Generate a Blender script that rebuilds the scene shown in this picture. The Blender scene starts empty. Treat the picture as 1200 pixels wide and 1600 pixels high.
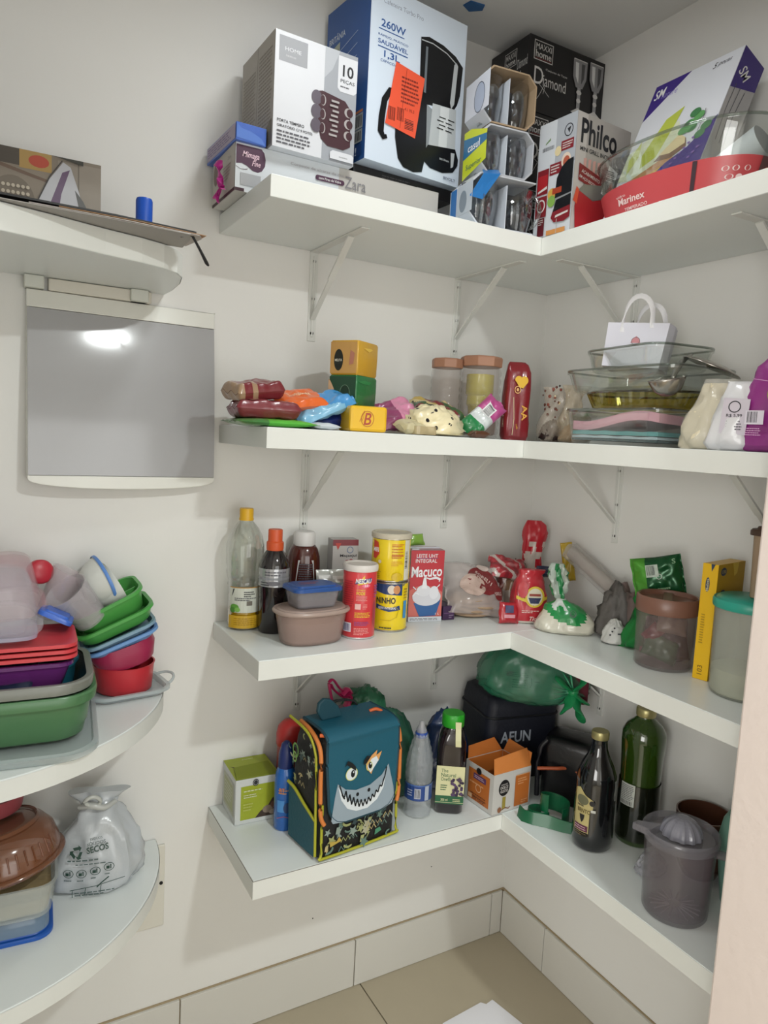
import bpy, math, random
from mathutils import Vector, Matrix, Euler, noise
PI = math.pi
R_ = math.radians
col = bpy.context.scene.collection
scn = bpy.context.scene

# ------------------------------------------------------------------ camera
CAM = Vector((-1.3717, -1.5541, 1.4658))
YAW, PIT, ROL, FPX = 0.51995, 0.10633, 0.05245, 1120.42
fw = Vector((math.sin(YAW)*math.cos(PIT), math.cos(YAW)*math.cos(PIT), -math.sin(PIT)))
rt = fw.cross(Vector((0, 0, 1))).normalized()
up = rt.cross(fw)
rt2 = rt*math.cos(ROL) + up*math.sin(ROL)
up2 = -rt*math.sin(ROL) + up*math.cos(ROL)
cd = bpy.data.cameras.new('camera')
cd.sensor_fit = 'VERTICAL'; cd.sensor_height = 32; cd.lens = FPX/1600*32; cd.clip_start = .02
cam = bpy.data.objects.new('camera', cd); col.objects.link(cam)
cam.matrix_world = Matrix((( rt2.x, up2.x, -fw.x, CAM.x), (rt2.y, up2.y, -fw.y, CAM.y),
                           (rt2.z, up2.z, -fw.z, CAM.z), (0, 0, 0, 1)))
scn.camera = cam

# ------------------------------------------------------------------ world, lamps, exposure
w = bpy.data.worlds.new('world'); scn.world = w; w.use_nodes = True
w.node_tree.nodes['Background'].inputs[0].default_value = (.75, .85, 1, 1)
w.node_tree.nodes['Background'].inputs[1].default_value = .25
def area(name, loc, size, power, color, rot=(0, 0, 0)):
    l = bpy.data.lights.new(name, 'AREA'); l.shape = 'SQUARE'; l.size = size; l.energy = power; l.color = color
    o = bpy.data.objects.new(name, l); col.objects.link(o); o.location = loc; o.rotation_euler = rot
    return o
area('pantry_lamp', (-.75, -.57, 2.405), .16, 2.45, (.97, 1, .99))
area('kitchen_lamp', (-.65, -1.95, 2.36), .11, 21, (.95, 1, .99))
area('kitchen_fill_light', (-.8, -3.56, 1.15), 1.6, 20, (1, .99, .965), (PI/2, 0, 0))  # added soft fill behind the camera, not a known window
area('kitchen_fill_light', (-3.37, -2.75, 1.45), 1.4, 50, (1, .985, .95), (0, -PI/2, 0))  # second added fill, from the left, to brighten the right wall
scn.view_settings.view_transform = 'Standard'
scn.view_settings.look = 'None'
scn.view_settings.gamma = 1
scn.view_settings.use_curve_mapping = False
scn.view_settings.exposure = 0

# ------------------------------------------------------------------ helpers
def lin(c):
    if isinstance(c, str):
        c = c.lstrip('#'); c = [int(c[i:i+2], 16)/255 for i in (0, 2, 4)]
    return tuple((x/12.92 if x <= .04045 else ((x+.055)/1.055)**2.4) for x in c) + (1,)
_m = {}
def M(c, rough=.5, metal=0, spec=.5, bump=0, bscale=60, var=0, vscale=6, coat=0, sss=0):
    k = (c, rough, metal, spec, bump, bscale, var, vscale, coat)
    if k in _m: return _m[k]
    m = bpy.data.materials.new('mat_%d' % len(_m)); m.use_nodes = True
    nt = m.node_tree; b = nt.nodes['Principled BSDF']
    b.inputs['Base Color'].default_value = lin(c); b.inputs['Roughness'].default_value = rough
    b.inputs['Metallic'].default_value = metal; b.inputs['Specular IOR Level'].default_value = spec
    if coat: b.inputs['Coat Weight'].default_value = coat; b.inputs['Coat Roughness'].default_value = .08
    if bump or var:
        tc = nt.nodes.new('ShaderNodeTexCoord')
    if bump:
        n = nt.nodes.new('ShaderNodeTexNoise'); n.inputs['Scale'].default_value = bscale; n.inputs['Detail'].default_value = 5
        bp = nt.nodes.new('ShaderNodeBump'); bp.inputs['Strength'].default_value = bump; bp.inputs['Distance'].default_value = .004
        nt.links.new(tc.outputs['Object'], n.inputs['Vector']); nt.links.new(n.outputs[0], bp.inputs['Height'])
        nt.links.new(bp.outputs[0], b.inputs['Normal'])
    if var:
        n = nt.nodes.new('ShaderNodeTexNoise'); n.inputs['Scale'].default_value = vscale; n.inputs['Detail'].default_value = 4
        mx = nt.nodes.new('ShaderNodeMix'); mx.data_type = 'RGBA'
        l = lin(c); mx.inputs[6].default_value = tuple(x*(1-var) for x in l[:3])+(1,); mx.inputs[7].default_value = tuple(min(1, x*(1+var*.6)) for x in l[:3])+(1,)
        nt.links.new(tc.outputs['Object'], n.inputs['Vector']); nt.links.new(n.outputs[0], mx.inputs[0])
        nt.links.new(mx.outputs[2], b.inputs['Base Color'])
    _m[k] = m; return m
def CL(c='#ffffff', alpha=.25, rough=.08, bump=0, bscale=40):
    """clear or milky plastic film: part coating, part see-through"""
    k = ('cl', c, alpha, rough, bump, bscale)
    if k in _m: return _m[k]
    m = M(c, rough, bump=bump, bscale=bscale, spec=.8).copy(); m.node_tree.nodes['Principled BSDF'].inputs['Alpha'].default_value = alpha
    _m[k] = m; return m
def GL(tint='#eef4f0', edge=.5, rough=.02):
    """thin clear glass: tinted see-through with a mirror sheen growing at grazing angles"""
    k = ('gl', tint, edge, rough)
    if k in _m: return _m[k]
    m = bpy.data.materials.new('glass'); m.use_nodes = True; nt = m.node_tree; nt.nodes.clear()
    o = nt.nodes.new('ShaderNodeOutputMaterial'); t = nt.nodes.new('ShaderNodeBsdfTransparent'); g = nt.nodes.new('ShaderNodeBsdfGlossy')
    t.inputs[0].default_value = lin(tint); g.inputs['Roughness'].default_value = rough
    lw = nt.nodes.new('ShaderNodeLayerWeight'); lw.inputs[0].default_value = .35
    mp = nt.nodes.new('ShaderNodeMath'); mp.operation = 'MULTIPLY_ADD'; mp.inputs[1].default_value = edge; mp.inputs[2].default_value = .05
    mx = nt.nodes.new('ShaderNodeMixShader')
    nt.links.new(lw.outputs['Facing'], mp.inputs[0]); nt.links.new(mp.outputs[0], mx.inputs[0])
    nt.links.new(t.outputs[0], mx.inputs[1]); nt.links.new(g.outputs[0], mx.inputs[2]); nt.links.new(mx.outputs[0], o.inputs[0])
    _m[k] = m; return m
def EM(c, s):
    m = bpy.data.materials.new('lamp_glow'); m.use_nodes = True; b = m.node_tree.nodes['Principled BSDF']
    b.inputs['Emission Color'].default_value = lin(c); b.inputs['Emission Strength'].default_value = s
    return m

class MB:
    def __init__(s): s.v = []; s.f = []; s.mi = []; s.mats = []
    def m(s, mat):
        if mat not in s.mats: s.mats.append(mat)
        return s.mats.index(mat)
    def add(s, v, f, mat):
        b = len(s.v); k = s.m(mat); s.v += [tuple(p) for p in v]
        for q in f: s.f.append(tuple(i+b for i in q)); s.mi.append(k)
        return s
    def box(s, x0, x1, y0, y1, z0, z1, mat):
        v = [(x0,y0,z0),(x1,y0,z0),(x1,y1,z0),(x0,y1,z0),(x0,y0,z1),(x1,y0,z1),(x1,y1,z1),(x0,y1,z1)]
        return s.add(v, [(0,3,2,1),(4,5,6,7),(0,1,5,4),(1,2,6,5),(2,3,7,6),(3,0,4,7)], mat)
    def loft(s, rings, mat, cap0=True, cap1=True, matfn=None):
        n = len(rings[0]); v = [p for r in rings for p in r]; f = []; b = len(s.v); k = s.m(mat)
        s.v += [tuple(p) for p in v]
        for i in range(len(rings)-1):
            for j in range(n):
                a = i*n+j; c = i*n+(j+1) % n
                s.f.append((b+a, b+c, b+c+n, b+a+n))
                s.mi.append(s.m(matfn(i, j)) if matfn else k)
        if cap0: s.f.append(tuple(b+j for j in reversed(range(n)))); s.mi.append(k)
        if cap1: s.f.append(tuple(b+(len(rings)-1)*n+j for j in range(n))); s.mi.append(k)
        return s
    def lathe(s, prof, mat, n=36, cx=0, cy=0, cap0=True, cap1=True, sy=1, matfn=None):
        return s.loft([[(cx+r*math.cos(2*PI*j/n), cy+sy*r*math.sin(2*PI*j/n), z) for j in range(n)] for r, z in prof], mat, cap0, cap1, matfn)
    def tube(s, pts, r, mat, n=8, closed=False, flat=1):
        pts = [Vector(p) for p in pts]; rings = []
        if 3 <= len(pts) <= 14 and not closed:      # round the corners of a coarse path
            K = 4; P = []; Q = []; rs_ = r if isinstance(r, (list, tuple)) else None; L = len(pts)
            for i in range(L-1):
                a, b, c, d = pts[max(i-1, 0)], pts[i], pts[i+1], pts[min(i+2, L-1)]
                for k in range(K):
                    q = k/K
                    P.append(.5*((2*b)+(c-a)*q+(2*a-5*b+4*c-d)*q*q+(3*b-a-3*c+d)*q**3))
                    if rs_: Q.append(rs_[i]+(rs_[i+1]-rs_[i])*q)
            P.append(pts[-1]); pts = P
            if rs_: Q.append(rs_[-1]); r = Q
        m_ = len(pts); upv = Vector((0, 0, 1))
        for i, p in enumerate(pts):
            a = pts[(i-1) % m_ if closed else max(i-1, 0)]; c = pts[(i+1) % m_ if closed else min(i+1, m_-1)]
            t = (c-a).normalized(); q = t.cross(upv)
            if q.length < .05: q = t.cross(Vector((0, 1, 0)))
            q.normalize(); w_ = q.cross(t); rr = r[i] if isinstance(r, (list, tuple)) else r
            rings.append([p + q*rr*math.cos(2*PI*j/n) + w_*rr*flat*math.sin(2*PI*j/n) for j in range(n)])
        if closed: rings.append(rings[0]); return s.loft(rings, mat, False, False)
        return s.loft(rings, mat)
    def xf(s, mtx):
        s.v = [tuple(mtx @ Vector(p)) for p in s.v]; return s
    def poly(s, pts, y0, y1, mat):
        """outline in the xz plane pushed from y0 to y1"""
        return s.loft([[(x, y0, z) for x, z in pts], [(x, y1, z) for x, z in pts]], mat)
    def hpoly(s, pts, z0, z1, mat):
        return s.loft([[(x, y, z0) for x, y in pts], [(x, y, z1) for x, y in pts]], mat)
def sub(name, mb, parent=None, smooth=0, bevel=0, loc=None, rot=None):
    me = bpy.data.meshes.new(name); me.from_pydata(mb.v, [], mb.f)
    for m in mb.mats: me.materials.append(m)
    me.polygons.foreach_set('material_index', mb.mi)
    if smooth: me.shade_smooth() if smooth >= 180 else me.polygons.foreach_set('use_smooth', [True]*len(me.polygons))
    me.update()
    o = bpy.data.objects.new(name, me); col.objects.link(o)
    if smooth and smooth < 180: me.set_sharp_from_angle(angle=R_(smooth))
    if bevel:
        b = o.modifiers.new('b', 'BEVEL'); b.width = bevel; b.segments = 2; b.limit_method = 'ANGLE'
    if parent: o.parent = parent
    if loc: o.location = loc
    if rot: o.rotation_euler = rot
    return o
def tag(o, label, cat, group=None):
    o['label'] = label; o['category'] = cat
    if group: o['group'] = group
    return o
def thing(name, label, cat, loc=(0, 0, 0), rz=0, group=None, rot=None):
    o = bpy.data.objects.new(name, None); col.objects.link(o); o.empty_display_size = .02
    o.location = loc; o.rotation_euler = rot if rot else (0, 0, rz)
    return tag(o, label, cat, group)
def struct(name, mb, parent=None, **k):
    o = sub(name, mb, parent, **k)
    if not parent: o['kind'] = 'structure'
    return o
def lab(o, l): o['label'] = l; return o
def at(px, py, axis, val):
    d = fw + rt2*((px-600)/FPX) - up2*((py-800)/FPX)
    return CAM + d*((val-CAM[axis])/d[axis])
def face(x, y, off=0):
    return math.atan2(CAM.x-x, -(CAM.y-y)) + R_(off)

# rounded rectangle ring, and container shells
def rr(w_, d, r, z, n=5, cx=0, cy=0):
    r = min(r, w_/2-.0005, d/2-.0005); out = []
    for k, (sx, sy) in enumerate(((1, 1), (-1, 1), (-1, -1), (1, -1))):
        for i in range(n+1):
            a = PI/2*(k + i/n)
            out.append((cx+sx*(w_/2-r)+r*math.cos(a), cy+sy*(d/2-r)+r*math.sin(a), z))
    return out
def tray(mb, w0, d0, w1, d1, h, r, mat, t=.0018, lip=.006, z=0, n=5):
    """open container: base w0 x d0, rim w1 x d1, rolled lip"""
    L = [rr(w0-.01, d0-.01, r, z, n), rr(w0, d0, r, z+.004, n), rr(w1, d1, r, z+h-.006, n), rr(w1+2*lip, d1+2*lip, r+lip, z+h-.006, n),
         rr(w1+2*lip, d1+2*lip, r+lip, z+h, n), rr(w1-2*t, d1-2*t, r, z+h, n), rr(w0-2*t, d0-2*t, r, z+.004+t, n)]
    return mb.loft(L, mat)
def lid(mb, w_, d, r, z, h, mat, step=.008, n=5):
    L = [rr(w_, d, r, z, n), rr(w_, d, r, z+h*.5, n), rr(w_-.004, d-.004, r, z+h*.7, n), rr(w_-2*step, d-2*step, r-step*.5, z+h*.7, n), rr(w_-2*step-.004, d-2*step-.004, r-step*.5, z+h, n)]
    return mb.loft(L, mat)

# ------------------------------------------------------------------ flat print
_tc = {}
def text_mesh(s, bold=0, shear=0):
    k = (s, bold, shear)
    if k in _tc: return _tc[k]
    cu = bpy.data.curves.new('t', 'FONT'); cu.body = s; cu.offset = bold*.4; cu.shear = shear; cu.resolution_u = 3; cu.size = 1
    o = bpy.data.objects.new('t', cu); col.objects.link(o)
    me = bpy.data.meshes.new_from_object(o.evaluated_get(bpy.context.evaluated_depsgraph_get()))
    v = [(p.co.x, p.co.y) for p in me.vertices]; f = [tuple(p.vertices) for p in me.polygons]
    bpy.data.objects.remove(o); bpy.data.curves.remove(cu); bpy.data.meshes.remove(me)
    if v:
        x0 = min(p[0] for p in v); x1 = max(p[0] for p in v); y0 = min(p[1] for p in v); y1 = max(p[1] for p in v)
        v = [((p[0]-x0)/(x1-x0), (p[1]-y0)/max(y1-y0, 1e-6)) for p in v]
    _tc[k] = (v, f); return _tc[k]
def prints(parent, mp, specs, name='printed_artwork', curved=False, e0=.0006, de=.00022, lb=None):
    """mp(u, v, e) gives the point e above the surface"""
    mb = MB(); e = e0; rnd = random.Random(len(specs)*7+3)
    nx, ny = (10, 8) if curved else (1, 1)
    de = min(de, .0035/len(specs))
    def P(pts, faces, mat): mb.add([mp(u, v, e) for u, v in pts], faces, mat)
    def cut(poly, ax, val, keep):
        out = []
        for i, p in enumerate(poly):
            q = poly[(i+1) % len(poly)]; a = (p[ax]-val)*keep; b = (q[ax]-val)*keep
            if a >= 0: out.append(p)
            if a*b < 0: t_ = a/(a-b); out.append((p[0]+(q[0]-p[0])*t_, p[1]+(q[1]-p[1])*t_))
        return out
    def rect(u0, v0, u1, v1, mat, nx=nx, ny=ny, rot=0):
        cu, cv = (u0+u1)/2, (v0+v1)/2; c, s_ = math.cos(rot), math.sin(rot)
        pts = []
        for j in range(ny+1):
            for i in range(nx+1):
                a = u0+(u1-u0)*i/nx-cu; b = v0+(v1-v0)*j/ny-cv; pts.append((cu+a*c-b*s_, cv+a*s_+b*c))
        P(pts, [(j*(nx+1)+i, j*(nx+1)+i+1, (j+1)*(nx+1)+i+1, (j+1)*(nx+1)+i) for j in range(ny) for i in range(nx)], mat)
    for s in specs:
        t = s[0]
        if t == 'r': rect(*s[1:6], rot=s[6] if len(s) > 6 else 0)
        elif t == 'e':
            cu, cv, ru, rv, mat = s[1:6]; n = 28; K = 4 if curved else 1; pts = [(cu, cv)]
            for k in range(1, K+1): pts += [(cu+ru*k/K*math.cos(2*PI*i/n), cv+rv*k/K*math.sin(2*PI*i/n)) for i in range(n)]
            fs = [(0, 1+i, 1+(i+1) % n) for i in range(n)]
            for k in range(1, K):
                b = 1+(k-1)*n; fs += [(b+i, b+n+i, b+n+(i+1) % n, b+(i+1) % n) for i in range(n)]
            P(pts, fs, mat)
        elif t == 'ring':
            cu, cv, ru, rv, th, mat = s[1:7]; n = 32
            pts = [(cu+ru*math.cos(2*PI*i/n), cv+rv*math.sin(2*PI*i/n)) for i in range(n)]+[(cu+(ru-th)*math.cos(2*PI*i/n), cv+(rv-th)*math.sin(2*PI*i/n)) for i in range(n)]
            P(pts, [(i, (i+1) % n, n+(i+1) % n, n+i) for i in range(n)], mat)
        elif t == 'p' and curved:
            us = [q[0] for q in s[1]]; vs = [q[1] for q in s[1]]; N = 8
            for i in range(N):
                a = min(us)+(max(us)-min(us))*i/N; b = min(us)+(max(us)-min(us))*(i+1)/N
                band = cut(cut(s[1], 0, a, 1), 0, b, -1)
                for j in range(N):
                    c = min(vs)+(max(vs)-min(vs))*j/N; d = min(vs)+(max(vs)-min(vs))*(j+1)/N
                    cell = cut(cut(band, 1, c, 1), 1, d, -1) if band else []
                    if len(cell) >= 3: P(cell, [tuple(range(len(cell)))], s[2])
        elif t == 'p': P(s[1], [tuple(range(len(s[1])))], s[2])
        elif t == 'zig':
            for a, c in zip(s[1], s[1][1:]):
                dx, dy = c[0]-a[0], c[1]-a[1]; l = math.hypot(dx, dy) or 1; nx_, ny_ = -dy/l*s[2]/2, dx/l*s[2]/2
                P([(a[0]+nx_, a[1]+ny_), (a[0]-nx_, a[1]-ny_), (c[0]-nx_, c[1]-ny_), (c[0]+nx_, c[1]+ny_)], [(0, 1, 2, 3)], s[3])
        elif t == 'strip':      # list of points and width: a drawn line
            pts, wd, mat = s[1:4]; L = []; Rr = []
            for i, q in enumerate(pts):
                a = pts[max(i-1, 0)]; c = pts[min(i+1, len(pts)-1)]; dx, dy = c[0]-a[0], c[1]-a[1]; l = math.hypot(dx, dy) or 1
                ww = wd[i] if isinstance(wd, (list, tuple)) else wd
                L.append((q[0]-dy/l*ww/2, q[1]+dx/l*ww/2)); Rr.append((q[0]+dy/l*ww/2, q[1]-dx/l*ww/2))
            n = len(pts); P(L+Rr, [(i, n+i, n+i+1, i+1) for i in range(n-1)], mat)
        elif t == 't':
            txt, u0, v0, u1, v1, mat = s[1:7]; bold = s[7] if len(s) > 7 else 0; shear = s[8] if len(s) > 8 else 0; rot = s[9] if len(s) > 9 else 0
            v, f = text_mesh(txt, bold, shear); cu, cv = (u0+u1)/2, (v0+v1)/2; c, s_ = math.cos(rot), math.sin(rot)
            pts = []
            for p in v:
                a = u0+(u1-u0)*p[0]-cu; b = v0+(v1-v0)*p[1]-cv; pts.append((cu+a*c-b*s_, cv+a*s_+b*c))
            P(pts, f, mat)
        elif t == 'lines':      # rows of small print too fine to read
            u0, v0, u1, v1, n, mat = s[1:7]; h = (v1-v0)/n
            for i in range(n):
                y = v1-h*(i+.75); x = u0; end = u0+(u1-u0)*(rnd.uniform(.55, 1) if i == n-1 else rnd.uniform(.85, 1))
                while x < end:
                    wd = (u1-u0)*rnd.uniform(.05, .16); rect(x, y, min(x+wd, end), y+h*.45, mat, 2 if curved else 1, 1); x += wd+(u1-u0)*.025
        elif t == 'bar':
            u0, v0, u1, v1, n, mat = s[1:7]; vert = s[7] if len(s) > 7 else False; q = 0
            W_ = (v1-v0) if vert else (u1-u0)
            for i in range(n):
                a = W_*(i+rnd.uniform(0, .2))/n; b = a+W_/n*rnd.uniform(.3, .65)
                if vert: rect(u0, v0+a, u1, v0+b, mat)
                else: rect(u0+a, v0, u0+b, v1, mat, 1, ny)
        e += de
    o = sub(name, mb, parent)
    if lb: lab(o, lb)
    return o
def cyl(r, z0=0, sy=1):
    return lambda u, v, e: ((r+e)*math.sin(u/r), -(r+e)*sy*math.cos(u/r), z0+v)
def fmap(w_, d, h):   # faces of a box whose front is y=0
    return {'F': lambda u, v, e: (-w_/2+u, -e, v), 'L': lambda u, v, e: (-w_/2-e, d-u, v), 'R': lambda u, v, e: (w_/2+e, u, v), 'T': lambda u, v, e: (-w_/2+u, v, h+e)}
def carton(name, label, cat, loc, rz, w_, d, h, mat, F=None, L=None, T=None, Rt=None, group=None, rot=None, side=None, bev=.0012, part='carton'):
    t = thing(name, label, cat, loc, R_(rz), group, rot)
    mb = MB().box(-w_/2, w_/2, 0, d, 0, h, mat)
    if side: # left and right faces in another colour
        k = mb.m(side); mb.mi[5] = k; mb.mi[3] = k
    sub(part, mb, t, bevel=bev)
    fm = fmap(w_, d, h)
    for key, sp in (('F', F), ('L', L), ('R', Rt), ('T', T)):
        if sp: prints(t, fm[key], sp)
    return t

# soft shapes
def nz(x, y, z, s): return noise.noise(Vector((x*s, y*s, z*s)))
def pil_h(u, v, H, px=3, py=4):
    return H/2*(max(0, 1-abs(u)**px)**.6)*(max(0, 1-abs(v)**py)**.6)
def pillow(L, W, H, mat, seed=0, amp=.0025, fr=30, n=36, m=22, crimp=.05, matfn=None, bow=0, px=3, py=4):
    """stuffed flat packet: long axis x, seals at both ends; returns mesh and the surface function"""
    def S(x, y, sgn=1):
        u = max(-1, min(1, 2*x/L/(1-crimp))); v = max(-1, min(1, 2*y/W))
        h = pil_h(u, v, H, px, py)
        wr = amp*(noise.noise(Vector((x*fr+seed, y*fr*1.3, sgn*3+seed*2)))+.6*noise.noise(Vector((x*fr*2.5+seed, y*fr*2.8, sgn*9))))*min(1, h/(H*.15)) if H else 0
        end = 1 if abs(u) >= 1 else 0
        z = sgn*(h+.0004)+wr + (amp*.8*math.sin(y*180+seed) if end else 0)
        return z + bow*(x*x)/(L*L)
    mb = MB(); vs = []; nv = (n+1)*(m+1)
    for sgn in (1, -1):
        for i in range(n+1):
            for j in range(m+1):
                x = -L/2+L*i/n; y = -W/2+W*j/m
                sq = 1-.05*(1-abs(2*x/L))*1
                vs.append((x, y*sq if abs(2*x/L) < .95 else y, S(x, y, sgn) if 0 < j < m else bow*(x*x)/(L*L)))
    fs = []; ms = []
    mb.v = vs
    for i in range(n):
        for j in range(m):
            a = i*(m+1)+j; b = a+m+1
            q = (matfn((i+.5)/n, (j+.5)/m) if matfn else mat); k = mb.m(q)
            mb.f.append((a, b, b+1, a+1)); mb.mi.append(k)
            mb.f.append((a+nv, a+1+nv, b+1+nv, b+nv)); mb.mi.append(k)
    return mb, S
def packet(name, label, cat, loc, rot, L, W, H, mat, seed=0, sp=None, group=None, amp=.0025, fr=30, matfn=None, bow=0, part='wrapper', lb=None, px=4, py=5, crimp=.05):
    mb, S = pillow(L, W, H, mat, seed, amp*1.5, fr, matfn=matfn, bow=bow, px=px, py=py, crimp=crimp)
    if sp:
        t = thing(name, label, cat, loc, 0, group, rot)
        sub(part, mb, t, smooth=60)
        prints(t, lambda u, v, e: (u, v, S(u, v, 1)+e+.0006), sp, curved=True)
    else:
        t = tag(sub(name, mb, None, smooth=60, loc=loc, rot=rot), label, cat, group)
    return t
def blob(rx, ry, rz, mat, seed=0, amp=.15, fr=3, nu=44, nv=26, flat=.25, ridge=True, top=1, matfn=None):
    """crumpled bag: squashed ball with creases, lying on z=0"""
    rings = []
    for i in range(nv+1):
        ph = PI*i/nv; r_ = []
        for j in range(nu):
            a = 2*PI*j/nu; d = Vector((math.sin(ph)*math.cos(a), math.sin(ph)*math.sin(a), -math.cos(ph)))
            q = noise.noise(d*fr+Vector((seed, seed*2, 0))); 
            if ridge: q = .5-abs(q)*1.6 + .35*(.5-abs(noise.noise(d*fr*2.6+Vector((0, seed, 5))))*2)
            k = 1+amp*q
            z = d.z*k
            if z < 0: z *= flat
            r_.append((d.x*k*rx, d.y*k*ry, z*rz*top))
        rings.append(r_)
    lo = min(p[2] for r_ in rings for p in r_)
    rings = [[(x, y, z-lo) for x, y, z in r_] for r_ in rings]
    return MB().loft(rings, mat, False, False, matfn)
def sack(levels, mat, seed=0, amp=.004, fr=25, n=64, matfn=None, sq=2.5):
    """bag built of stacked soft-square rings (z, half width, half depth, centre x, centre y)"""
    rings = []
    for z, a, b, cx, cy in levels:
        r_ = []
        for j in range(n):
            t = 2*PI*j/n; c, s = math.cos(t), math.sin(t)
            k = (abs(c)**sq+abs(s)**sq)**(-1/sq)
            x = cx+a*k*c; y = cy+b*k*s
            q = amp*1.5*(.8-2.2*abs(noise.noise(Vector((x*fr+seed, y*fr, z*fr*.7+seed)))) - abs(noise.noise(Vector((x*fr*2.3, y*fr*2.3+seed, z*fr*1.6)))))
            if z > levels[0][0]: x += c*q; y += s*q
            r_.append((x, y, z))
        rings.append(r_)
    return MB().loft(rings, mat, True, True, matfn)
def interp(levels, k=6):
    out = []
    for a, b in zip(levels, levels[1:]):
        for i in range(k): t = i/k; t2 = t; out.append(tuple(p+(q-p)*t2 for p, q in zip(a, b)))
    return out+[levels[-1]]
def arc(cx, cy, r, a0, a1, n=10): return [(cx+r*math.cos(R_(a0+(a1-a0)*i/n)), cy+r*math.sin(R_(a0+(a1-a0)*i/n))) for i in range(n+1)]
W = '#f4f4f2'
white = M(W, .45); black = M('#15151a', .35); ink = M('#26262c', .6)
# ------------------------------------------------------------------ the room
wall_m = M('#e6e5e1', .6, bump=.12, bscale=35, var=.03, vscale=3)
ceil_m = M('#e3e3e1', .8, bump=.08, bscale=60)
jamb_m = M('#dacdc6', .75, bump=.2, bscale=50)
CZ = 2.4394
struct('wall_back', MB().box(-1.62, .12, 0, .12, 0, CZ, wall_m))
struct('wall_right', MB().box(0, .12, -1.05, 0, 0, CZ, wall_m))
struct('wall_left', MB().box(-1.62, -1.5, -.92, 0, 0, CZ, wall_m))
fwm = MB()
fwm.box(-.371, 1.3, -1.05, -.92, 0, CZ, jamb_m); fwm.box(-3.4, -1.46, -1.05, -.92, 0, CZ, jamb_m); fwm.box(-1.46, -.371, -1.05, -.92, 2.12, CZ, jamb_m)
struct('wall_front', fwm, bevel=.004)
struct('wall_kitchen', MB().box(-3.4, 1.3, -3.7, -3.6, 0, CZ, wall_m).box(1.3, 1.4, -3.7, -.92, 0, CZ, wall_m).box(-3.5, -3.4, -3.7, -.92, 0, CZ, wall_m))
struct('ceiling', MB().box(-3.5, 1.4, -3.7, .12, CZ, CZ+.1, ceil_m))
fl = struct('floor', MB().box(-3.5, 1.4, -3.7, .12, -.06, -.006, M('#8f8777', .9)))
tile_m = M('#b9ae97', .35, bump=.03, bscale=20, var=.07, vscale=9)
tb = None
for i in range(3):
    for j in range(2):
        x1 = -.485+.6*(1-i)-.0015; y1 = -.6*j-.0015-.001
        x0, xe = x1-.597, min(x1, -.002); y0 = y1-.597
        if i == 2: x0 = max(x0, -1.5)
        if j == 1: y0 = max(y0, -1.12)
        sub('tile', MB().box(max(x0, -1.498), xe, y0, y1, -.0062, 0, tile_m), fl, bevel=.001)
for i in range(4):
    for j in range(4):
        sub('tile', MB().box(-2.9+i*.6+.0015, -2.3+i*.6-.0015, -1.735-.6*j+.0015, -1.135-.6*j-.0015, -.0062, 0, tile_m), fl)
bt = M('#d5d3cc', .25, var=.03); grout = M('#a8977a', .9, var=.2, vscale=40)
bb = struct('baseboard_back', MB().box(-1.5, 0, -.004, 0, 0, .134, grout))
for a, b in ((-1.5, -.968), (-.965, -.507), (-.504, -.052), (-.049, -.011)):
    sub('tile', MB().box(a, b, -.011, -.003, .001, .131, bt), bb, bevel=.001)
bb = struct('baseboard_right', MB().box(-.004, 0, -.92, -.004, 0, .134, grout))
for a, b in ((-.192, -.012), (-.655, -.195), (-.918, -.658)):
    sub('tile', MB().box(-.011, -.003, a, b, .001, .131, bt), bb, bevel=.001)
# made-up window-like frames around the added fill lights behind the camera
wf = M('#e8e8e4', .4)
def fill_frame(name, loc, rz, wd, ht):
    fr_ = MB().box(-wd/2-.05, wd/2+.05, -.03, 0, -ht/2-.05, -ht/2, wf).box(-wd/2-.05, wd/2+.05, -.03, 0, ht/2, ht/2+.05, wf).box(-wd/2-.05, -wd/2, -.03, 0, -ht/2, ht/2, wf).box(wd/2, wd/2+.05, -.03, 0, -ht/2, ht/2, wf)
    o = struct(name, fr_, loc=loc, rot=(0, 0, rz)); sub('pane', MB().box(-wd/2, wd/2, -.006, -.002, -ht/2, ht/2, M('#dfe8ee', .1)), o)
fill_frame('fill_frame_1', (-.8, -3.6, 1.15), PI, 1.6, 1.6)
fill_frame('fill_frame_2', (-3.4, -2.75, 1.45), PI/2, 1.4, 1.4)
# ceiling lamp fixtures
for nm, x, y, s, l in (('ceiling_light', -.75, -.57, .1, 'square white ceiling light over the pantry shelves'), ('ceiling_light', -.65, -1.95, .068, 'square white ceiling light in the room behind the doorway')):
    t = thing(nm, l, 'light', (x, y, CZ))
    sub('frame', MB().box(-s, s, -s, s, -.018, 0, M('#f5f5f5', .4)), t, bevel=.003)
    sub('diffuser', MB().box(-s*.85, s*.85, -s*.85, s*.85, -.024, -.018, EM('#f0f8ff', 6)), t)

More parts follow.
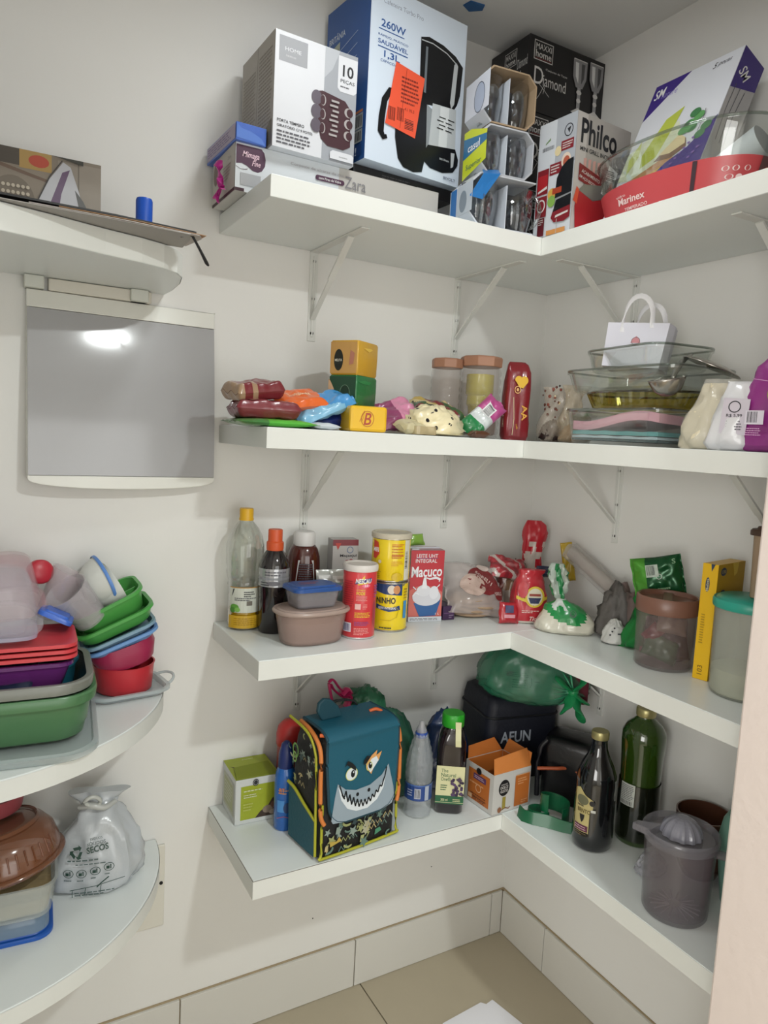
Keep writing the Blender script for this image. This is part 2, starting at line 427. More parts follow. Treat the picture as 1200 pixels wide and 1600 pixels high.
# ------------------------------------------------------------------ shelves
sh_m = M('#e6ebe9', .3, var=.015, vscale=5); edge_m = M('#dfe1dc', .4); seam = M('#7d776e', .8)
Z = (1.9109, 1.4702, 1.0287, .5901); TH = .0392
XL = (-.9194, -.9077, -.9083, -.9083); DL = (.3059, .2982, .2988, .309); DR = (.2976, .3001, .2963, .2933)
LV = ('top shelf under the ceiling', 'second shelf from the top at eye level', 'third shelf from the top', 'lowest shelf')
for i in range(4):
    z = Z[i]
    t = thing('wall_shelf', 'white L-shaped corner wall shelf, the %s' % LV[i], 'shelf', (0, 0, z))
    for nm, x0, x1, y0, y1 in (('back_board', XL[i], -.001, -DL[i], -.001), ('side_board', -DR[i], -.001, -.918, -DL[i]-.001)):
        p_ = sub(nm, MB().box(x0, x1, y0, y1, -TH, 0, sh_m), t, bevel=.001)
    # glued edge strip along the visible front, with its fine dark seam
    eb = MB()
    eb.box(XL[i]-.0008, -DR[i]-.001, -DL[i]-.0012, -DL[i], -TH+.0006, -.0012, edge_m)
    eb.box(XL[i]-.0010, XL[i], -DL[i], -.002, -TH+.0006, -.0012, edge_m)
    sub('edge_band', eb, t)
    if i == 3: sub('seam_line', MB().box(XL[i]-.001, -DR[i]-.001, -DL[i]-.0014, -DL[i]-.0004, -.0013, -.0004, seam).box(XL[i]-.0012, XL[i]-.0003, -DL[i], -.002, -.0013, -.0004, seam), t)
    sub('edge_band', MB().box(-DR[i]-.0012, -DR[i], -.918, -DL[i]-.002, -TH+.0006, -.0012, edge_m), t)
br_m = M('#dbdcd7', .35); scr = M('#8d8d88', .3, .8); hole = M('#1c1a18', .8)
def bracket(x, y, z, rz, label):
    t = thing('shelf_bracket', label, 'bracket', (x, y, z), rz, 'white folded steel shelf brackets')
    sub('wall_leg', MB().box(-.010, .010, -.0028, 0, -.20, 0, br_m).tube([(0, -.0035, -.01), (0, -.0035, -.19)], .003, br_m, 6), t, bevel=.001)
    sub('shelf_arm', MB().box(-.010, .010, -.25, 0, -.0028, 0, br_m), t, bevel=.001)
    a = Vector((0, -.185, -.004)); b = Vector((0, -.006, -.150)); c = a.lerp(b, .5)
    d = MB()
    for p, q, wd in ((a, c, .0075), (c, b, .0055)):
        n_ = (q-p).normalized().cross(Vector((1, 0, 0)))*.0022
        v = [p+Vector((-wd, 0, 0))-n_, p+Vector((wd, 0, 0))-n_, p+Vector((wd, 0, 0))+n_, p+Vector((-wd, 0, 0))+n_]
        w2 = [k+(q-p) for k in v]; d.loft([v, w2], br_m)
    sub('brace', d, t)
    for zz in (-.022, -.105, -.182):
        sub('screw', MB().lathe([(.0042, 0), (.0042, .0012), (.002, .002)], scr if zz > -.15 else hole, 12).xf(Matrix.Translation((0, -.0036, zz)) @ Matrix.Rotation(PI/2, 4, 'X')), t)
for i, s in ((0, 'top shelf'), (1, 'second shelf'), (2, 'third shelf')):
    zb = Z[i]-TH
    bracket(-.70, 0, zb, 0, 'left of the two brackets on the back wall holding up the %s' % s)
    bracket(-.30, 0, zb, 0, 'right of the two brackets on the back wall holding up the %s' % s)
    bracket(0, -.312, zb, -PI/2, 'bracket on the right wall nearest the corner under the %s' % s)
    if i < 2: bracket(0, -.74, zb, -PI/2, 'bracket on the right wall farther from the corner under the %s' % s)
# rounded shelves on the left
def outline(cx, a, b, tip, r=.03):
    return [(tip, -.002)] + [(cx+a*math.cos(R_(q)), -b*math.sin(R_(q))) for q in range(4, 91, 3)] + [(-1.498, -b), (-1.498, -.002)]
def round_shelf(name, z, th, pts, label):
    t = thing(name, label, 'shelf', (0, 0, z))
    sub('board', MB().hpoly(pts[::-1], -th, 0, sh_m), t, bevel=.0015)
    e = MB(); q = [p for p in pts[:-2]]
    L = [(x+.0008, y-.0010, -.0018) for x, y in q]; B = [(x+.0008, y-.0010, -th+.001) for x, y in q]
    n = len(q); e.add(L+B, [(i, i+1, n+i+1, n+i) for i in range(n-1)], edge_m)
    sub('edge_band', e, t)
    return t
top_pts = [(-1.032, -.002), (-1.030, -.06), (-1.034, -.14), (-1.045, -.20), (-1.062, -.235), (-1.09, -.258), (-1.13, -.276), (-1.19, -.293), (-1.27, -.322), (-1.345, -.345), (-1.42, -.36), (-1.498, -.37), (-1.498, -.002)]
round_shelf('rounded_shelf', 1.771, .041, top_pts, 'white round-cornered shelf above the grey panel, upper left')
mid_pts = outline(-1.45, .423, .40, -1.027)
round_shelf('rounded_shelf', .920, .036, mid_pts, 'white round-cornered shelf carrying the stacked plastic tubs')
bot_pts = outline(-1.45, .422, .40, -1.028)
round_shelf('rounded_shelf', .541, .036, bot_pts, 'white round-cornered shelf at lower left under the knotted bag')
# wall plate behind the low shelf
t = thing('wall_plate', 'cream square wall plate behind the lower left rounded shelf', 'plate', (-1.062, 0, .33))
sub('plate', MB().box(-.055, .055, -.006, 0, 0, .195, M('#dbd8cd', .5)), t, bevel=.002)
sub('screw', MB().lathe([(.004, 0), (.004, .0015)], hole, 12).xf(Matrix.Translation((.047, -.0065, .105)) @ Matrix.Rotation(PI/2, 4, 'X')), t)

# electrical panel with a grey glossy door
t = thing('electrical_panel', 'white wall panel box with a glossy grey door under the upper left shelf', 'panel', (-1.107, 0, 1.31))
pw = M('#e2e2da', .3); Lx = .181
low = [(Lx*math.cos(PI*k/20), .040-.020*math.sin(PI*k/20)**.8) for k in range(21)]
tiltf = lambda x, z: -.031+.085*(z-.2)+.171*(z-.2)**2+.046*x           # the door leans: deeper at the bottom
body = MB(); fr = [(Lx, .395), (Lx, .04)]+[p for p in low[1:-1]]+[(-Lx, .04), (-Lx, .395)]
body.loft([[(x, 0, z) for x, z in fr], [(x, tiltf(x, z)+.004, z) for x, z in fr]], pw)
sub('box', body, t, bevel=.002)
pd = [(x*1.005, z) for x, z in fr]
sub('top_strip', MB().loft([[(x, tiltf(x, z)+.006, z) for x, z in ((Lx, .395), (Lx, .362), (-Lx, .362), (-Lx, .395))], [(x, tiltf(x, z)-.002, z) for x, z in ((Lx, .395), (Lx, .362), (-Lx, .362), (-Lx, .395))]], pw), t, bevel=.0015)
bs = [(Lx, .046), (Lx, .04)]+low[1:-1]+[(-Lx, .04), (-Lx, .046)]
sub('bottom_strip', MB().loft([[(x, tiltf(x, z)+.006, z) for x, z in bs], [(x, tiltf(x, z)-.002, z) for x, z in bs]], pw), t, bevel=.0015)
g4 = ((Lx-.001, .361), (Lx-.001, .047), (-Lx+.001, .047), (-Lx+.001, .361))
gp = MB(); NX, NZ = 12, 16; xs_ = [-Lx+.001+(2*Lx-.002)*i/NX for i in range(NX+1)]; zs_ = [.047+.314*j/NZ for j in range(NZ+1)]
gp.add([(x, tiltf(x, z)-.0008, z) for z in zs_ for x in xs_], [(j*(NX+1)+i, j*(NX+1)+i+1, (j+1)*(NX+1)+i+1, (j+1)*(NX+1)+i) for j in range(NZ) for i in range(NX)], M('#a9a9ab', .10, spec=.5, var=.03, vscale=4))
sub('door_pane', gp, t, smooth=180)
t = thing('cable_channel', 'white cable channel running between the grey-door panel and the shelf above it', 'channel', (-1.09, 0, 1.706))
sub('duct', MB().box(-.16, .03, -.018, 0, 0, .023, M('#d8d4c8', .5)), t, bevel=.002)
for x in (-.185, .005): sub('clip', MB().box(x-.017, x+.017, -.03, 0, .0, .0235, M('#d2d4cb', .4)), t, bevel=.002)

for x_, z_, nm in ((at(674, 1354, 1, 0).x, at(674, 1354, 1, 0).z, 0), (at(500, 1180, 1, 0).x, at(392, 1465, 1, 0).z, 0)):
    sub('screw_hole', MB().lathe([(.0016, 0), (.0016, .0006)], hole, 10).xf(Matrix.Translation((x_, -.0002, z_)) @ Matrix.Rotation(PI/2, 4, 'X')), bpy.data.objects['wall_back'])
y_, z_ = at(875, 603, 0, 0).y, at(875, 603, 0, 0).z
sub('screw_hole', MB().lathe([(.0028, 0), (.0028, .0008)], hole, 10).xf(Matrix.Translation((-.0002, y_, z_)) @ Matrix.Rotation(-PI/2, 4, 'Y')), bpy.data.objects['wall_right'])
# small marks: paper on the floor, tape on the ceiling
t = tag(sub('paper_sheet', MB().hpoly([(-.50, -.44), (-.36, -.22), (-.232, -.208), (-.222, -.219), (-.198, -.214), (-.178, -.31), (-.18, -.5), (-.4, -.6)][::-1], .0005, .003, M('#eeeef4', .6))), 'white sheet of paper lying on the beige tiled floor', 'paper')
tag(sub('tape_scrap', MB().hpoly([(-.405, -.135), (-.37, -.14), (-.362, -.12), (-.385, -.10), (-.41, -.112)], CZ-.002, CZ-.0005, M('#1f5f9c', .4))), 'scrap of blue tape stuck to the ceiling', 'tape')
# ================================================================== TOP SHELF
z1 = Z[0]
cardw = M('#d9dbe0', .45, var=.02); cardg = M('#b1aca5', .6, var=.04)
grey1 = M('#a3a5a8', .5); plum = M('#4b2c43', .45); dgrey = M('#55555c', .5)
# long flat cup-set carton overhanging the left end of the shelf
t = carton('cup_set_box', 'long flat white-grey carton with a plum logo overhanging the left end of the top shelf', 'box',
    (-.7158, -.1755, z1+.0005), 0, .456, .145, .0875, M('#c2c0bb', .5, var=.03), side=M('#a8a49c', .55),
    F=[('r', .0, .0, .215, .0875, M('#cfd4d8', .4)), ('r', .215, 0, .456, .0875, M('#b9b6b1', .45)), ('r', 0, .0, .018, .006, M('#3a1c28', .5)),
       ('p', [(0.001, .084), (.05, .084), (.056, .078), (.059, .066), (.058, .054), (.052, .044), (.044, .040), (.034, .041), (.022, .048), (.012, .051), (.001, .049)], plum),
       ('strip', [(.001, .044), (.01, .040), (.02, .041), (.024, .043)], .0008, plum), ('t', 'Mimaga', .013, .060, .046, .074, M('#e6c6d2', .5), .02, .3), ('t', 'Fine', .032, .050, .049, .060, M('#e6c6d2', .5), .02, .3),
       ('r', .010, .012, .05, .034, grey1), ('t', 'Conjunto de xícaras de chá', .11, .068, .225, .075, M('#a6a2a4', .5)), ('r', .168, .053, .222, .063, plum), ('e', .168, .058, .005, .005, plum), ('e', .222, .058, .005, .005, plum),
       ('t', 'com Pires de Vidro', .17, .0555, .219, .0605, white), ('t', 'Zara', .228, .050, .276, .073, M('#7e7c80', .5)),
       ('p', [(.150, .03), (.168, .034), (.186, .03), (.18, .012), (.156, .012)], M('#aeb6c0', .3)), ('p', [(.25, .028), (.272, .032), (.29, .027), (.284, .008), (.256, .008)], M('#8d9096', .3)),
       ('e', .335, .014, .02, .009, M('#8c8f94', .4)), ('e', .376, .014, .02, .009, M('#8c8f94', .4))],
    L=[('r', .0, .0, .144, .0875, M('#b5b0a8', .55)), ('e', .022, .062, .016, .024, M('#6d5a55', .5)), ('r', 0, 0, .145, .006, M('#38141f', .5)), ('lines', .07, .03, .12, .06, 5, M('#9a8f88', .6)), ('t', 'Zara', .10, .066, .12, .072, M('#7e7c80', .5))])
# pink ribbon hanging on the end
rb = MB(); pk = M('#c22f92', .35)
for k, (pts, wd) in enumerate(((((0, 0, .0), (-.004, -.004, .018), (-.007, -.003, .038), (-.004, 0, .05)), .009), (((0, 0, 0), (-.004, -.018, -.006), (-.005, -.035, -.012)), .006), (((0, 0, 0), (-.003, .018, -.012), (-.004, .028, -.014)), .006), (((0, 0, 0), (-.006, -.012, .012), (-.010, -.022, .008), (-.006, -.028, -.004), (-.002, -.012, -.004)), .005), (((0, 0, 0), (-.006, .004, -.012), (-.004, .002, -.028)), .008))):
    rb.tube(pts, [wd*.5]+[wd]*(len(pts)-2)+[wd*.8], pk, 6, flat=.25)
tag(sub('ribbon_bow', rb, None, smooth=60, loc=(-.9525, -.115, z1+.018)), 'magenta ribbon bow hanging at the left end of the top shelf', 'ribbon')
# small blue flat box on top of it
carton('blue_flat_box', 'small blue flat box lying on the plum-logo carton beside the spice rack box', 'box', (-.9169, -.1839, z1+.0885), 2, .06, .173, .0325, M('#4468bd', .3, bump=.2, bscale=30),
    F=[('p', [(.001, .030), (.001, .004), (.058, .001), (.05, .012), (.03, .02), (.01, .022)], M('#5b7fcb', .25))],
    L=[('r', .004, .003, .170, .030, M('#a59ab0', .5)), ('lines', .01, .008, .15, .027, 4, M('#77698f', .6))])
# spice rack box
w_, d_, h_ = .1745, .172, .2076
sp = [('r', 0, 0, w_, h_, cardw), ('r', .103, 0, w_, h_, M('#9fa3aa', .45)), ('p', [(.103, .150), (.12, .17), (.135, h_), (.103, h_)], M('#b6bac0', .4)), ('r', .008, .155, .066, .200, M('#9d9fa4', .5)), ('t', 'HOME', .02, .175, .053, .182, M('#d8dade', .5), .02),
      ('lines', .022, .163, .05, .17, 1, M('#b9babd', .5)),
      ('p', [(.132, .200), (.1745, .200), (.1745, .140), (.168, .134), (.138, .134), (.132, .140)], cardw), ('t', '10', .142, .163, .166, .185, ink, .05), ('t', 'PEÇAS', .138, .150, .169, .158, ink, .03), ('lines', .138, .141, .169, .147, 1, dgrey),
      ('t', 'PORTA TEMPERO', .008, .046, .064, .0515, ink, .03), ('t', 'GIRATÓRIO C/ 9 POTES', .008, .037, .082, .043, ink, .03), ('lines', .008, .006, .08, .033, 4, dgrey)]
dk = M('#4a3238', .3); sil = M('#c9c4c4', .25, .4)
sp += [('p', [(.090, .122), (.10, .125), (.15, .118), (.162, .105), (.165, .035), (.15, .026), (.115, .026), (.10, .036), (.094, .055)], dk)]
for i in range(3):
    sp += [('e', .088, .110-i*.026, .011, .013, M('#5d5560', .4)), ('e', .102, .108-i*.026, .006, .010, sil), ('e', .101, .108-i*.026, .005, .009, dk), ('e', .158, .098-i*.022, .009, .009, sil), ('e', .161, .098-i*.022, .007, .008, dk)]
for i in range(8):
    sp += [('r', .116+.003*(i % 3), .046+i*.009, .134+.002*(i % 2), .050+i*.009, sil)]
sp += [('p', [(.12, .004), (.172, .004), (.172, .016), (.168, .020), (.126, .020), (.12, .016)], cardw), ('lines', .14, .008, .165, .013, 1, grey1)]
carton('spice_rack_box', 'white and grey carton picturing a dark rotating spice rack, marked 10 PEÇAS', 'box', (-.7943, -.1965, z1+.0885), 1.7, w_, d_, h_, cardw, side=cardg, F=sp,
    L=[('r', .0, 0, d_, h_, cardg), ('r', .085, 0, .0865, h_, M('#7f7a72', .7)), ('lines', .095, .045, .165, .185, 20, M('#8f8880', .6)), ('lines', .01, .045, .08, .17, 18, M('#989188', .6)), ('p', [(.09, .004), (.168, .004), (.168, .05), (.09, .02)], M('#7c7668', .6))])
# flat black box under the coffee maker box
carton('black_flat_box', 'flat black box squeezed under the tall coffee maker carton', 'box', (-.553, -.143, z1+.0882), 2.7, .262, .12, .0262, M('#1b1a1c', .45),
    F=[('lines', .07, .006, .145, .020, 3, M('#4d4a4c', .5)), ('r', .152, .007, .205, .0095, M('#8d8a8c', .5)), ('r', .160, .012, .2, .014, M('#8d8a8c', .5))])
# coffee maker box
w_, d_, h_ = .2538, .168, .3417
cb = M('#d4e0ee', .35); nb = M('#2a5596', .4); navy = M('#1f3f78', .4); blk = M('#101216', .3); silver = M('#b9bfc2', .3)
sp = [('r', 0, 0, w_, h_, cb), ('t', 'Cafeteira Turbo Pro', .03, .308, .132, .317, M('#8b94a5', .5)),
      ('t', '260W', .026, .262, .088, .277, nb, .04), ('r', .02, .256, .085, .258, nb), ('t', 'RÁPIDO, PRÁTICO', .020, .243, .096, .249, nb, .02), ('t', 'SAUDÁVEL', .020, .229, .096, .240, nb, .04), ('r', .02, .2225, .096, .2245, nb), ('t', '1,3L', .036, .204, .076, .219, nb, .04), ('t', 'CAPACIDADE', .028, .196, .08, .201, nb),
      # coffee maker picture
      ('p', [(.128, .276), (.15, .283), (.19, .279), (.225, .268), (.247, .252), (.243, .192), (.236, .17), (.228, .158), (.152, .148), (.135, .15), (.130, .2)], blk),
      ('p', [(.228, .256), (.233, .25), (.228, .17), (.22, .158), (.216, .17), (.222, .25)], silver), ('p', [(.142, .262), (.148, .262), (.148, .17), (.142, .17)], M('#6d757c', .3)), ('strip', [(.13, .271), (.16, .273), (.2, .266), (.226, .254)], .0022, silver),
      ('p', [(.168, .155), (.234, .16), (.238, .075), (.163, .062)], silver), ('p', [(.19, .155), (.215, .158), (.213, .071), (.19, .066)], M('#d3d8da', .3)),
      ('p', [(.150, .060), (.160, .068), (.238, .078), (.248, .058), (.247, .045), (.235, .028), (.205, .020), (.170, .022), (.152, .032)], blk), ('p', [(.226, .068), (.237, .069), (.235, .04), (.228, .036)], silver), ('t', 'BRITÂNIA', .195, .046, .222, .051, silver, .03),
      # jug
      ('p', [(.07, .128), (.11, .150), (.155, .150), (.162, .09), (.153, .03), (.148, .008), (.125, .002), (.098, .006), (.083, .020), (.073, .06)], blk), ('p', [(.152, .148), (.167, .142), (.162, .07), (.156, .06)], M('#8d9498', .3)),
      ('strip', [(.075, .150), (.055, .147), (.042, .125), (.037, .09), (.036, .062), (.044, .052), (.052, .056)], [.008, .012, .014, .015, .015, .012, .008], blk)]
for i in range(4):
    for k in range(2): sp.append(('r', .188+k*.024+(i % 2)*-.006, .132-i*.008, .206+k*.024+(i % 2)*-.006, .134-i*.008, blk))
orr = M('#ea5a3c', .4); ov = M('#7d2a20', .5)
sp += [('t', 'BIVOLT', .208, .0-.0+.008, .242, .014, M('#5a6478', .5), .03)]
sp += [('p', [(.066, .206), (.142, .196), (.124, .070), (.045, .080)], orr)]
sp += [('bar', .074, .094, .092, .120, 8, blk), ('bar', .052, .090, .070, .116, 7, blk), ('bar', .095, .082, .118, .104, 7, blk, True), ('lines', .082, .13, .13, .185, 7, ov), ('strip', [(.094, .20), (.083, .08)], .0008, ov), ('t', '4.1 93.5', .093, .118, .118, .124, ov)]
carton('coffee_maker_box', 'tall white carton picturing a black and silver coffee maker with an orange sticker', 'box', (-.5529, -.1728, z1+.1151), 6.1, w_, d_, h_, cb, side=nb, F=sp,
    L=[('r', 0, 0, d_, h_, nb), ('t', 'BRITÂNIA', .01, .272, .075, .288, M('#c7d0dc', .5), .03), ('p', [(.004, .225), (.055, .245), (.055, .266), (.004, .256)], M('#a9b0a0', .5)), ('p', [(.01, .232), (.05, .249), (.05, .254), (.01, .240)], M('#6c6a58', .5))] +
      [('strip', [(.05+.012*k, .245-.022*k), (.125, .262-.024*k)], .0012, M('#b4c3d8', .5)) for k in range(4)] + [('r', .118, .062, .160, .092, M('#9aa0a0', .5)), ('bar', .122, .066, .157, .088, 10, ink), ('r', .118, .035, .160, .060, M('#9aa0a0', .5)), ('bar', .122, .038, .157, .056, 10, ink), ('r', .118, .093, .160, .098, M('#b8764a', .5)), ('p', [(.12, .008), (.16, .008), (.16, .03), (.12, .03)], navy), ('t', '!', .137, .010, .142, .026, M('#c7d0dc', .5))])
# three packs of glasses with open card frames
glass = GL(); kraft = M('#a38d72', .7, var=.05); cwhite = M('#ccd3dd', .5)
def glass_cup(parent, x, y, z, r, h, tex=False, handle=None):
    n = 40; prof = [(r*.72, z), (r*.78, z+.004), (r*.97, z+h*.5), (r, z+h), (r*.93, z+h), (r*.89, z+h*.5), (r*.68, z+.012)]
    mb = MB()
    if tex:
        rings = []
        for i in range(15):
            q = i/14; rad = r*(.78+.22*min(1, q*1.6)**.7)
            rings.append([(x+(rad+.0012*math.cos(10*(a*2*PI/n)+i*1.3)*math.cos(10*(a*2*PI/n)-i*1.3))*math.cos(2*PI*a/n), y+(rad+.0012*math.cos(10*(a*2*PI/n)+i*1.3))*math.sin(2*PI*a/n), z+h*q) for a in range(n)])
        for q in (1, .6, .1): rings.append([(x+r*.93*(.8+.2*q)*math.cos(2*PI*a/n), y+r*.93*(.8+.2*q)*math.sin(2*PI*a/n), z+h*max(q, .1)) for a in range(n)])
        mb.loft(rings, GL('#e2e6ea', .9, .08))
    else: mb.lathe(prof, GL('#e6eaee', .9, .05), n, x, y)
    o = sub('glass_cup', mb, parent, smooth=180)
    if handle is not None:
        a = handle; c, s = math.cos(a), math.sin(a); P = []
        for k in range(13):
            q = -80+160*k/12; rr_ = r*.93+.022*math.cos(R_(q)); P.append((x+c*rr_, y+s*rr_, z+h*.52+h*.36*math.sin(R_(q))))
        sub('handle', MB().tube(P, .0042, GL('#e8ecec', 1.0), 10), o, smooth=180)
def octo(w_, h_, c): return [(c, 0), (w_-c, 0), (w_, c), (w_, h_-c), (w_-c, h_), (c, h_), (0, h_-c), (0, c)]
def glass_pack(label, x0, z0, w_, d_, h_, frame, tex=False, hd=None, Lsp=None, y0=-.285, c=.02, sides=True):
    t = thing('glass_set_pack', label, 'glasses', (x0, y0, z0), R_(-7), 'open-fronted packs of drinking glasses')
    o_ = octo(w_, h_, c); i_ = [(w_/2+(x-w_/2)*(1-.003/(w_/2)), h_/2+(z-h_/2)*(1-.003/(h_/2))) for x, z in o_]
    mb = MB(); n = 8
    for k in range(n):
        if not sides and k in (1, 2, 3): continue
        a, b = o_[k], o_[(k+1) % n]; ai, bi = i_[k], i_[(k+1) % n]
        mb.loft([[(a[0], 0, a[1]), (b[0], 0, b[1]), (bi[0], 0, bi[1]), (ai[0], 0, ai[1])], [(a[0], d_, a[1]), (b[0], d_, b[1]), (bi[0], d_, bi[1]), (ai[0], d_, ai[1])]], frame if k not in (6, 7) else cwhite)
    sub('card_sleeve', mb, t)
    sub('divider', MB().box(w_*.49, w_*.50, .004, d_-.002, .004, h_*.86, cwhite), t)
    r = w_*.225
    for k, xx in enumerate((w_*.26, w_*.75)):
        for yy in (r+.008,):
            glass_cup(t, xx, yy, .004, r, h_*.84, tex, hd[k] if hd else None)
    if Lsp: prints(t, lambda u, v, e: (-e, d_-u, v), Lsp)
    return t
glass_pack('pack of glass mugs with handles and a blue band, lowest of the three glass packs', -.482, z1+.0005, .185, .085, .108, M('#c7ccd2', .4), hd=(-1.9, -1.0), c=.024, sides=False,
    Lsp=[('r', .004, .024, .03, .084, M('#2d70b4', .4)), ('r', .034, .024, .1, .084, M('#b9c2cb', .4)), ('e', .06, .05, .016, .022, M('#7d8a96', .4))])
t = tag(sub('blue_wrapper_strip', MB().loft([[(0, 0, 0), (.03, -.003, -.002), (.03, -.002, -.001), (0, .001, .001)], [(.028, -.005, .048), (.07, -.006, .056), (.07, -.005, .057), (.028, -.004, .049)], [(.036, .012, .062), (.078, .012, .070), (.078, .013, .071), (.036, .013, .063)]], M('#2f78be', .2)), None, loc=(-.488, -.296, z1+.052)), 'glossy blue wrapper strip hanging over the lowest glass pack', 'wrapper')
glass_pack('middle pack of cross-cut glasses with a yellow and blue side label', -.460, z1+.110, .128, .075, .098, M('#b9bdc4', .4), tex=True, c=.018,
    Lsp=[('p', [(.0, .0), (.098, .018), (.098, .076), (.03, .098), (0, .098)], M('#c9d62f', .4)), ('p', [(.0, .042), (.098, .055), (.098, .068), (.0, .085)], M('#2a6f9c', .4)), ('t', 'casul', .02, .052, .07, .068, white, .02), ('t', 'Superior', .015, .014, .08, .028, M('#2c6a6a', .5))])
glass_pack('topmost pack of plain glasses in a brown card frame against the black cartons', -.462, z1+.210, .127, .075, .112, kraft, c=.02,
    Lsp=[('r', 0, .02, .1, .092, cwhite), ('e', .06, .05, .022, .03, M('#a9b6ca', .4)), ('ring', .06, .05, .022, .03, .0014, M('#38404c', .4))])
# stack of black goblet cartons
w_, d_, h_ = .2561, .145, .168
bk = M('#191719', .4); wl = M('#cfcdca', .5)
def goblet(cx, b, s):
    return [('p', [(cx-.017*s, b+.095*s), (cx+.017*s, b+.095*s), (cx+.016*s, b+.065*s), (cx+.008*s, b+.048*s), (cx-.008*s, b+.048*s), (cx-.016*s, b+.065*s)], M('#8b8a8c', .3)),
            ('p', [(cx-.012*s, b+.09*s), (cx-.004*s, b+.09*s), (cx-.003*s, b+.055*s), (cx-.010*s, b+.066*s)], M('#d8d8d8', .3)), ('p', [(cx+.003*s, b+.09*s), (cx+.011*s, b+.09*s), (cx+.010*s, b+.066*s), (cx+.004*s, b+.055*s)], M('#4c4b4e', .3)),
            ('strip', [(cx-.016*s, b+.095*s), (cx+.016*s, b+.095*s)], .0016*s, wl), ('r', cx-.004*s, b+.012*s, cx+.004*s, b+.048*s, M('#9a999b', .3)), ('e', cx, b+.04*s, .006*s, .004*s, wl), ('e', cx, b+.026*s, .005*s, .004*s, wl), ('p', [(cx-.017*s, b+.004*s), (cx, b+.014*s), (cx+.017*s, b+.004*s), (cx, b)], wl)]
def swirl(x, y, s): return ('strip', [(x+s*(.5+.5*math.cos(q/9))*(.4+q/60), y+s*.22*math.sin(q/4.5)) for q in range(0, 44)], .0011, wl)
def maxxi(z, lbl):
    F = [('r', .014, .115, .072, .158, wl), ('r', .0158, .1168, .0702, .1562, bk), ('t', 'MAXXI', .019, .139, .067, .152, wl, .01), ('t', 'home', .019, .121, .067, .137, wl, .02), ('r', .019, .1185, .067, .1195, M('#8d3030', .5)),
         ('t', 'D', .018, .062, .046, .100, wl), ('t', 'iamond', .046, .062, .118, .088, wl), ('t', 'Conjunto de Taças', .052, .096, .12, .102, wl), swirl(.008, .044, .10)] + goblet(.160, .022, 1.35) + goblet(.213, .026, 1.35)
    L = [('r', .055, .115, .10, .152, wl), ('r', .0565, .1165, .0985, .1505, bk), ('t', 'MAXXI', .06, .134, .096, .147, wl, .01), ('t', 'home', .06, .119, .096, .132, wl, .05), ('t', 'Diamond', .105, .10, .142, .122, wl), swirl(.104, .085, .036)]
    return carton('goblet_box', lbl, 'box', (-.1145, -.15, z), 0, w_, d_, h_-.001, bk, F=F, L=L, group='black goblet cartons stacked in the corner')
maxxi(z1+.0004, 'lowest black goblet carton of the corner stack, mostly hidden behind the glass packs')
maxxi(z1+.0004+h_, 'middle black goblet carton of the corner stack, partly behind the mini grill box')
maxxi(z1+.0004+2*h_, 'topmost black goblet carton of the corner stack, just under the ceiling')
# mini grill box
w_, d_, h_ = .1679, .1057, .2385
red = M('#a8242c', .4); dred = M('#7d1c26', .4); gw = M('#b8b4b0', .5)
F = [('r', 0, 0, w_, h_, M('#a9a4a0', .45)), ('r', 0, 0, .030, h_, M('#bdb9b6', .45)), ('p', [(.03, .12), (.1, .15), (.168, .16), (.168, .06), (.03, .05)], M('#8d8884', .45)), ('t', 'Philco', .012, .178, .124, .228, black, .06), ('t', 'MINI GRILL INOX', .012, .163, .105, .172, black, .03)]
for k in range(4): F.append(('p', [(.025+k*.014, .15), (.034+k*.014, .152), (.032+k*.014, .11), (.026+k*.014, .108)], M('#c99b94', .5)))
F += [('p', [(.012, .138), (.085, .122), (.085, .090), (.012, .104)], dred), ('t', 'ACABAMENTO', .02, .115, .078, .122, wl, .02, 0, -.2), ('t', 'EM AÇO ESCOVADO', .014, .102, .080, .109, wl, .02, 0, -.2),
      ('p', [(.012, .0), (.006, .05), (.014, .084), (.06, .07), (.085, .078), (.13, .07), (.15, .03), (.14, 0)], red), ('p', [(.014, .084), (.03, .098), (.09, .108), (.13, .088), (.085, .079), (.06, .071)], M('#8a8682', .25, .4)), ('p', [(.0, .06), (.008, .09), (.016, .085), (.012, .055)], M('#cf5237', .5)),
      ('r', .092, .085, .122, .150, white, -.32), ('bar', .094, .096, .118, .120, 9, ink), ('bar', .096, .122, .12, .144, 6, ink, True)]
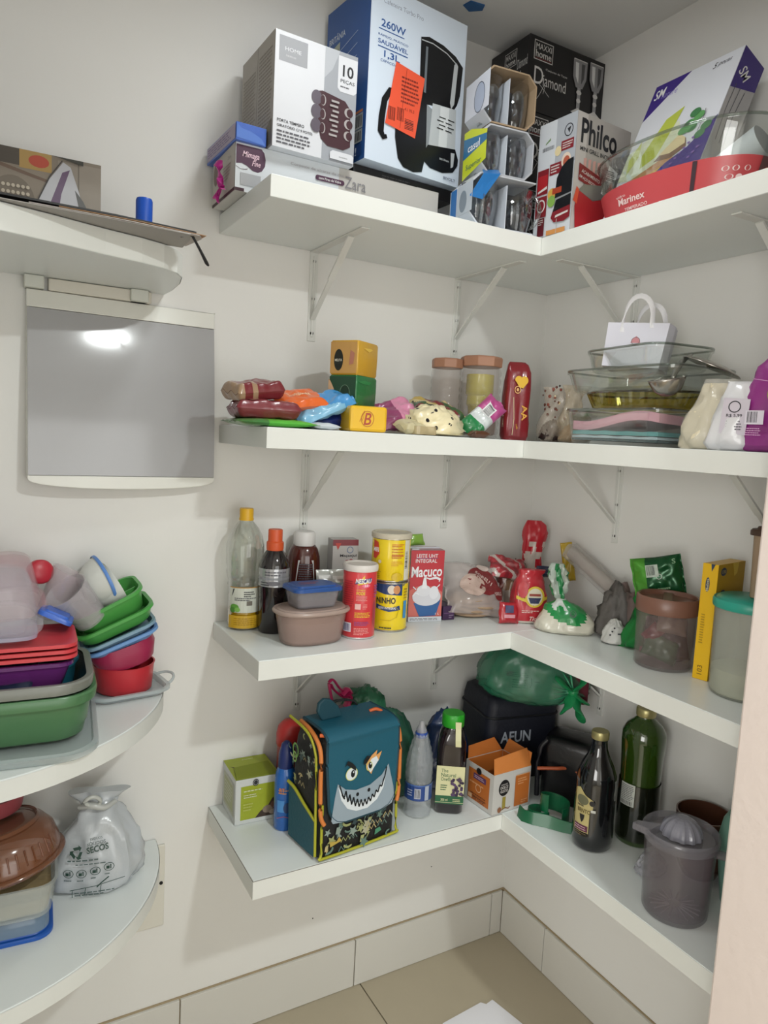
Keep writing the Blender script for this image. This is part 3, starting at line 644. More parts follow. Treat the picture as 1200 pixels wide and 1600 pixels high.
L = [('r', 0, 0, d_, h_, M('#c9ced4', .45)), ('r', .05, .14, d_, h_, M('#a6abb2', .45)), ('bar', .012, .180, .045, .188, 16, ink), ('p', [(.02, .196), (.034, .205), (.034, .200), (.02, .193)], M('#6c8a5c', .5)), ('ring', .084, .207, .012, .013, .002, ink), ('p', [(.08, .21), (.09, .213), (.086, .2)], ink),
     ('r', .066, .168, .1, .188, dred), ('e', .058, .171, .009, .010, M('#d6c79c', .5)), ('lines', .07, .171, .097, .185, 3, wl), ('r', .038, .125, .075, .148, dred), ('e', .083, .146, .013, .016, M('#d7c6b4', .5)), ('e', .084, .144, .009, .011, M('#a9533b', .5)), ('lines', .042, .128, .066, .145, 3, wl),
     ('r', .004, .09, .036, .142, dred), ('r', .006, .1, .034, .13, red), ('p', [(.008, .094), (.034, .1), (.034, .106), (.008, .098)], wl), ('r', .004, .042, .036, .086, dred), ('ring', .02, .066, .012, .014, .003, wl), ('r', .014, -.0+.002, .033, .04, M('#5d1520', .45)), ('lines', .016, .025, .031, .038, 3, wl),
     ('e', .05, .085, .012, .012, M('#cfa24a', .5)), ('e', .05, .07, .011, .012, M('#7da64a', .5)),
     ('p', [(.060, .09), (.062, .115), (.074, .135), (.09, .145), (.105, .147), (.105, .078), (.060, .074)], blk), ('p', [(.056, .045), (.064, .070), (.105, .075), (.105, .04)], blk), ('p', [(.052, .035), (.056, .046), (.105, .052), (.105, .028), (.09, .022), (.062, .024)], dred), ('p', [(.064, .033), (.1, .038), (.1, .042), (.066, .038)], wl), ('r', .052, .083, .078, .095, M('#a03c20', .5)),
     ('r', .042, .0, .095, .010, M('#c98b4c', .5)), ('strip', [(.07, .03), (.07, 0)], .0015, gw)]
carton('mini_grill_box', 'white and red mini grill carton standing at the inner corner of the top shelf', 'box', (-.2074, -.3767, z1+.0005), 4.2, w_, d_, h_, M('#b9b5b2', .5), F=F, L=L)
# leaning food-container carton
P0 = Vector((-.035, -.325, 0)); 
t = thing('container_set_box', 'white carton with purple corners and salad picture leaning back inside the oval glass dish', 'box', (-.233, -.515, z1+.014), 0, None, (R_(-23), 0, R_(-90)))
w_, d_, h_ = .205, .065, .335
pur = M('#38217e', .4); bw = M('#d8dbe2', .4)
cbm = MB().box(-w_/2, w_/2, 0, d_, 0, h_, bw)
sub('carton', cbm, t, bevel=.001)
fm = fmap(w_, d_, h_)
lime = M('#b6c24a', .5); crust = M('#7a5a40', .6)
w2, h2 = w_, h_; w_, h_ = .245, .40
prints(t, lambda u, v, e: fm['F'](u*w2/.245, v*h2/.40, e), [('r', 0, 0, w_, h_, bw), ('p', [(0, h_), (.105, h_), (0, h_-.105)], pur), ('t', 'SM', .008, h_-.045, .04, h_-.016, white, .02, .2, .1), ('t', 'nature', .034, h_-.05, .08, h_-.036, M('#8d84c0', .5)), ('t', '5', .172, h_-.03, .182, h_-.014, ink, .02, .3), ('t', 'peças', .184, h_-.03, .22, h_-.018, dgrey, 0, .4),
    ('p', [(0, .12), (0, .20), (.06, .235), (.13, .25), (.15, .21), (.11, .13), (.05, .11)], M('#d6dcc0', .5)), ('p', [(.06, .14), (.05, .18), (.085, .27), (.13, .29), (.12, .24), (.1, .16)], lime), ('p', [(.02, .13), (.01, .18), (.03, .23), (.04, .18)], M('#c6cf7a', .5)),
    ('p', [(0, .10), (.06, .12), (.13, .15), (.16, .14), (.12, .10), (.04, .07), (0, .06)], M('#b98a5c', .5)), ('p', [(.02, .09), (.09, .11), (.14, .13), (.1, .09), (.04, .06)], M('#c9a13e', .5)), ('p', [(.10, .145), (.115, .165), (.15, .2), (.175, .185), (.185, .16), (.15, .14)], crust), ('p', [(.108, .16), (.15, .205), (.172, .188), (.178, .17), (.14, .155)], M('#e1cfa0', .5)),
    ('p', [(.245, .22), (.245, .05), (.10, .09), (.14, .13), (.19, .155)], pur)] + [('e', .17+.012*math.cos(k*2.1)*(k % 5)*.9+.01, .21+.014*math.sin(k*1.3)*(k % 4), .014, .012, M('#3f7a4a' if k % 2 else '#5c9a5a', .5)) for k in range(12)] +
    [('e', .16+.008*k, .12+.011*(k % 6), .004, .003, M('#7c56a8', .5)) for k in range(9)] + [('strip', [(.205, .19+.0), (.208, .23), (.204, .25)], .0016, dgrey)])
h_ = h2
prints(t, fm['R'], [('r', 0, 0, d_, h_, M('#b5b4b4', .5)), ('p', [(0, h_), (d_, h_), (d_, h_-.055), (0, h_-.09)], pur), ('t', 'SM', .01, h_-.06, .036, h_-.032, white, .02, .2, -.4)] + [('strip', [(.012+.014*k, .26), (.010+.012*k, .20), (.014+.012*k, .14)], .0014, dgrey) for k in range(3)])
# oval glass roaster with red sleeve
cx, cy, zb = -.180, -.568, z1+.0005
A, B, H = .190, .107, .125
def oval(ra, rb, z, n=64, sq=2.3):
    out = []
    for j in range(n):
        q = 2*PI*j/n; c, s = math.cos(q), math.sin(q); k = (abs(c)**sq+abs(s)**sq)**(-1/sq); out.append((rb*k*c, ra*k*s, z))
    return out
t = thing('glass_roaster', 'large oval clear glass roasting dish in a red card sleeve on the top shelf', 'dish', (cx, cy, zb))
prof = [(.72, 0), (.80, .004), (.90, .045), (.97, .10), (1.0, H-.004), (1.02, H), (.985, H), (.955, .10), (.885, .045), (.78, .009)]
sub('glass_body', MB().loft([oval(A*k, B*k, z) for k, z in prof], GL('#fafcfa', .4)), t, smooth=180)
sub('rim', MB().tube([(p[0]*1.005, p[1]*1.005, H) for p in oval(A, B, 0)], .0028, GL('#dfe6e0', .8), 8, closed=True), t, smooth=180)
rs = M('#c04a4e', .35)
slv = MB(); n = 64; lo = oval(A*.84, B*.84, .002); hi = oval(A*.945, B*.945, .062)
k0, k1 = 22, 54
sl = []
for j in range(k0, k1+1): sl.append((lo[j % n], hi[j % n]))
slv.add([p for a, b in sl for p in (a, b)], [(2*i, 2*i+1, 2*i+3, 2*i+2) for i in range(len(sl)-1)], rs)
sub('card_sleeve', slv, t, smooth=180)
def slmap(u, v, e):   # u runs along the front from the far left corner
    q = k0+u*(k1-k0); j = int(q); f_ = q-j; a, b = lo[j % n], hi[j % n]; a2, b2 = lo[(j+1) % n], hi[(j+1) % n]
    p = Vector(a).lerp(Vector(a2), f_).lerp(Vector(b).lerp(Vector(b2), f_), v)
    c = Vector((p.x, p.y, 0)).normalized(); return tuple(p+c*(e+.0004))
offw = M('#e8d0cc', .5)
prints(t, slmap, [('t', 'vidro', .16, .62, .21, .70, offw, .02), ('t', 'Marinex', .17, .38, .30, .60, offw, .05), ('t', 'TEMPERADO', .20, .16, .31, .26, offw, .03), ('lines', .36, .08, .44, .16, 1, offw), ('r', .475, .0, .49, .98, M('#38232c', .6)),
    ('ring', .59, .66, .015, .07, .006, offw), ('ring', .63, .66, .015, .07, .006, offw), ('ring', .68, .66, .015, .07, .006, offw), ('ring', .61, .44, .018, .07, .006, offw), ('e', .65, .44, .014, .07, offw), ('t', '4,2 L', .56, .14, .60, .24, offw), ('t', 'SELAGEM', .61, .14, .68, .24, offw),
    ('r', .74, .0, .98, .98, M('#5d4040', .5))] + [('e', .77+.021*k, .35+.28*math.sin(k*2.3), .026, .17, M(['#b5452f', '#c96a45', '#6c8a3a', '#d9a77a', '#8f3026'][k % 5], .5)) for k in range(10)], curved=True)
tag(sub('paper_roll', MB().lathe([(.001, -.06), (.035, -.06), (.036, .06), (.001, .06)], M('#c6ccd0', .6), 24), None, smooth=50, loc=(-.165, -.665, z1+.075), rot=(1.1, .25, 0)), 'pale paper roll lying inside the oval glass roasting dish', 'paper')
t = thing('black_pan', 'black pan whose rounded edge just enters the right of the photo above the roasting dish', 'pan', (-.052, -.800, z1+.124), 0, None, (0, R_(-84), R_(0)))
sub('pan_body', MB().lathe([(.090, 0), (.105, .008), (.120, .035), (.123, .037), (.118, .037), (.103, .011), (.085, .004)], M('#141414', .3), 40), t, smooth=60)

# ================================================================== SECOND SHELF
z2 = Z[1]
foil = dict(rough=.28, coat=.3)
def F_(c, r=.28): return M(c, r, coat=.35, bump=.25, bscale=45)
# left end packets
packet('foil_packet', 'flat bright green packet lying lowest at the left end of the second shelf', 'packet', (-.878, -.232, z2+.008), (0, 0, R_(-2)), .165, .11, .014, F_('#58b83a'), 1, matfn=lambda u, v: F_('#58b83a') if u > .38 else F_('#3f7d3a'), amp=.001)
t = packet('coffee_brick', 'dark red vacuum-packed brick lying flat on the green packet', 'packet', (-.885, -.215, z2+.033), (0, 0, R_(-3)), .128, .085, .034, F_('#7a2f36'), 2, px=14, py=12, crimp=.03, sp=[('r', -.058, -.035, -.02, .035, M('#8b5a50', .4)), ('lines', -.05, -.02, -.025, .02, 5, M('#c9a89c', .5))], amp=.0022)
t = packet('coffee_brick', 'dark red foil brick with tan ends lying tilted on top of the other red brick', 'packet', (-.905, -.205, z2+.069), (R_(6), R_(-8), R_(8)), .10, .08, .034, F_('#74262c'), 3, px=14, py=12, crimp=.03, matfn=lambda u, v: F_('#a08468') if (u < .13 or (u > .3 and u < .42 and v < .5)) else F_('#74262c'), amp=.003)
packet('foil_packet', 'orange glossy packet lying across the red bricks and the blue bag', 'packet', (-.806, -.20, z2+.058), (R_(20), R_(-8), R_(6)), .10, .085, .026, F_('#e2682a'), 4, sp=[('t', 'Tradizionale', -.03, -.01, .02, .004, M('#f6d9b0', .4), .02)], amp=.003)
packet('light_blue_bag', 'crumpled light blue plastic packet beside the orange packet', 'packet', (-.766, -.215, z2+.046), (R_(25), R_(-24), R_(4)), .135, .075, .026, F_('#4a94cf'), 5, amp=.006, fr=22, matfn=lambda u, v: F_('#4a94cf') if (v+u) > .8 else F_('#7fb6d6'))
packet('navy_packet', 'dark blue packet lying under the light blue bag', 'packet', (-.735, -.17, z2+.022), (0, R_(-6), R_(5)), .13, .10, .038, F_('#1d2f70'), 6, amp=.003)
packet('dark_green_packet', 'dark green packet hardly showing between the red brick and the navy packet', 'packet', (-.80, -.16, z2+.018), (0, 0, R_(15)), .08, .07, .032, F_('#1d5a3a'), 7)
packet('white_packet', 'small white sealed packet at the shelf edge in front of the navy packet', 'packet', (-.78, -.262, z2+.007), (0, 0, R_(-3)), .058, .05, .012, F_('#c5ccd2'), 8, amp=.001)
def tea_box(name, label, loc, rz, w_, d_, h_, c, lc, sp_r, F):
    return carton(name, label, 'packet', loc, rz, w_, d_, h_, c, F=F, Rt=sp_r, bev=.006, part='wrapped_block')
# wrapped coffee blocks (the long left face and the right face are both seen)
gold = M('#c79a2c', .32, coat=.3, bump=.3, bscale=30); goldl = M('#b98f50', .35, coat=.3)
grn = M('#1d6b38', .32, coat=.3, bump=.35, bscale=30); dgr = M('#20432e', .4)
def block(label, z, dark, light, seed, em):
    a = R_(45); wx, dy, h = .072, .072, .066
    t = thing('coffee_block', label, 'packet', (-.607, -.185, z), R_(38), 'wrapped coffee blocks')
    rings = []
    for k, (zz, s) in enumerate(((0, .93), (.004, .99), (.03, 1.0), (.06, .99), (h-.001, .94))):
        rings.append([(x+.001*noise.noise(Vector((x*60, y*60, zz*50+seed))), y+.001*noise.noise(Vector((y*60, x*60, zz*50+seed))), z_) for x, y, z_ in rr(wx*s, dy*s, .005, zz, 3)])
    sub('wrapped_block', MB().loft(rings, dark), t, smooth=50)
    # left-front face is local -x
    prints(t, lambda u, v, e: (-wx/2-e-.0006, dy/2-u, v), [('r', .003, .004, .069, .061, light), ('p', [(.003, .02), (.018, .03), (.014, .05), (.003, .06)], M('#b08868', .4))] + em)
    prints(t, lambda u, v, e: (-wx/2+u, -dy/2-e-.0006, v), [('p', [(.01, .062), (.03, .052), (.05, .06), (.068, .045), (.062, .062)], M('#d8b13c' if seed < 2 else '#2b8048', .3))])
# front packs
t = carton('yellow_packet', 'small square yellow packet with a red monogram at the shelf edge', 'packet', (-.685, -.2745, z2+.0005), -7, .0806, .075, .0517, M('#e3b41c', .35, coat=.2, bump=.2, bscale=25), F=[('ring', .037, .026, .014, .016, .0012, M('#a8521e', .4)), ('t', 'B', .029, .014, .045, .038, M('#a8402a', .4), .02, .2), ('strip', [(.020, .02), (.030, .042), (.026, .022)], .001, M('#a8402a', .4))], bev=.006, part='wrapper')
def wblock(label, z, rz, w_, d_, h_, front, side, Fp, Rp, x=-.666, y=-.175):
    t = thing('coffee_block', label, 'packet', (x, y, z), R_(rz), 'wrapped coffee blocks')
    rings = []
    for zz, s in ((0, .95), (.004, 1), (h_*.5, 1.004), (h_-.004, 1), (h_, .95)):
        rings.append([(a+.0012*noise.noise(Vector((a*50, b*50, zz*50+rz))), b, c) for a, b, c in rr(w_*s, d_*s, .004, zz, 3, 0, d_/2)])
    sub('wrapped_block', MB().loft(rings, side), t, smooth=40)
    fm = fmap(w_, d_, h_); prints(t, lambda u, v, e: fm['F'](u, v, e+.0005), Fp); prints(t, lambda u, v, e: fm['R'](u, v, e+.0005), Rp)
    return t
diam = lambda cx, cy, r, m: ('p', [(cx+r*.62*math.cos(q*PI/8)*(1 if q % 4 else .9), cy+r*math.sin(q*PI/8)) for q in range(16)], m)
def two(label, z, dark, light, em1, em2, h_):
    # block turned so that its left face (matt print) and right face (glossy) both show
    return wblock(label, z, -57, .0675, .085, h_, dark, dark, [('r', .002, .003, .065, h_-.003, light)]+em1, em2, x=-.7109, y=-.200)
two('dark green wrapped block between the gold block and the yellow packet', z2+.0525, grn, dgr, [('e', .040, .026, .012, .017, M('#16301f', .4)), ('ring', .040, .026, .012, .017, .001, M('#6f8a70', .4)), ('p', [(.0, .006), (.012, .012), (.014, .034), (.005, .05), (0, .055)], M('#c4a07a', .5))], [('p', [(.004, .050), (.03, .054), (.06, .052), (.05, .046), (.02, .047)], M('#2b8048', .3))], .063)
two('gold wrapped block with a black oval badge, topmost of the small tower', z2+.116, gold, goldl, [('e', .022, .030, .011, .022, M('#1b1f18', .4)), ('t', 'MELITA', .0135, .027, .0305, .032, M('#d8d8c8', .5), .03), ('p', [(.048, .02), (.058, .022), (.06, .044), (.05, .05)], M('#a8705c', .5))], [('p', [(.02, .056), (.045, .050), (.06, .056), (.05, .058)], M('#e0bc4c', .3))], .070)
# purple and pink bag behind, dotted cream bag in front
packet('purple_pink_bag', 'crumpled purple and pink bag right of the yellow packet', 'packet', (-.572, -.185, z2+.042), (R_(30), R_(-14), R_(-10)), .10, .10, .036, F_('#8d3c66'), 11, amp=.005, matfn=lambda u, v: F_('#8d3c66') if u < .5 else F_('#cf86a4'))
packet('flowered_packet', 'yellow and red crumpled packet lying behind the dotted cream bag', 'packet', (-.445, -.16, z2+.060), (R_(20), R_(8), R_(-10)), .12, .08, .03, F_('#c4a95a'), 12, amp=.005, matfn=lambda u, v: F_(['#c4a95a', '#7a2f34', '#3c5c3a', '#d8c48a'][int(u*7+v*4) % 4]))
cream = M('#e8dcb4', .35, coat=.3)
t = thing('dotted_bag', 'cream bag with large black dots lying at the shelf edge', 'bag', (-.505, -.232, z2+.0005), R_(3))
sub('wrapper', blob(.072, .052, .054, cream, 3, .30, 3.2, flat=.1), t, smooth=180)
dots = MB(); rnd = random.Random(5)
src = t.children[0].data
cand = [p for p in src.polygons if p.normal.y < .2 and p.center.z > .012]
for k in range(26):
    p = rnd.choice(cand); n_ = p.normal; u = n_.cross(Vector((.1, .2, 1))).normalized(); v = n_.cross(u); r_ = rnd.uniform(.0028, .0052)
    dots.add([p.center+n_*.0011+(u*math.cos(q*PI/5)+v*math.sin(q*PI/5))*r_*rnd.uniform(.8, 1.1) for q in range(10)], [tuple(range(10))], black)
sub('dot_print', dots, t)
sub('clear_window', MB().loft([rr(.055, .03, .01, z, 4, -.055, -.045) for z in (.001, .012, .018)], CL('#c6b48a', .55, .15, .4)), t, smooth=60)
packet('clear_packet', 'small clear packet of cream pieces left of the dotted bag', 'packet', (-.578, -.262, z2+.016), (R_(12), 0, R_(8)), .06, .05, .026, CL('#d9cfa8', .75, .15, .4), 14)
# two tall ribbed jars
def ribbed_jar(x, y, r, h, lidh, label, inner=False, z=z2):
    t = thing('ribbed_jar', label, 'jar', (x, y, z+.0005), 0, 'ribbed clear jars with tan lids')
    prof = [(r*.9, 0), (r, .004)]; nrib = 8
    for k in range(nrib):
        z0 = .008+(h-.016)*k/nrib; dz = (h-.016)/nrib
        prof += [(r*.96, z0), (r*1.02, z0+dz*.35), (r*1.02, z0+dz*.65), (r*.96, z0+dz)]
    prof += [(r*.9, h), (r*.86, h), (r*.9, h*.9), (r*.92, .01)]
    sub('jar_body', MB().lathe(prof, CL('#b8aca4', .16, .1), 40), t, smooth=60)
    pr = [(r*1.02, h-.004), (r*1.04, h+lidh*.8), (r*.98, h+lidh), (r*.0+.001, h+lidh)]
    sub('lid', MB().lathe(pr, M('#a5785f', .5, var=.05), 8 if True else 24, cap0=True, cap1=True), t, smooth=20, bevel=.0015)
    return t
t = ribbed_jar(-.395, -.115, .037, .165, .018, 'ribbed clear jar with a tan lid, left and farther of the two')
t = ribbed_jar(-.322, -.150, .049, .172, .020, 'ribbed clear jar with a tan lid and a yellow tumbler inside, right of the two')
sub('yellow_tumbler', MB().lathe([(.022, .045), (.024, .05), (.026, .075), (.030, .08), (.029, .10), (.033, .105), (.033, .15), (.031, .15), (.026, .10), (.022, .05)], M('#b9b02c', .25, coat=.5), 32), t, smooth=40)
sub('contents', MB().lathe([(.038, .008), (.042, .012), (.043, .04), (.03, .043)], M('#8a7a6c', .6, bump=.5), 24), t, smooth=60)
# tilted pink, white and green packet
packet('candy_packet', 'pink white and green packet leaning against the yellow-tumbler jar', 'packet', (-.375, -.238, z2+.048), (R_(62), R_(-40), R_(0)), .115, .055, .030, F_('#b04a86'), 15, amp=.004,
    matfn=lambda u, v: F_('#1f7a44') if u < .3 else (F_('#c9cfcf') if u < .55 else F_('#b04a86')), sp=[('r', 0, -.012, .03, .012, M('#d8d8d8', .4)), ('bar', .003, -.009, .027, .009, 9, ink)])
packet('brown_sweet', 'small dark wrapped sweet in front of the tilted pink packet', 'sweet', (-.40, -.262, z2+.009), (0, 0, .2), .05, .024, .014, F_('#5c3b2a'), 16)
# tall red pack
t = thing('red_coffee_pack', 'tall dark red pack with a yellow heart standing right of the jars', 'packet', (-.250, -.20, z2+.0005), R_(-22))
lv = interp([(0, .028, .018, 0, 0), (.01, .031, .022, 0, 0), (.10, .031, .022, 0, 0), (.16, .029, .018, 0, 0), (.178, .024, .010, -.002, 0), (.184, .020, .004, -.003, 0)], 3)
sub('wrapper', sack(lv, F_('#7c1a22'), 2, .0016, 30, sq=5), t, smooth=60)
hy = M('#dcae2c', .4)
prints(t, lambda u, v, e: (u, -.0235-e, v), [('e', -.004, .142, .009, .008, hy), ('e', .010, .140, .009, .010, hy), ('p', [(-.012, .140), (.018, .136), (.008, .122), (-.002, .124)], hy), ('ring', -.005, .118, .008, .009, .002, M('#d8a86a', .4)), ('e', -.005, .118, .003, .004, M('#d8a86a', .4)), ('t', 'A', .005, .068, .024, .080, M('#d8a03c', .4), .05, 0, -1.4), ('t', 'A', .005, .050, .024, .064, M('#d8a03c', .4), .05, 0, -1.4), ('strip', [(-.014, .10), (-.010, .05), (-.012, .012)], .0012, M('#d8c8a0', .4)), ('t', 'café', -.008, .03, .004, .034, hy, 0, 0, -1.4)])
prints(t, lambda u, v, e: (-.031-e*1.5, -.01-u, v), [('t', 'A', -.006, .03, .006, .05, M('#d8c8b0', .4), .06), ('t', 'L', -.006, .055, .006, .072, M('#d8c8b0', .4), .06)])
# two cellophane bags
t = thing('gift_bag_clear', 'brown-spotted cellophane bag of dark sweets, left of the two cellophane bags', 'bag', (-.16, -.235, z2+.0005), R_(-20), 'cellophane bags in the corner of the second shelf')
lv = interp([(0, .026, .02, 0, 0), (.02, .033, .026, 0, 0), (.06, .03, .024, 0, 0), (.085, .016, .012, 0, 0), (.10, .024, .016, .002, 0), (.13, .034, .012, .004, 0)], 4)
cello = CL('#cdbfae', .38, .1, .5, 60)
sub('film', sack(lv, cello, 5, .006, 30, matfn=None), t, smooth=60)
sub('dark_sweets', blob(.030, .024, .040, M('#2a1714', .5, bump=.6, bscale=90), 6, .25, 5, flat=.2), t, smooth=180)
pb = MB(); rnd = random.Random(9)
for k in range(26):
    q = rnd.uniform(-1.3, 1.3); zz = rnd.uniform(.045, .13); r_ = .028+.012*abs(zz-.085)/.04
    pb.lathe([(.0035*rnd.uniform(.6, 1.3), 0), (.001, .0008)], M(rnd.choice(['#5c3022', '#e0cfa8', '#7d3c2c']), .4), 8).v
    m_ = Matrix.Translation((r_*math.sin(q), -r_*.7*math.cos(q)-.003, zz)) @ Matrix.Rotation(q, 4, 'Z') @ Matrix.Rotation(PI/2, 4, 'X')
    n8 = 16; pb.v[-n8:] = [tuple(m_ @ Vector(p)) for p in pb.v[-n8:]]
sub('spot_print', pb, t)
t = thing('gift_bag_clear', 'plain cellophane bag of tan biscuits, right of the two cellophane bags', 'bag', (-.135, -.285, z2+.0005), R_(-25), 'cellophane bags in the corner of the second shelf')
lv = interp([(0, .034, .022, 0, 0), (.02, .041, .028, 0, 0), (.06, .034, .024, -.004, 0), (.09, .016, .012, -.006, 0), (.11, .026, .014, -.004, 0), (.135, .036, .010, .0, 0)], 4)
sub('film', sack(lv, CL('#c9b89c', .4, .1, .5, 60), 8, .007, 30), t, smooth=60)
sub('biscuits', blob(.034, .024, .034, M('#8f6c42', .6, bump=.5, bscale=60, var=.3, vscale=40), 9, .3, 5, flat=.2), t, smooth=180)

# right arm: stack of glass dishes.  x across (to the wall), y along the arm
def glass_dish(label, cx, cy, z, lx, ly, h, tint, rz=0, tilt=(0, 0), rib=False, r=.03, lipw=.008, edge=.7):
    t = thing('glass_dish', label, 'dish', (cx, cy, z), 0, 'stacked glass baking dishes', (tilt[0], tilt[1], rz))
    g = GL(tint, edge); n = 7
    L = [rr(lx*.84, ly*.88, r, 0, n), rr(lx*.88, ly*.91, r, .004, n), rr(lx*.95, ly*.97, r, h-.008, n), rr(lx, ly, r+.004, h-.006, n), rr(lx, ly, r+.004, h, n), rr(lx*.94, ly*.965, r, h, n), rr(lx*.85, ly*.89, r, .008, n)]
    if rib:
        N = 96; L = []
        for k, z_ in ((.84, 0), (.88, .004), (.96, h*.7), (1, h), (.96, h), (.85, .008)):
            L.append([((lx/2*k+(.0025 if z_ > .003 else 0)*(j % 2))*math.cos(2*PI*j/N), (ly/2*k+(.0025 if z_ > .003 else 0)*(j % 2))*math.sin(2*PI*j/N), z_) for j in range(N)])
    sub('glass_body', MB().loft(L, g), t, smooth=0 if rib else 60)
    sub('rim', MB().tube(([(p[0], p[1], h) for p in L[3][::2]] if rib else [(p[0]*.985, p[1]*.985, h) for p in L[3]]), .0026, GL('#c8d0ca' if not rib else '#9a9450', .9), 6, closed=True), t, smooth=180)
    return t
bx, by = -.155, -.492
glass_dish('lowest clear glass dish of the stack, with pink and teal covers inside', bx, by, z2+.0006, .20, .27, .072, '#fcfdfc', edge=.35)
def cover(name, label, col, z, wv=0, lx=.155, ly=.228, th=.006):
    mb = MB(); nx, ny = 10, 24; top = []; 
    for i in range(nx+1):
        for j in range(ny+1):
            x = -lx/2+lx*i/nx; y = -ly/2+ly*j/ny; top.append((x, y, th+(wv*(.5+.5*math.sin(j/ny*PI*1.5+.6))*(.6+.4*(nx-i)/nx) if wv else .0008*math.sin(j))))
    n1 = len(top); f = [(i*(ny+1)+j, (i+1)*(ny+1)+j, (i+1)*(ny+1)+j+1, i*(ny+1)+j+1) for i in range(nx) for j in range(ny)]
    bot = [(a, b, c-th if wv else 0) for a, b, c in top]; f2 = [tuple(reversed([q+n1 for q in p])) for p in f]
    per = [(0*(ny+1)+j) for j in range(ny+1)]+[i*(ny+1)+ny for i in range(1, nx+1)]+[nx*(ny+1)+j for j in range(ny-1, -1, -1)]+[i*(ny+1) for i in range(nx-1, 0, -1)]
    f3 = [(per[k], per[(k+1) % len(per)], per[(k+1) % len(per)]+n1, per[k]+n1) for k in range(len(per))]
    mb.add(top+bot, f+f2+f3, col)
    return tag(sub(name, mb, None, smooth=60, loc=(bx, by, z)), label, 'cover')
cover('dark_board', 'thin dark teal sheet lowest inside the bottom glass dish', M('#2c4a4c', .5), z2+.0085, th=.004)
cover('white_cover', 'pale blue-white flat cover inside the bottom glass dish', M('#b9ccd4', .4), z2+.014, th=.005)
cover('teal_cover', 'teal flat cover lying under the pink one inside the bottom glass dish', M('#5aa7a8', .4), z2+.021, th=.008)
cover('pink_cover', 'wavy pink silicone cover on top inside the bottom glass dish', M('#dfa6b6', .4), z2+.030, wv=.022, th=.018)
glass_dish('amber ribbed oval glass dish, second from the bottom of the stack', bx, by-.01, z2+.0745, .19, .27, .034, '#f2ecb8', rib=True, edge=.3)
glass_dish('clear glass dish third in the stack, under the paper bag', bx, by-.008, z2+.110, .20, .31, .045, '#fbfdfb', r=.04, edge=.35)
glass_dish('topmost clear glass dish of the stack, tilted back with the paper bag inside', bx+.01, by+.002, z2+.1545, .17, .24, .045, '#fbfdfb', edge=.35, r=.04, tilt=(0, R_(0)), rz=R_(-8))
# second small stack of metal pans behind and ladle
t = thing('steel_ladle', 'stainless steel ladle resting on the glass dishes with its bowl outward', 'ladle', (-.235, -.617, z2+.130), 0, None, (R_(-6), R_(-10), R_(20)))
st = M('#a8a39c', .22, .9)
sub('ladle_bowl', MB().lathe([(.001, -.034), (.014, -.032), (.028, -.022), (.037, -.004), (.038, 0), (.035, 0), (.026, -.019), (.012, -.029), (.001, -.031)], st, 36, sy=.9), t, smooth=180)
sub('handle', MB().tube([(.03, 0, -.002), (.055, .0, .012), (.09, 0, .026), (.14, .0, .036)], [.004, .007, .008, .006], st, 10, flat=.35), t, smooth=180)
t = thing('steel_plate', 'steel plate leaning on the ladle at the back of the dish stack', 'plate', (-.12, -.625, z2+.160), 0, None, (R_(18), R_(12), 0))
sub('plate_disc', MB().lathe([(.001, .012), (.03, .010), (.055, .003), (.058, 0), (.054, 0), (.03, .007), (.001, .009)], st, 40), t, smooth=180)
# white paper gift bag
t = thing('paper_gift_bag', 'small white paper bag with ribbon handles sitting in the top glass dish', 'bag', (-.200, -.492, z2+.162), R_(-72), None, (R_(-8), R_(4), R_(-68)))
w_, d_, h_ = .128, .055, .092; pw2 = M('#d9d9e4', .6)
mb = MB(); o_ = [(-w_/2, 0), (w_/2, 0), (w_/2+.004, d_/2), (w_/2, d_), (-w_/2, d_), (-w_/2-.004, d_/2)]
inn = [(x*.985, .0012+(y)*(1-.0024/d_)) for x, y in o_]
mb.loft([[(x*.93, y, 0) for x, y in o_], [(x, y, h_) for x, y in o_], [(x, y, h_) for x, y in inn], [(x*.93, y, .002) for x, y in inn]], pw2)
sub('bag_body', mb, t)
prints(t, lambda u, v, e: (u, -e, v), [('p', [(-.008, .05), (.012, .05), (.010, .058), (.002, .064), (-.006, .058)], M('#c98a90', .5)), ('ring', .002, .054, .009, .008, .001, M('#6d5a62', .5)), ('lines', -.008, .043, .012, .048, 1, M('#6d5a62', .5))])
for yy, hh in ((.001, .052), (d_-.001, .05)):
    P = [(-.030+.01*(yy > .02), yy, h_-.02)] + [(-.002+.030*math.cos(PI-PI*k/12)+.01*(yy > .02), yy-.012*math.sin(PI*k/12), h_+hh*math.sin(PI*k/12)**.8) for k in range(13)] + [(.030+.01*(yy > .02), yy, h_-.01)]
    mb = MB().tube(P, .0016, M('#ececf0', .5), 10, flat=3.6)
    sub('handle', mb, t)
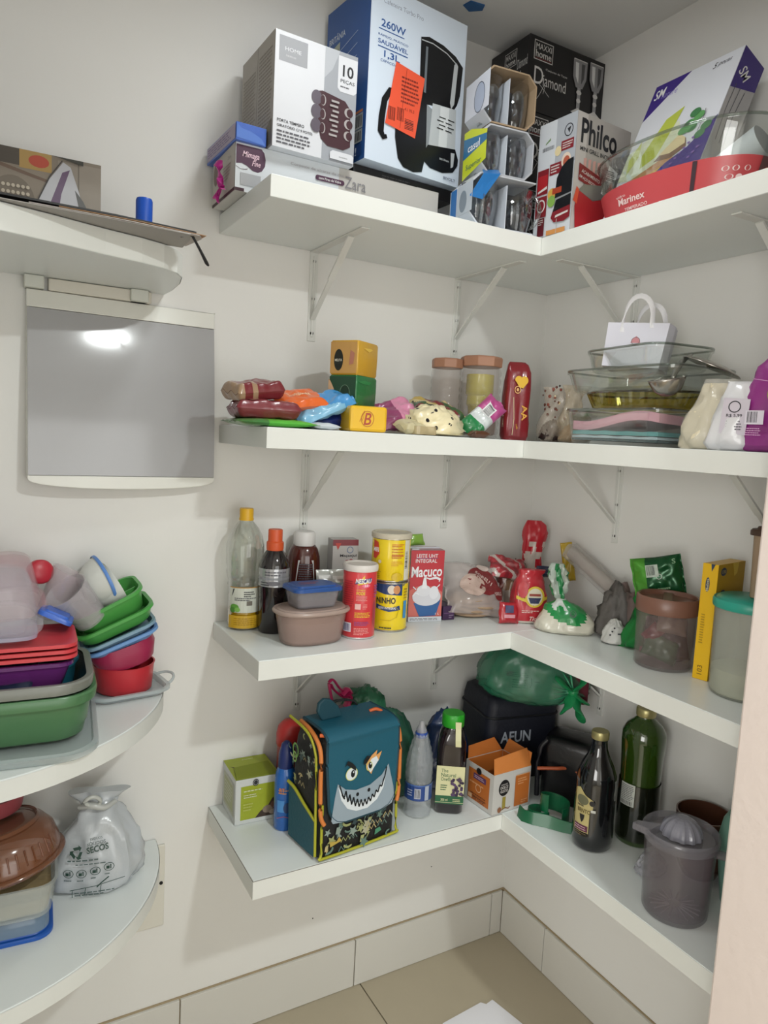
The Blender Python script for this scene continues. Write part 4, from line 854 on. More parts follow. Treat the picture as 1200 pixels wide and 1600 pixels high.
# bags at the right end
t = thing('flour_bag', 'clear bag of pale cream flour leaning beside the dish stack', 'bag', (-.21, -.70, z2+.0005), R_(-68))
lv = interp([(0, .046, .022, 0, 0), (.012, .048, .028, 0, 0), (.05, .044, .026, .004, .002), (.085, .036, .018, .008, .004), (.105, .028, .010, .010, .005), (.125, .022, .004, .012, .006)], 4)
fl_m = M('#ddd2b4', .45, coat=.4, bump=.4, bscale=30)
sub('flour', sack(lv[:20], fl_m, 21, .006, 26, sq=3), t, smooth=60)
sub('clear_film', sack([(z_*1.02+.0002, a+.002, b+.002, c, d) for z_, a, b, c, d in lv], CL('#d8d6cc', .35, .12, .5, 50), 21, .004, 26, sq=3), t, smooth=60)
t = thing('white_bag', 'white plastic bag with a grey price label beside the cream flour bag', 'bag', (-.232, -.757, z2+.0005), R_(-70))
lv = interp([(0, .032, .020, 0, 0), (.012, .035, .028, 0, 0), (.05, .032, .026, .006, 0), (.09, .026, .02, .010, 0), (.118, .020, .010, .012, 0)], 4)
sub('bag_body', sack(lv, M('#d8d8da', .35, coat=.4), 22, .007, 20, sq=3), t, smooth=60)
prints(t, lambda u, v, e: (u, -.030-e, v), [('r', -.008, .028, .034, .088, M('#c9c2cc', .4), -.06), ('ring', .012, .074, .010, .010, .0018, ink), ('t', 'R$ 5,99', .0, .056, .025, .062, ink, .03), ('lines', .001, .034, .026, .052, 4, dgrey)])
t = thing('magenta_bag', 'tall magenta and brown granola bag at the right edge of the second shelf', 'bag', (-.205, -.846, z2+.0005), R_(-80))
lv = interp([(0, .060, .026, 0, 0), (.012, .066, .034, 0, 0), (.09, .066, .030, 0, 0), (.135, .060, .018, .004, 0), (.165, .052, .005, .010, 0)], 4)
mg = M('#8c2a7c', .3, coat=.4, bump=.2)
sub('bag_body', sack(lv, mg, 23, .005, 22, sq=5), t, smooth=60)
rnd = random.Random(4)
prints(t, lambda u, v, e: (u, -.0345-e*1.5, v), [('r', -.014, 0, .06, .125, M('#8a3c5a', .4)), ('p', [(-.012, .0), (-.004, .085), (.02, .10), (.06, .10), (.06, 0)], M('#7a3f38', .5))] + [('e', rnd.uniform(-.004, .055), rnd.uniform(.006, .09), .006, .005, M(rnd.choice(['#8f4a3c', '#6b2f2c', '#a05c48', '#7d3a3a']), .5)) for k in range(60)] +
    [('r', -.056, .045, -.026, .068, M('#d8d2dc', .4)), ('bar', -.053, .048, -.036, .066, 10, ink), ('lines', -.054, .026, -.028, .040, 4, M('#cf9ac4', .4)), ('e', -.014, .095, .010, .014, M('#8cae3a', .4)), ('strip', [(-.05, .12), (-.02, .115), (.0, .105)], .001, M('#cf9ac4', .4))])
# ================================================================== THIRD SHELF
z3 = Z[2]
def ztop(px, py, y): return at(px, py, 1, y)
# oil bottle
t = thing('oil_bottle', 'tall clear oil bottle with a yellow cap at the left end of the third shelf', 'bottle', (-.861, -.062, z3+.0005), face(-.861, -.062))
P = [(.028, 0), (.034, .004), (.035, .02), (.035, .094), (.037, .098), (.0345, .104), (.037, .112), (.040, .125), (.038, .135), (.041, .146), (.041, .17), (.0405, .185), (.036, .205), (.027, .222), (.015, .236), (.0135, .25)]
sub('bottle_body', MB().lathe(P, GL('#f4f6f2', .9), 32, cap1=False), t, smooth=50)
sub('cap', MB().lathe([(.0155, .238), (.0158, .242), (.0148, .244), (.0150, .262), (.014, .264)], M('#d9a81e', .4), 32), t, smooth=40)
sub('oil', MB().lathe([(.027, .003), (.0335, .006), (.0342, .042), (.0342, .044)], M('#c79a1c', .1, coat=.6), 32), t, smooth=50)
prints(t, cyl(.0355), [('r', -.034, .040, .036, .094, M('#c9ccc0', .45)), ('r', -.034, .094, .036, .096, M('#b88a3a', .4)), ('p', [(-.028, .075), (-.024, .092), (-.021, .092), (-.025, .08)], ink), ('lines', .0, .074, .024, .088, 3, ink), ('lines', -.02, .066, .028, .074, 2, dgrey), ('r', -.0+.006, .056, .018, .066, M('#6f6a60', .5)), ('e', -.02, .052, .010, .007, M('#5f9a3c', .5)), ('e', -.024, .046, .007, .006, M('#4b8434', .5)), ('e', -.013, .047, .006, .005, M('#7db054', .5)), ('r', -.034, .006, .036, .034, M('#c9a12c', .3)), ('lines', -.02, .012, .03, .03, 4, M('#a37c1a', .4))], curved=True)
# soy sauce
t = thing('soy_sauce_bottle', 'dark sauce bottle with an orange cap and a silver label, second from the left', 'bottle', (-.812, -.112, z3+.0005), face(-.812, -.112))
P = [(.028, 0), (.031, .004), (.031, .09), (.0325, .098), (.0325, .145), (.031, .152), (.026, .166), (.017, .180), (.014, .186), (.014, .2)]
sub('bottle_body', MB().lathe(P, M('#191315', .08, coat=.6), 32), t, smooth=50)
sub('cap', MB().lathe([(.0175, .178), (.0185, .182), (.0185, .196), (.0155, .199), (.0155, .222), (.0145, .224)], M('#d0562c', .4), 32), t, smooth=40)
prints(t, cyl(.0328), [('r', -.045, .103, .045, .142, M('#b6b7ba', .25, .5)), ('r', -.045, .118, .045, .123, M('#8b8d92', .3)), ('lines', -.02, .126, .03, .138, 2, dgrey), ('e', .0, .111, .014, .005, M('#6d6c72', .4)), ('lines', -.03, .105, -.01, .115, 2, ink)], curved=True)
# ketchup-like bottle
t = thing('sauce_bottle', 'dark brown sauce bottle with a white cap, behind the other bottles near the wall', 'bottle', (-.715, -.045, z3+.0005), face(-.715, -.045))
P = [(.035, 0), (.038, .004), (.038, .135), (.037, .15), (.032, .168), (.025, .178), (.022, .18)]
sub('bottle_body', MB().lathe(P, M('#4a1d18', .12, coat=.5), 32, sy=.8), t, smooth=50)
sub('cap', MB().lathe([(.024, .176), (.025, .18), (.025, .204), (.022, .208), (.012, .210)], M('#dad8d6', .4), 32), t, smooth=40)
prints(t, cyl(.0385, sy=.8), [('p', [(-.012, .145), (.024, .145), (.030, .085), (-.018, .085)], M('#c2c2c0', .4)), ('lines', -.010, .095, .024, .138, 8, dgrey), ('bar', -.004, .087, .02, .094, 10, ink)], curved=False)
# oval tub with blue-lidded box on top
t = thing('oval_tub', 'oval beige translucent tub with a milky lid, under the blue-lidded box', 'tub', (-.762, -.205, z3+.0005), R_(4))
tb_m = CL('#b59a90', .5, .25); n = 56
def ov(a, b, z, sq=2.5):
    return [((abs(math.cos(2*PI*j/n))**(2/sq))*math.copysign(a, math.cos(2*PI*j/n)), (abs(math.sin(2*PI*j/n))**(2/sq))*math.copysign(b, math.sin(2*PI*j/n)), z) for j in range(n)]
sub('tub_body', MB().loft([ov(.062, .040, 0), ov(.066, .044, .003), ov(.077, .052, .066), ov(.075, .050, .066), ov(.064, .042, .005)], tb_m), t, smooth=60)
sub('contents', MB().loft([ov(.06, .039, .006), ov(.066, .044, .03), ov(.064, .042, .045), ov(.03, .02, .052)], M('#8a6f66', .7, bump=.6, bscale=50, var=.25, vscale=50)), t, smooth=60)
sub('lid', MB().loft([ov(.081, .056, .064), ov(.083, .058, .066), ov(.083, .058, .070), ov(.080, .055, .073), ov(.074, .049, .072), ov(.072, .047, .0745)], CL('#bda79c', .72, .25)), t, smooth=50)
t = thing('blue_lid_box', 'small clear food box with a blue lid standing on the oval tub', 'box', (-.762, -.205, z3+.0758), R_(3))
sub('box_body', MB().loft([rr(.085, .056, .012, 0), rr(.09, .06, .012, .003), rr(.102, .072, .014, .038), rr(.099, .069, .013, .038), rr(.087, .057, .011, .004)], CL('#a9a6ac', .4, .12)), t, smooth=60)
sub('food', MB().loft([rr(.084, .054, .011, .005), rr(.09, .06, .012, .018), rr(.06, .03, .012, .024)], M('#74655c', .7, bump=.5, bscale=60, var=.3, vscale=60)), t, smooth=60)
lb_ = MB(); lid(lb_, .112, .080, .016, .036, .011, M('#264f92', .35), .010); sub('lid', lb_, t, smooth=40)
prints(t, lambda u, v, e: (u, v, .0472+e), [('lines', -.03, -.01, .02, .012, 2, M('#b06a72', .5))])
# red cocoa can
t = thing('red_can', 'tall red cocoa powder can with a cream lid at the front of the third shelf', 'can', (-.649, -.203, z3+.0005), face(-.649, -.203))
r = .0365; rc = M('#d13a40', .3, coat=.2)
sub('can_body', MB().lathe([(r-.001, 0), (r, .002), (r, .148), (r-.001, .150)], rc, 48), t, smooth=40)
sub('base_rim', MB().lathe([(r, 0), (r+.001, .001), (r+.001, .003), (r, .004)], sil, 40), t, smooth=40)
sub('lid', MB().lathe([(r+.0018, .146), (r+.0022, .148), (r+.0022, .157), (r, .160), (r-.004, .1595), (r-.006, .157), (.001, .157)], M('#d8d2cc', .4), 48), t, smooth=40)
yel = M('#e8c33a', .4); pv = M('#3a2a6a', .4); pkk = M('#e89a96', .4)
sp = [('p', [(-.004, .118), (.018, .122), (.016, .130), (.010, .132), (.010, .140), (.004, .132), (-.004, .130)], yel), ('p', [(-.010, .120), (.028, .126), (.026, .134), (-.008, .128)], pv), ('t', 'NESCAU', -.009, .122, .026, .132, white, .05, .2), ('e', .014, .117, .009, .004, M('#e86a8a', .4)), ('t', '2.0', .010, .115, .018, .120, white, .03),
      ('t', '12 VITAMINAS', -.006, .106, .012, .109, yel, .03), ('t', 'PODE', -.006, .097, .012, .104, yel, .06), ('lines', -.006, .084, .018, .095, 4, pkk), ('r', -.008, .066, .004, .078, M('#e0b0ac', .4)), ('lines', .008, .066, .018, .078, 4, pkk), ('lines', -.008, .048, .026, .060, 4, yel), ('lines', -.008, .03, .026, .040, 3, M('#8a4a8a', .4)), ('lines', -.008, .010, .026, .026, 5, pkk),
      ('lines', -.034, .066, -.012, .128, 13, M('#a32a34', .4)), ('r', -.034, .016, -.014, .036, M('#d6cfd8', .4)), ('bar', -.032, .018, -.016, .034, 9, M('#2a2f70', .5)), ('strip', [(-.011, .01), (-.011, .128)], .0006, M('#a32a34', .4)), ('e', .036, .055, .003, .03, M('#a3324a', .4)), ('lines', .032, .09, .044, .12, 5, M('#8a4a8a', .4))]
prints(t, cyl(r), sp, curved=True)
# two yellow milk cans
def can(name, label, x, y, z, r, h, off, sp, lidm, lidh=.006):
    t = thing(name, label, 'can', (x, y, z), face(x, y, off), 'yellow powdered milk cans')
    sub('can_body', MB().lathe([(r-.001, 0), (r, .002), (r, h-.002), (r-.001, h)], M('#e8cc1e', .25, coat=.2), 48), t, smooth=40)
    for zz, nm in ((0, 'base_rim'), (h-.004, 'top_rim')): sub(nm, MB().lathe([(r, zz), (r+.0016, zz+.001), (r+.0016, zz+.003), (r, zz+.004)], M('#b8b4a8', .25, .8), 40), t, smooth=40)
    if lidm: sub('lid', MB().lathe([(r+.002, h-.002), (r+.0028, h), (r+.0028, h+lidh), (r+.001, h+lidh+.002), (r-.004, h+lidh+.002), (r-.006, h+lidh), (.001, h+lidh)], lidm, 48), t, smooth=40)
    else: sub('top', MB().lathe([(r-.001, h-.003), (.001, h-.003)], M('#b8b4a8', .3, .8), 40), t, smooth=40)
    prints(t, cyl(r), sp, curved=True)
    return t
nv_ = M('#27406e', .4)
can('milk_can', 'yellow powdered milk can with a navy band, lower of the two yellow cans', -.552, -.168, z3+.0005, .0415, .112, 0,
    [('p', [(-.045, .108), (-.045, .098), (-.03, .090), (-.01, .085), (.01, .084), (.03, .082), (.03, .108)], nv_), ('e', .004, .096, .009, .010, M('#d8cfc0', .4)), ('e', .016, .096, .008, .010, M('#c98a5a', .4)), ('t', 'NINHO', -.030, .064, .014, .078, ink, .06), ('p', [(-.030, .062), (.0, .054), (.024, .060), (.026, .050), (.0, .046), (-.03, .052)], nv_), ('t', 'LEITE INTEGRAL', -.024, .0515, .016, .0565, white, .03), ('strip', [(.012, .060), (.022, .05), (.018, .034), (.004, .026), (-.018, .026)], .001, M('#b89a1a', .4)), ('lines', -.02, .006, .02, .012, 1, ink), ('r', .034, .03, .044, .07, M('#3a8ac0', .4)), ('lines', .034, .074, .046, .1, 4, M('#9a7a1a', .4)), ('p', [(.03, .108), (.03, .104), (.036, .108)], nv_)], None)
can('milk_can', 'yellow milk can with a cream lid and red text, upper of the two yellow cans', -.553, -.166, z3+.1135, .0435, .098, 0,
    [('r', .034, .004, .052, .094, M('#d8d6c8', .4)), ('bar', .036, .03, .044, .07, 14, ink, True), ('lines', .002, .052, .030, .084, 5, M('#c87a28', .5)), ('lines', .002, .036, .030, .048, 3, M('#d89a28', .5)), ('r', .002, .058, .030, .0595, M('#c8502a', .5)), ('r', .002, .084, .030, .0855, M('#c8502a', .5)), ('p', [(-.044, .092), (-.030, .088), (-.026, .062), (-.036, .05), (-.044, .052)], M('#c8402a', .5)), ('t', 'MIRI', -.044, .066, -.028, .076, white, .04), ('e', -.024, .045, .004, .004, M('#d8c8a8', .4)), ('e', .016, .012, .012, .01, M('#d0b020', .3)), ('lines', -.04, .006, -.02, .03, 5, M('#a88a1a', .4))],
    M('#c9c1ae', .4), .008)
# milk carton
w_, d_, h_ = .0845, .06, .1715
mr = M('#b9323c', .35); mb_ = M('#2a5a94', .35)
t = carton('milk_carton', 'red white and blue long-life milk carton beside the yellow cans', 'carton', (-.4424, -.1512, z3+.0005), -12.4, w_, d_, h_, M('#c9cdd4', .35), F=[
    ('r', 0, 0, w_, h_, mr), ('p', [(0, .012), (w_, .012), (w_, .07), (.06, .085), (.02, .085), (0, .075)], M('#c96a60', .4)), ('t', 'LEITE UHT', .014, .154, .068, .163, M('#e0dce0', .4), .03), ('t', 'INTEGRAL', .012, .142, .066, .151, M('#e0dce0', .4), .03), ('r', .012, .1525, .068, .1532, mb_),
    ('t', 'Macuco', .002, .108, .080, .134, M('#e8e6ec', .35), .05, .1, .04), ('strip', [(.034, .108), (.05, .103), (.066, .106), (.076, .102), (.074, .096)], [.001, .004, .006, .006, .002], M('#e0e0e6', .35)),
    ('p', [(.012, .045), (.074, .055), (.080, .05), (.070, .014), (.028, .012)], mb_), ('e', .044, .060, .036, .022, M('#cfd0d8', .35)), ('e', .036, .075, .018, .014, M('#d8d9e0', .35)), ('e', .062, .07, .012, .016, M('#dcdde4', .35)), ('p', [(.030, .08), (.034, .106), (.040, .106), (.044, .08)], M('#e4e5ea', .35)), ('strip', [(.008, .062), (.016, .07), (.024, .066)], .003, M('#e4e5ea', .35)), ('strip', [(.008, .085), (.016, .078)], .0024, M('#d8d9e0', .35)), ('strip', [(.076, .09), (.066, .08)], .0024, M('#d8d9e0', .35)), ('r', 0, 0, w_, .012, M('#c9cdd4', .4)), ('lines', .004, .003, .08, .009, 2, dgrey), ('t', '1 L', .068, .016, .078, .021, white)],
    Rt=[('r', 0, 0, d_, h_, M('#b9bec8', .4)), ('r', .01, .01, .05, .16, M('#a9b0c0', .4)), ('lines', .012, .02, .048, .15, 20, mb_)], T=[('r', 0, 0, w_, d_, M('#b08a90', .4))])
sub('top_seam', MB().box(-w_/2+.002, w_/2-.002, .028, .032, h_, h_+.004, M('#c9cdd4', .35)).box(-w_/2+.004, -w_/2+.022, .006, .027, h_, h_+.0025, M('#c9cdd4', .35)), t)
t = carton('juice_carton', 'grey and red small fruit carton standing behind the foil pouches', 'carton', (-.628, -.085, z3+.0005), -8, .062, .04, .192, M('#a9a6a4', .4),
    F=[('r', 0, 0, .062, .192, M('#b3b0ae', .35)), ('r', 0, .178, .062, .192, M('#7d3038', .4)), ('p', [(.006, .184), (.02, .184), (.012, .168)], M('#b8423a', .4)), ('ring', .042, .168, .008, .008, .002, M('#6d7a94', .4)), ('t', 'Maçanjul', .018, .150, .058, .158, ink, .04), ('e', .036, .138, .007, .007, M('#8a2a3a', .4)), ('e', .045, .14, .006, .007, M('#9a2f3a', .4))])
# foil pouches
pm = M('#c9ccc8', .3, .3); pz = [('r', -.045, -.036, .045, .03, M('#8aa7ac', .3)), ('p', [(-.045, -.036), (.045, -.036), (.045, -.02), (.0, -.008), (-.045, -.02)], M('#5c7a4a', .4)), ('strip', [(-.04, .0), (-.036, .018), (-.02, .028), (0, .03)], .003, M('#d0d8d8', .3)), ('r', -.046, .036, .046, .042, M('#e0e2e0', .3))]
for nm, lbl, x, y, a in (('foil_pouch', 'silver pouch with a pale blue front, right of the two and behind the red can', -.640, -.135, -8), ('foil_pouch', 'silver pouch mostly hidden, left of the two and behind the blue-lidded box', -.668, -.118, -4)):
    mbp, S = pillow(.13, .085, .03, pm, 31, .002, 25, crimp=.08)
    t = thing(nm, lbl, 'pouch', (x, y, z3+.0652), 0, 'silver foil pouches', (R_(80), 0, R_(a)))
    M90 = Matrix.Rotation(PI/2, 4, 'Z'); mbp.xf(M90); sub('wrapper', mbp, t, smooth=60)
    prints(t, lambda u, v, e: (u*.85, v*1.25, S(v*1.25, -u*.85)+e+.0008), pz, curved=True)
tag(sub('lime_packet', pillow(.05, .03, .02, F_('#8ab648'), 4, .003)[0], None, smooth=60, loc=(-.425, -.065, z3+.184), rot=(R_(70), 0, R_(4))), 'lime green packet top peeking out behind the milk carton', 'packet')
tag(sub('dark_green_box', MB().box(-.016, .016, 0, .03, 0, .19, M('#17382a', .5)), None, bevel=.001, loc=(-.480, -.085, z3+.0005)), 'narrow dark green box standing behind the yellow cans and the milk carton', 'box')
carton('purple_box', 'small dark purple box lying between the milk carton and the flat breads', 'box', (-.378, -.16, z3+.0005), -5, .032, .06, .034, M('#3c2348', .45), F=[('r', .002, .016, .03, .018, M('#6a4a72', .5)), ('lines', .016, .004, .03, .014, 2, M('#8d7a94', .5))])
# stack of flat breads in clear wrap
t = thing('flatbread_pack', 'clear pack of stacked flat breads with a red-brown round label, leaning by the milk carton', 'pack', (-.285, -.125, z3+.0005), R_(-8))
rnd = random.Random(3)
for k in range(5):
    q = sub('flatbread', MB().lathe([(.001, 0), (.060-.003*(k % 2), .0005), (.064-.003*(k % 2), .004), (.058, .008), (.001, .0075)], M('#b59a80', .8, bump=.4, bscale=40, var=.3, vscale=25), 40, sy=.8), t, smooth=60, loc=(rnd.uniform(-.004, .004), rnd.uniform(-.003, .003), .006+k*.0085), rot=(R_(4), 0, k))
mbp, S = pillow(.165, .150, .075, CL('#d8ccc8', .42, .1, .4, 50), 35, .007, 20, crimp=.06)
q = sub('clear_film', mbp, t, smooth=60, loc=(0, .0, .062), rot=(R_(46), R_(8), 0))
lbm = M('#7a2a2c', .35)
prints(t, lambda u, v, e: tuple(Matrix.Translation((0, .0, .062)) @ Euler((R_(46), R_(8), 0)).to_matrix().to_4x4() @ Vector((u, v, S(u, v)+e+.001))),
    [('e', .012, .004, .046, .040, lbm), ('e', -.02, -.012, .034, .03, M('#bfa79c', .5)), ('t', 'SORELLI', -.012, .006, .040, .018, M('#e0d0c8', .4), .03, 0, -.6), ('e', .052, -.022, .016, .022, lbm), ('t', 'SORELLI', .038, -.03, .064, -.022, M('#e0d0c8', .4), .03, 0, .35), ('e', .02, .045, .018, .010, M('#c9b8b0', .4))], curved=True)
packet('red_packet', 'small glossy red packet standing in front of the flat breads', 'packet', (-.255, -.235, z3+.027), (R_(80), R_(3), R_(-12)), .052, .052, .018, F_('#a5202c'), 36, sp=[('r', -.014, .0, .008, .018, M('#4a4a6a', .4)), ('r', -.016, -.012, .012, -.004, M('#c98a94', .4))], amp=.0015)
# red rice bag
t = thing('rice_bag', 'red rice bag with a round yellow emblem at the inner corner', 'bag', (-.195, -.235, z3+.0005), R_(-25))
lv = interp([(0, .036, .02, 0, 0), (.01, .042, .028, 0, 0), (.06, .042, .028, 0, 0), (.10, .036, .022, 0, 0), (.118, .028, .014, 0, 0), (.13, .034, .010, .003, 0)], 4)
rm = F_('#b02a34'); wm = F_('#cfc8bc'); cm = F_('#cdb9a8')
sub('bag_body', sack(lv, rm, 41, .003, 26, sq=3.2, matfn=lambda i, j: wm if i < 3 else (cm if i > 23 and noise.noise(Vector((i*.3, j*.2, 0))) > -.1 else rm)), t, smooth=60)
yl = M('#cbb13a', .4)
prints(t, lambda u, v, e: (u, -(.0290)*(max(0, 1-abs(u/.047)**3.2))**(1/3.2)-e*1.5, v),
    [('p', [(-.038, .062), (-.038, .070), (0, .058), (.038, .07), (.038, .062), (0, .050)], yl), ('e', .006, .068, .024, .026, yl), ('e', .006, .068, .019, .021, M('#c8c2ae', .4)), ('p', [(-.010, .066), (.022, .066), (.016, .052), (-.004, .052)], M('#2a3050', .4)), ('r', -.008, .070, .020, .076, M('#8a3a30', .4)), ('lines', -.024, .028, .024, .036, 2, M('#e0c8c0', .4)), ('t', 'Tio', -.004, .010, .014, .020, M('#e0c8c0', .4), .03, .3), ('e', -.024, .085, .012, .02, rm)], curved=True)
# red bag against the wall, on others
t = thing('red_clear_bag', 'red packet in clear film standing tallest in the corner of the third shelf', 'bag', (-.075, -.10, z3+.0005), R_(-30))
lv = interp([(0, .035, .025, 0, 0), (.06, .034, .022, 0, 0), (.13, .022, .014, 0, 0), (.15, .026, .018, 0, 0), (.19, .032, .020, .004, 0), (.22, .026, .012, .004, 0), (.232, .014, .006, 0, 0)], 3)
sub('bag_body', sack(lv, F_('#b81c2c'), 44, .004, 30, matfn=lambda i, j: F_('#c9bcb4') if i < 11 and noise.noise(Vector((i*.25, j*.15, 3))) > -.1 else F_('#b81c2c')), t, smooth=60)
# crumpled packets behind
packet('crumpled_red_packet', 'crumpled red and white packet behind the rice bag', 'packet', (-.175, -.125, z3+.112), (R_(40), R_(8), R_(-20)), .10, .07, .03, F_('#a8323c'), 45, amp=.006, matfn=lambda u, v: F_(['#a8323c', '#c9beb8', '#a8323c', '#8d2a34'][int(u*9+v*5) % 4]))
t = tag(sub('brown_packets_heap', blob(.060, .045, .10, F_('#7a3a34'), 46, .25, 3, flat=.15, matfn=lambda i, j: F_(['#7a3a34', '#8a6a50', '#a89a90', '#6d2a2c'][((i//4)*3+(j//5)) % 4])), None, smooth=60, loc=(-.13, -.10, z3+.0005)), 'brown and red crumpled bag filling the corner behind the rice bag', 'bag')
packet('yellow_packet', 'narrow yellow packet standing upright between the corner bags', 'packet', (-.055, -.215, z3+.14), (R_(85), R_(80), R_(-45)), .10, .03, .014, F_('#b89a28'), 47)
packet('navy_packet', 'small navy packet behind the tied green bag neck', 'packet', (-.125, -.215, z3+.118), (R_(60), 0, R_(-20)), .05, .03, .02, F_('#232648'), 48)
# white and green bag tied with a tall neck
t = thing('cassava_flour_bag', 'white and green flour bag with a tall twisted neck at the inner corner', 'bag', (-.165, -.335, z3+.0005), R_(-40))
gm = F_('#1f8a48'); cmw = F_('#cfccbc'); wv_ = F_('#c9d0cc')
lv = interp([(0, .062, .034, 0, 0), (.008, .070, .042, 0, 0), (.024, .066, .040, 0, 0), (.045, .052, .032, -.004, 0), (.062, .036, .024, -.010, 0), (.070, .018, .014, -.014, 0), (.078, .010, .009, -.016, 0)], 4)
sub('bag_body', sack(lv, cmw, 51, .004, 24, matfn=lambda i, j: cmw if i < 10 + (2.5*math.sin(j*.22)) else (gm if (i < 23 and not (38 < j < 50 and i > 15+2*math.sin(j))) else wv_)), t, smooth=60)
lv = interp([(.074, .009, .008, -.016, 0), (.09, .014, .010, -.018, 0), (.12, .022, .014, -.024, .0), (.145, .020, .010, -.028, 0), (.16, .012, .006, -.03, 0)], 4)
sub('twisted_neck', sack(lv, CL('#c9d6cc', .6, .12, .5, 60), 52, .006, 60, matfn=lambda i, j: F_('#1f7a44') if (j+i//4) % 16 < 6 else CL('#c9d6cc', .6, .12, .5, 60)), t, smooth=60)
prints(t, lambda u, v, e: (u, -.036+v*.28-.012-e, v+.03), [('ring', .012, .022, .007, .008, .001, dgrey), ('strip', [(.006, .02), (.012, .026), (.018, .018)], .001, dgrey), ('lines', .004, .014, .02, .02, 2, dgrey)])
# cling film roll and grey bundle
t = thing('cling_film_roll', 'long clear-wrapped pale roll leaning down along the right wall', 'roll', (-.05, -.325, z3+.118), 0, None, (R_(90+27), 0, R_(4)))
sub('roll_core', MB().lathe([(.001, -.11), (.016, -.11), (.016, .11), (.001, .11)], M('#b3a8a0', .5), 24), t, smooth=40)
sub('wrap', MB().loft([[(p[0]*1.15, p[1]*1.15, p[2]) for p in rr(.034, .034, .006, z_)] for z_ in (-.118, -.112, .112, .118)], CL('#d0ccc8', .35, .1, .5, 60)), t, smooth=40)
t = thing('grey_bundle', 'grey crumpled bundle wrapped in plastic beside the green-white flour bag', 'bundle', (-.082, -.418, z3+.0005), R_(-50))
gb = M('#5c5855', .6, bump=.7, bscale=35)
sub('bundle', blob(.050, .038, .105, gb, 61, .30, 2.6, flat=.1, matfn=lambda i, j: M('#7a6864', .5, bump=.6, bscale=35) if (j//9) % 4 == 0 else gb), t, smooth=180)
t = thing('white_dotted_bag', 'small white bag with black marks between the grey bundle and the green foil bag', 'bag', (-.130, -.452, z3+.0005), R_(-40))
sub('bag_body', blob(.026, .022, .046, M('#c4c4c0', .4), 62, .2, 3, flat=.1), t, smooth=180)
prints(t, lambda u, v, e: (u, -.0235-e, v+.006), [('r', .004, .02, .014, .023, ink), ('e', -.008, .026, .002, .002, ink), ('e', -.012, .018, .002, .002, ink), ('e', -.004, .034, .002, .002, ink)])
# green foil bag: a lower upright part and a folded-over head
t = thing('green_foil_bag', 'shiny green foil snack bag standing bent beside the brown-lidded jar', 'bag', (-.112, -.505, z3+.0005), R_(-62))
gf = M('#1c7a38', .22, .35, bump=.5, bscale=26); gd = M('#16502c', .25, .3, bump=.4, bscale=26)
lv = interp([(0, .040, .006, -.004, 0), (.008, .036, .018, 0, 0), (.05, .032, .024, .006, 0), (.09, .026, .022, .008, 0), (.12, .026, .018, .014, 0), (.135, .030, .014, .022, 0)], 4)
sub('lower_body', sack(lv, gf, 71, .006, 30, sq=3.2), t, smooth=60)
mbp, S = pillow(.105, .085, .038, gd, 72, .005, 26, crimp=.06, matfn=lambda u, v: gd if u > .3 else M('#4f9a34', .22, .35, bump=.4, bscale=26))
mx = Matrix.Translation((.028, -.004, .168)) @ Euler((R_(88), R_(-14), R_(2))).to_matrix().to_4x4()
hd = sub('folded_head', mbp.xf(mx), t, smooth=60)
prints(t, lambda u, v, e: tuple(mx @ Vector((u, v, S(u, v)+e+.001))), [('r', -.02, .0, .006, .026, M('#b8c4b8', .4)), ('bar', -.018, .004, -.0, .024, 8, ink), ('ring', .006, .0, .006, .006, .0015, M('#b8c4b8', .4)), ('t', 'S', .035, .024, .042, .034, M('#8ab08a', .4)), ('lines', .0, -.03, .03, -.022, 1, M('#8ab08a', .4))], curved=True)
prints(t, lambda u, v, e: (u, -.0225-e, v), [('r', .008, .002, .028, .014, M('#a8505c', .4)), ('t', 'vo', .012, .004, .024, .012, M('#e0c8cc', .4), .04), ('p', [(.024, .058), (.034, .062), (.034, .085), (.024, .080)], M('#8aa890', .4)), ('p', [(.0255, .061), (.0325, .064), (.0325, .082), (.0255, .078)], M('#2a5a34', .4))])
# canister with brown lid
t = thing('brown_lid_canister', 'round clear canister with a brown lid holding packets, left of the yellow filter box', 'canister', (-.152, -.602, z3+.0005), face(-.152, -.602))
r = .0585
sub('body', MB().lathe([(r*.92, 0), (r*.97, .004), (r, .118), (r*.965, .118), (r*.93, .006)], CL('#8a7a78', .25, .08), 48), t, smooth=60)
bl_ = M('#7a5648', .35, var=.05)
sub('lid', MB().lathe([(r*1.03, .112), (r*1.05, .115), (r*1.04, .142), (r*1.0, .145), (r*.95, .144), (r*.90, .136), (.001, .136)], bl_, 48), t, smooth=45)
sub('lid_grip', MB().box(-.010, .010, -.048, .048, .136, .1415, bl_), t, bevel=.003)
for k, (c_, p_, s_, ro) in enumerate((('#2c5c3a', (-.004, -.018, .038), (.07, .05, .02), (80, 20, 10)), ('#7a3036', (-.022, -.016, .066), (.04, .03, .015), (80, -50, 0)), ('#8a7468', (.012, -.012, .088), (.06, .04, .03), (60, 10, 20)), ('#2b2528', (.022, .0, .045), (.07, .05, .03), (85, 80, 10)), ('#5a4a4a', (.0, .02, .06), (.08, .06, .03), (85, 0, -10)))):
    sub('packet', pillow(s_[0], s_[1], s_[2], F_(c_), 80+k, .004)[0], t, smooth=60, loc=p_, rot=tuple(R_(q) for q in ro))
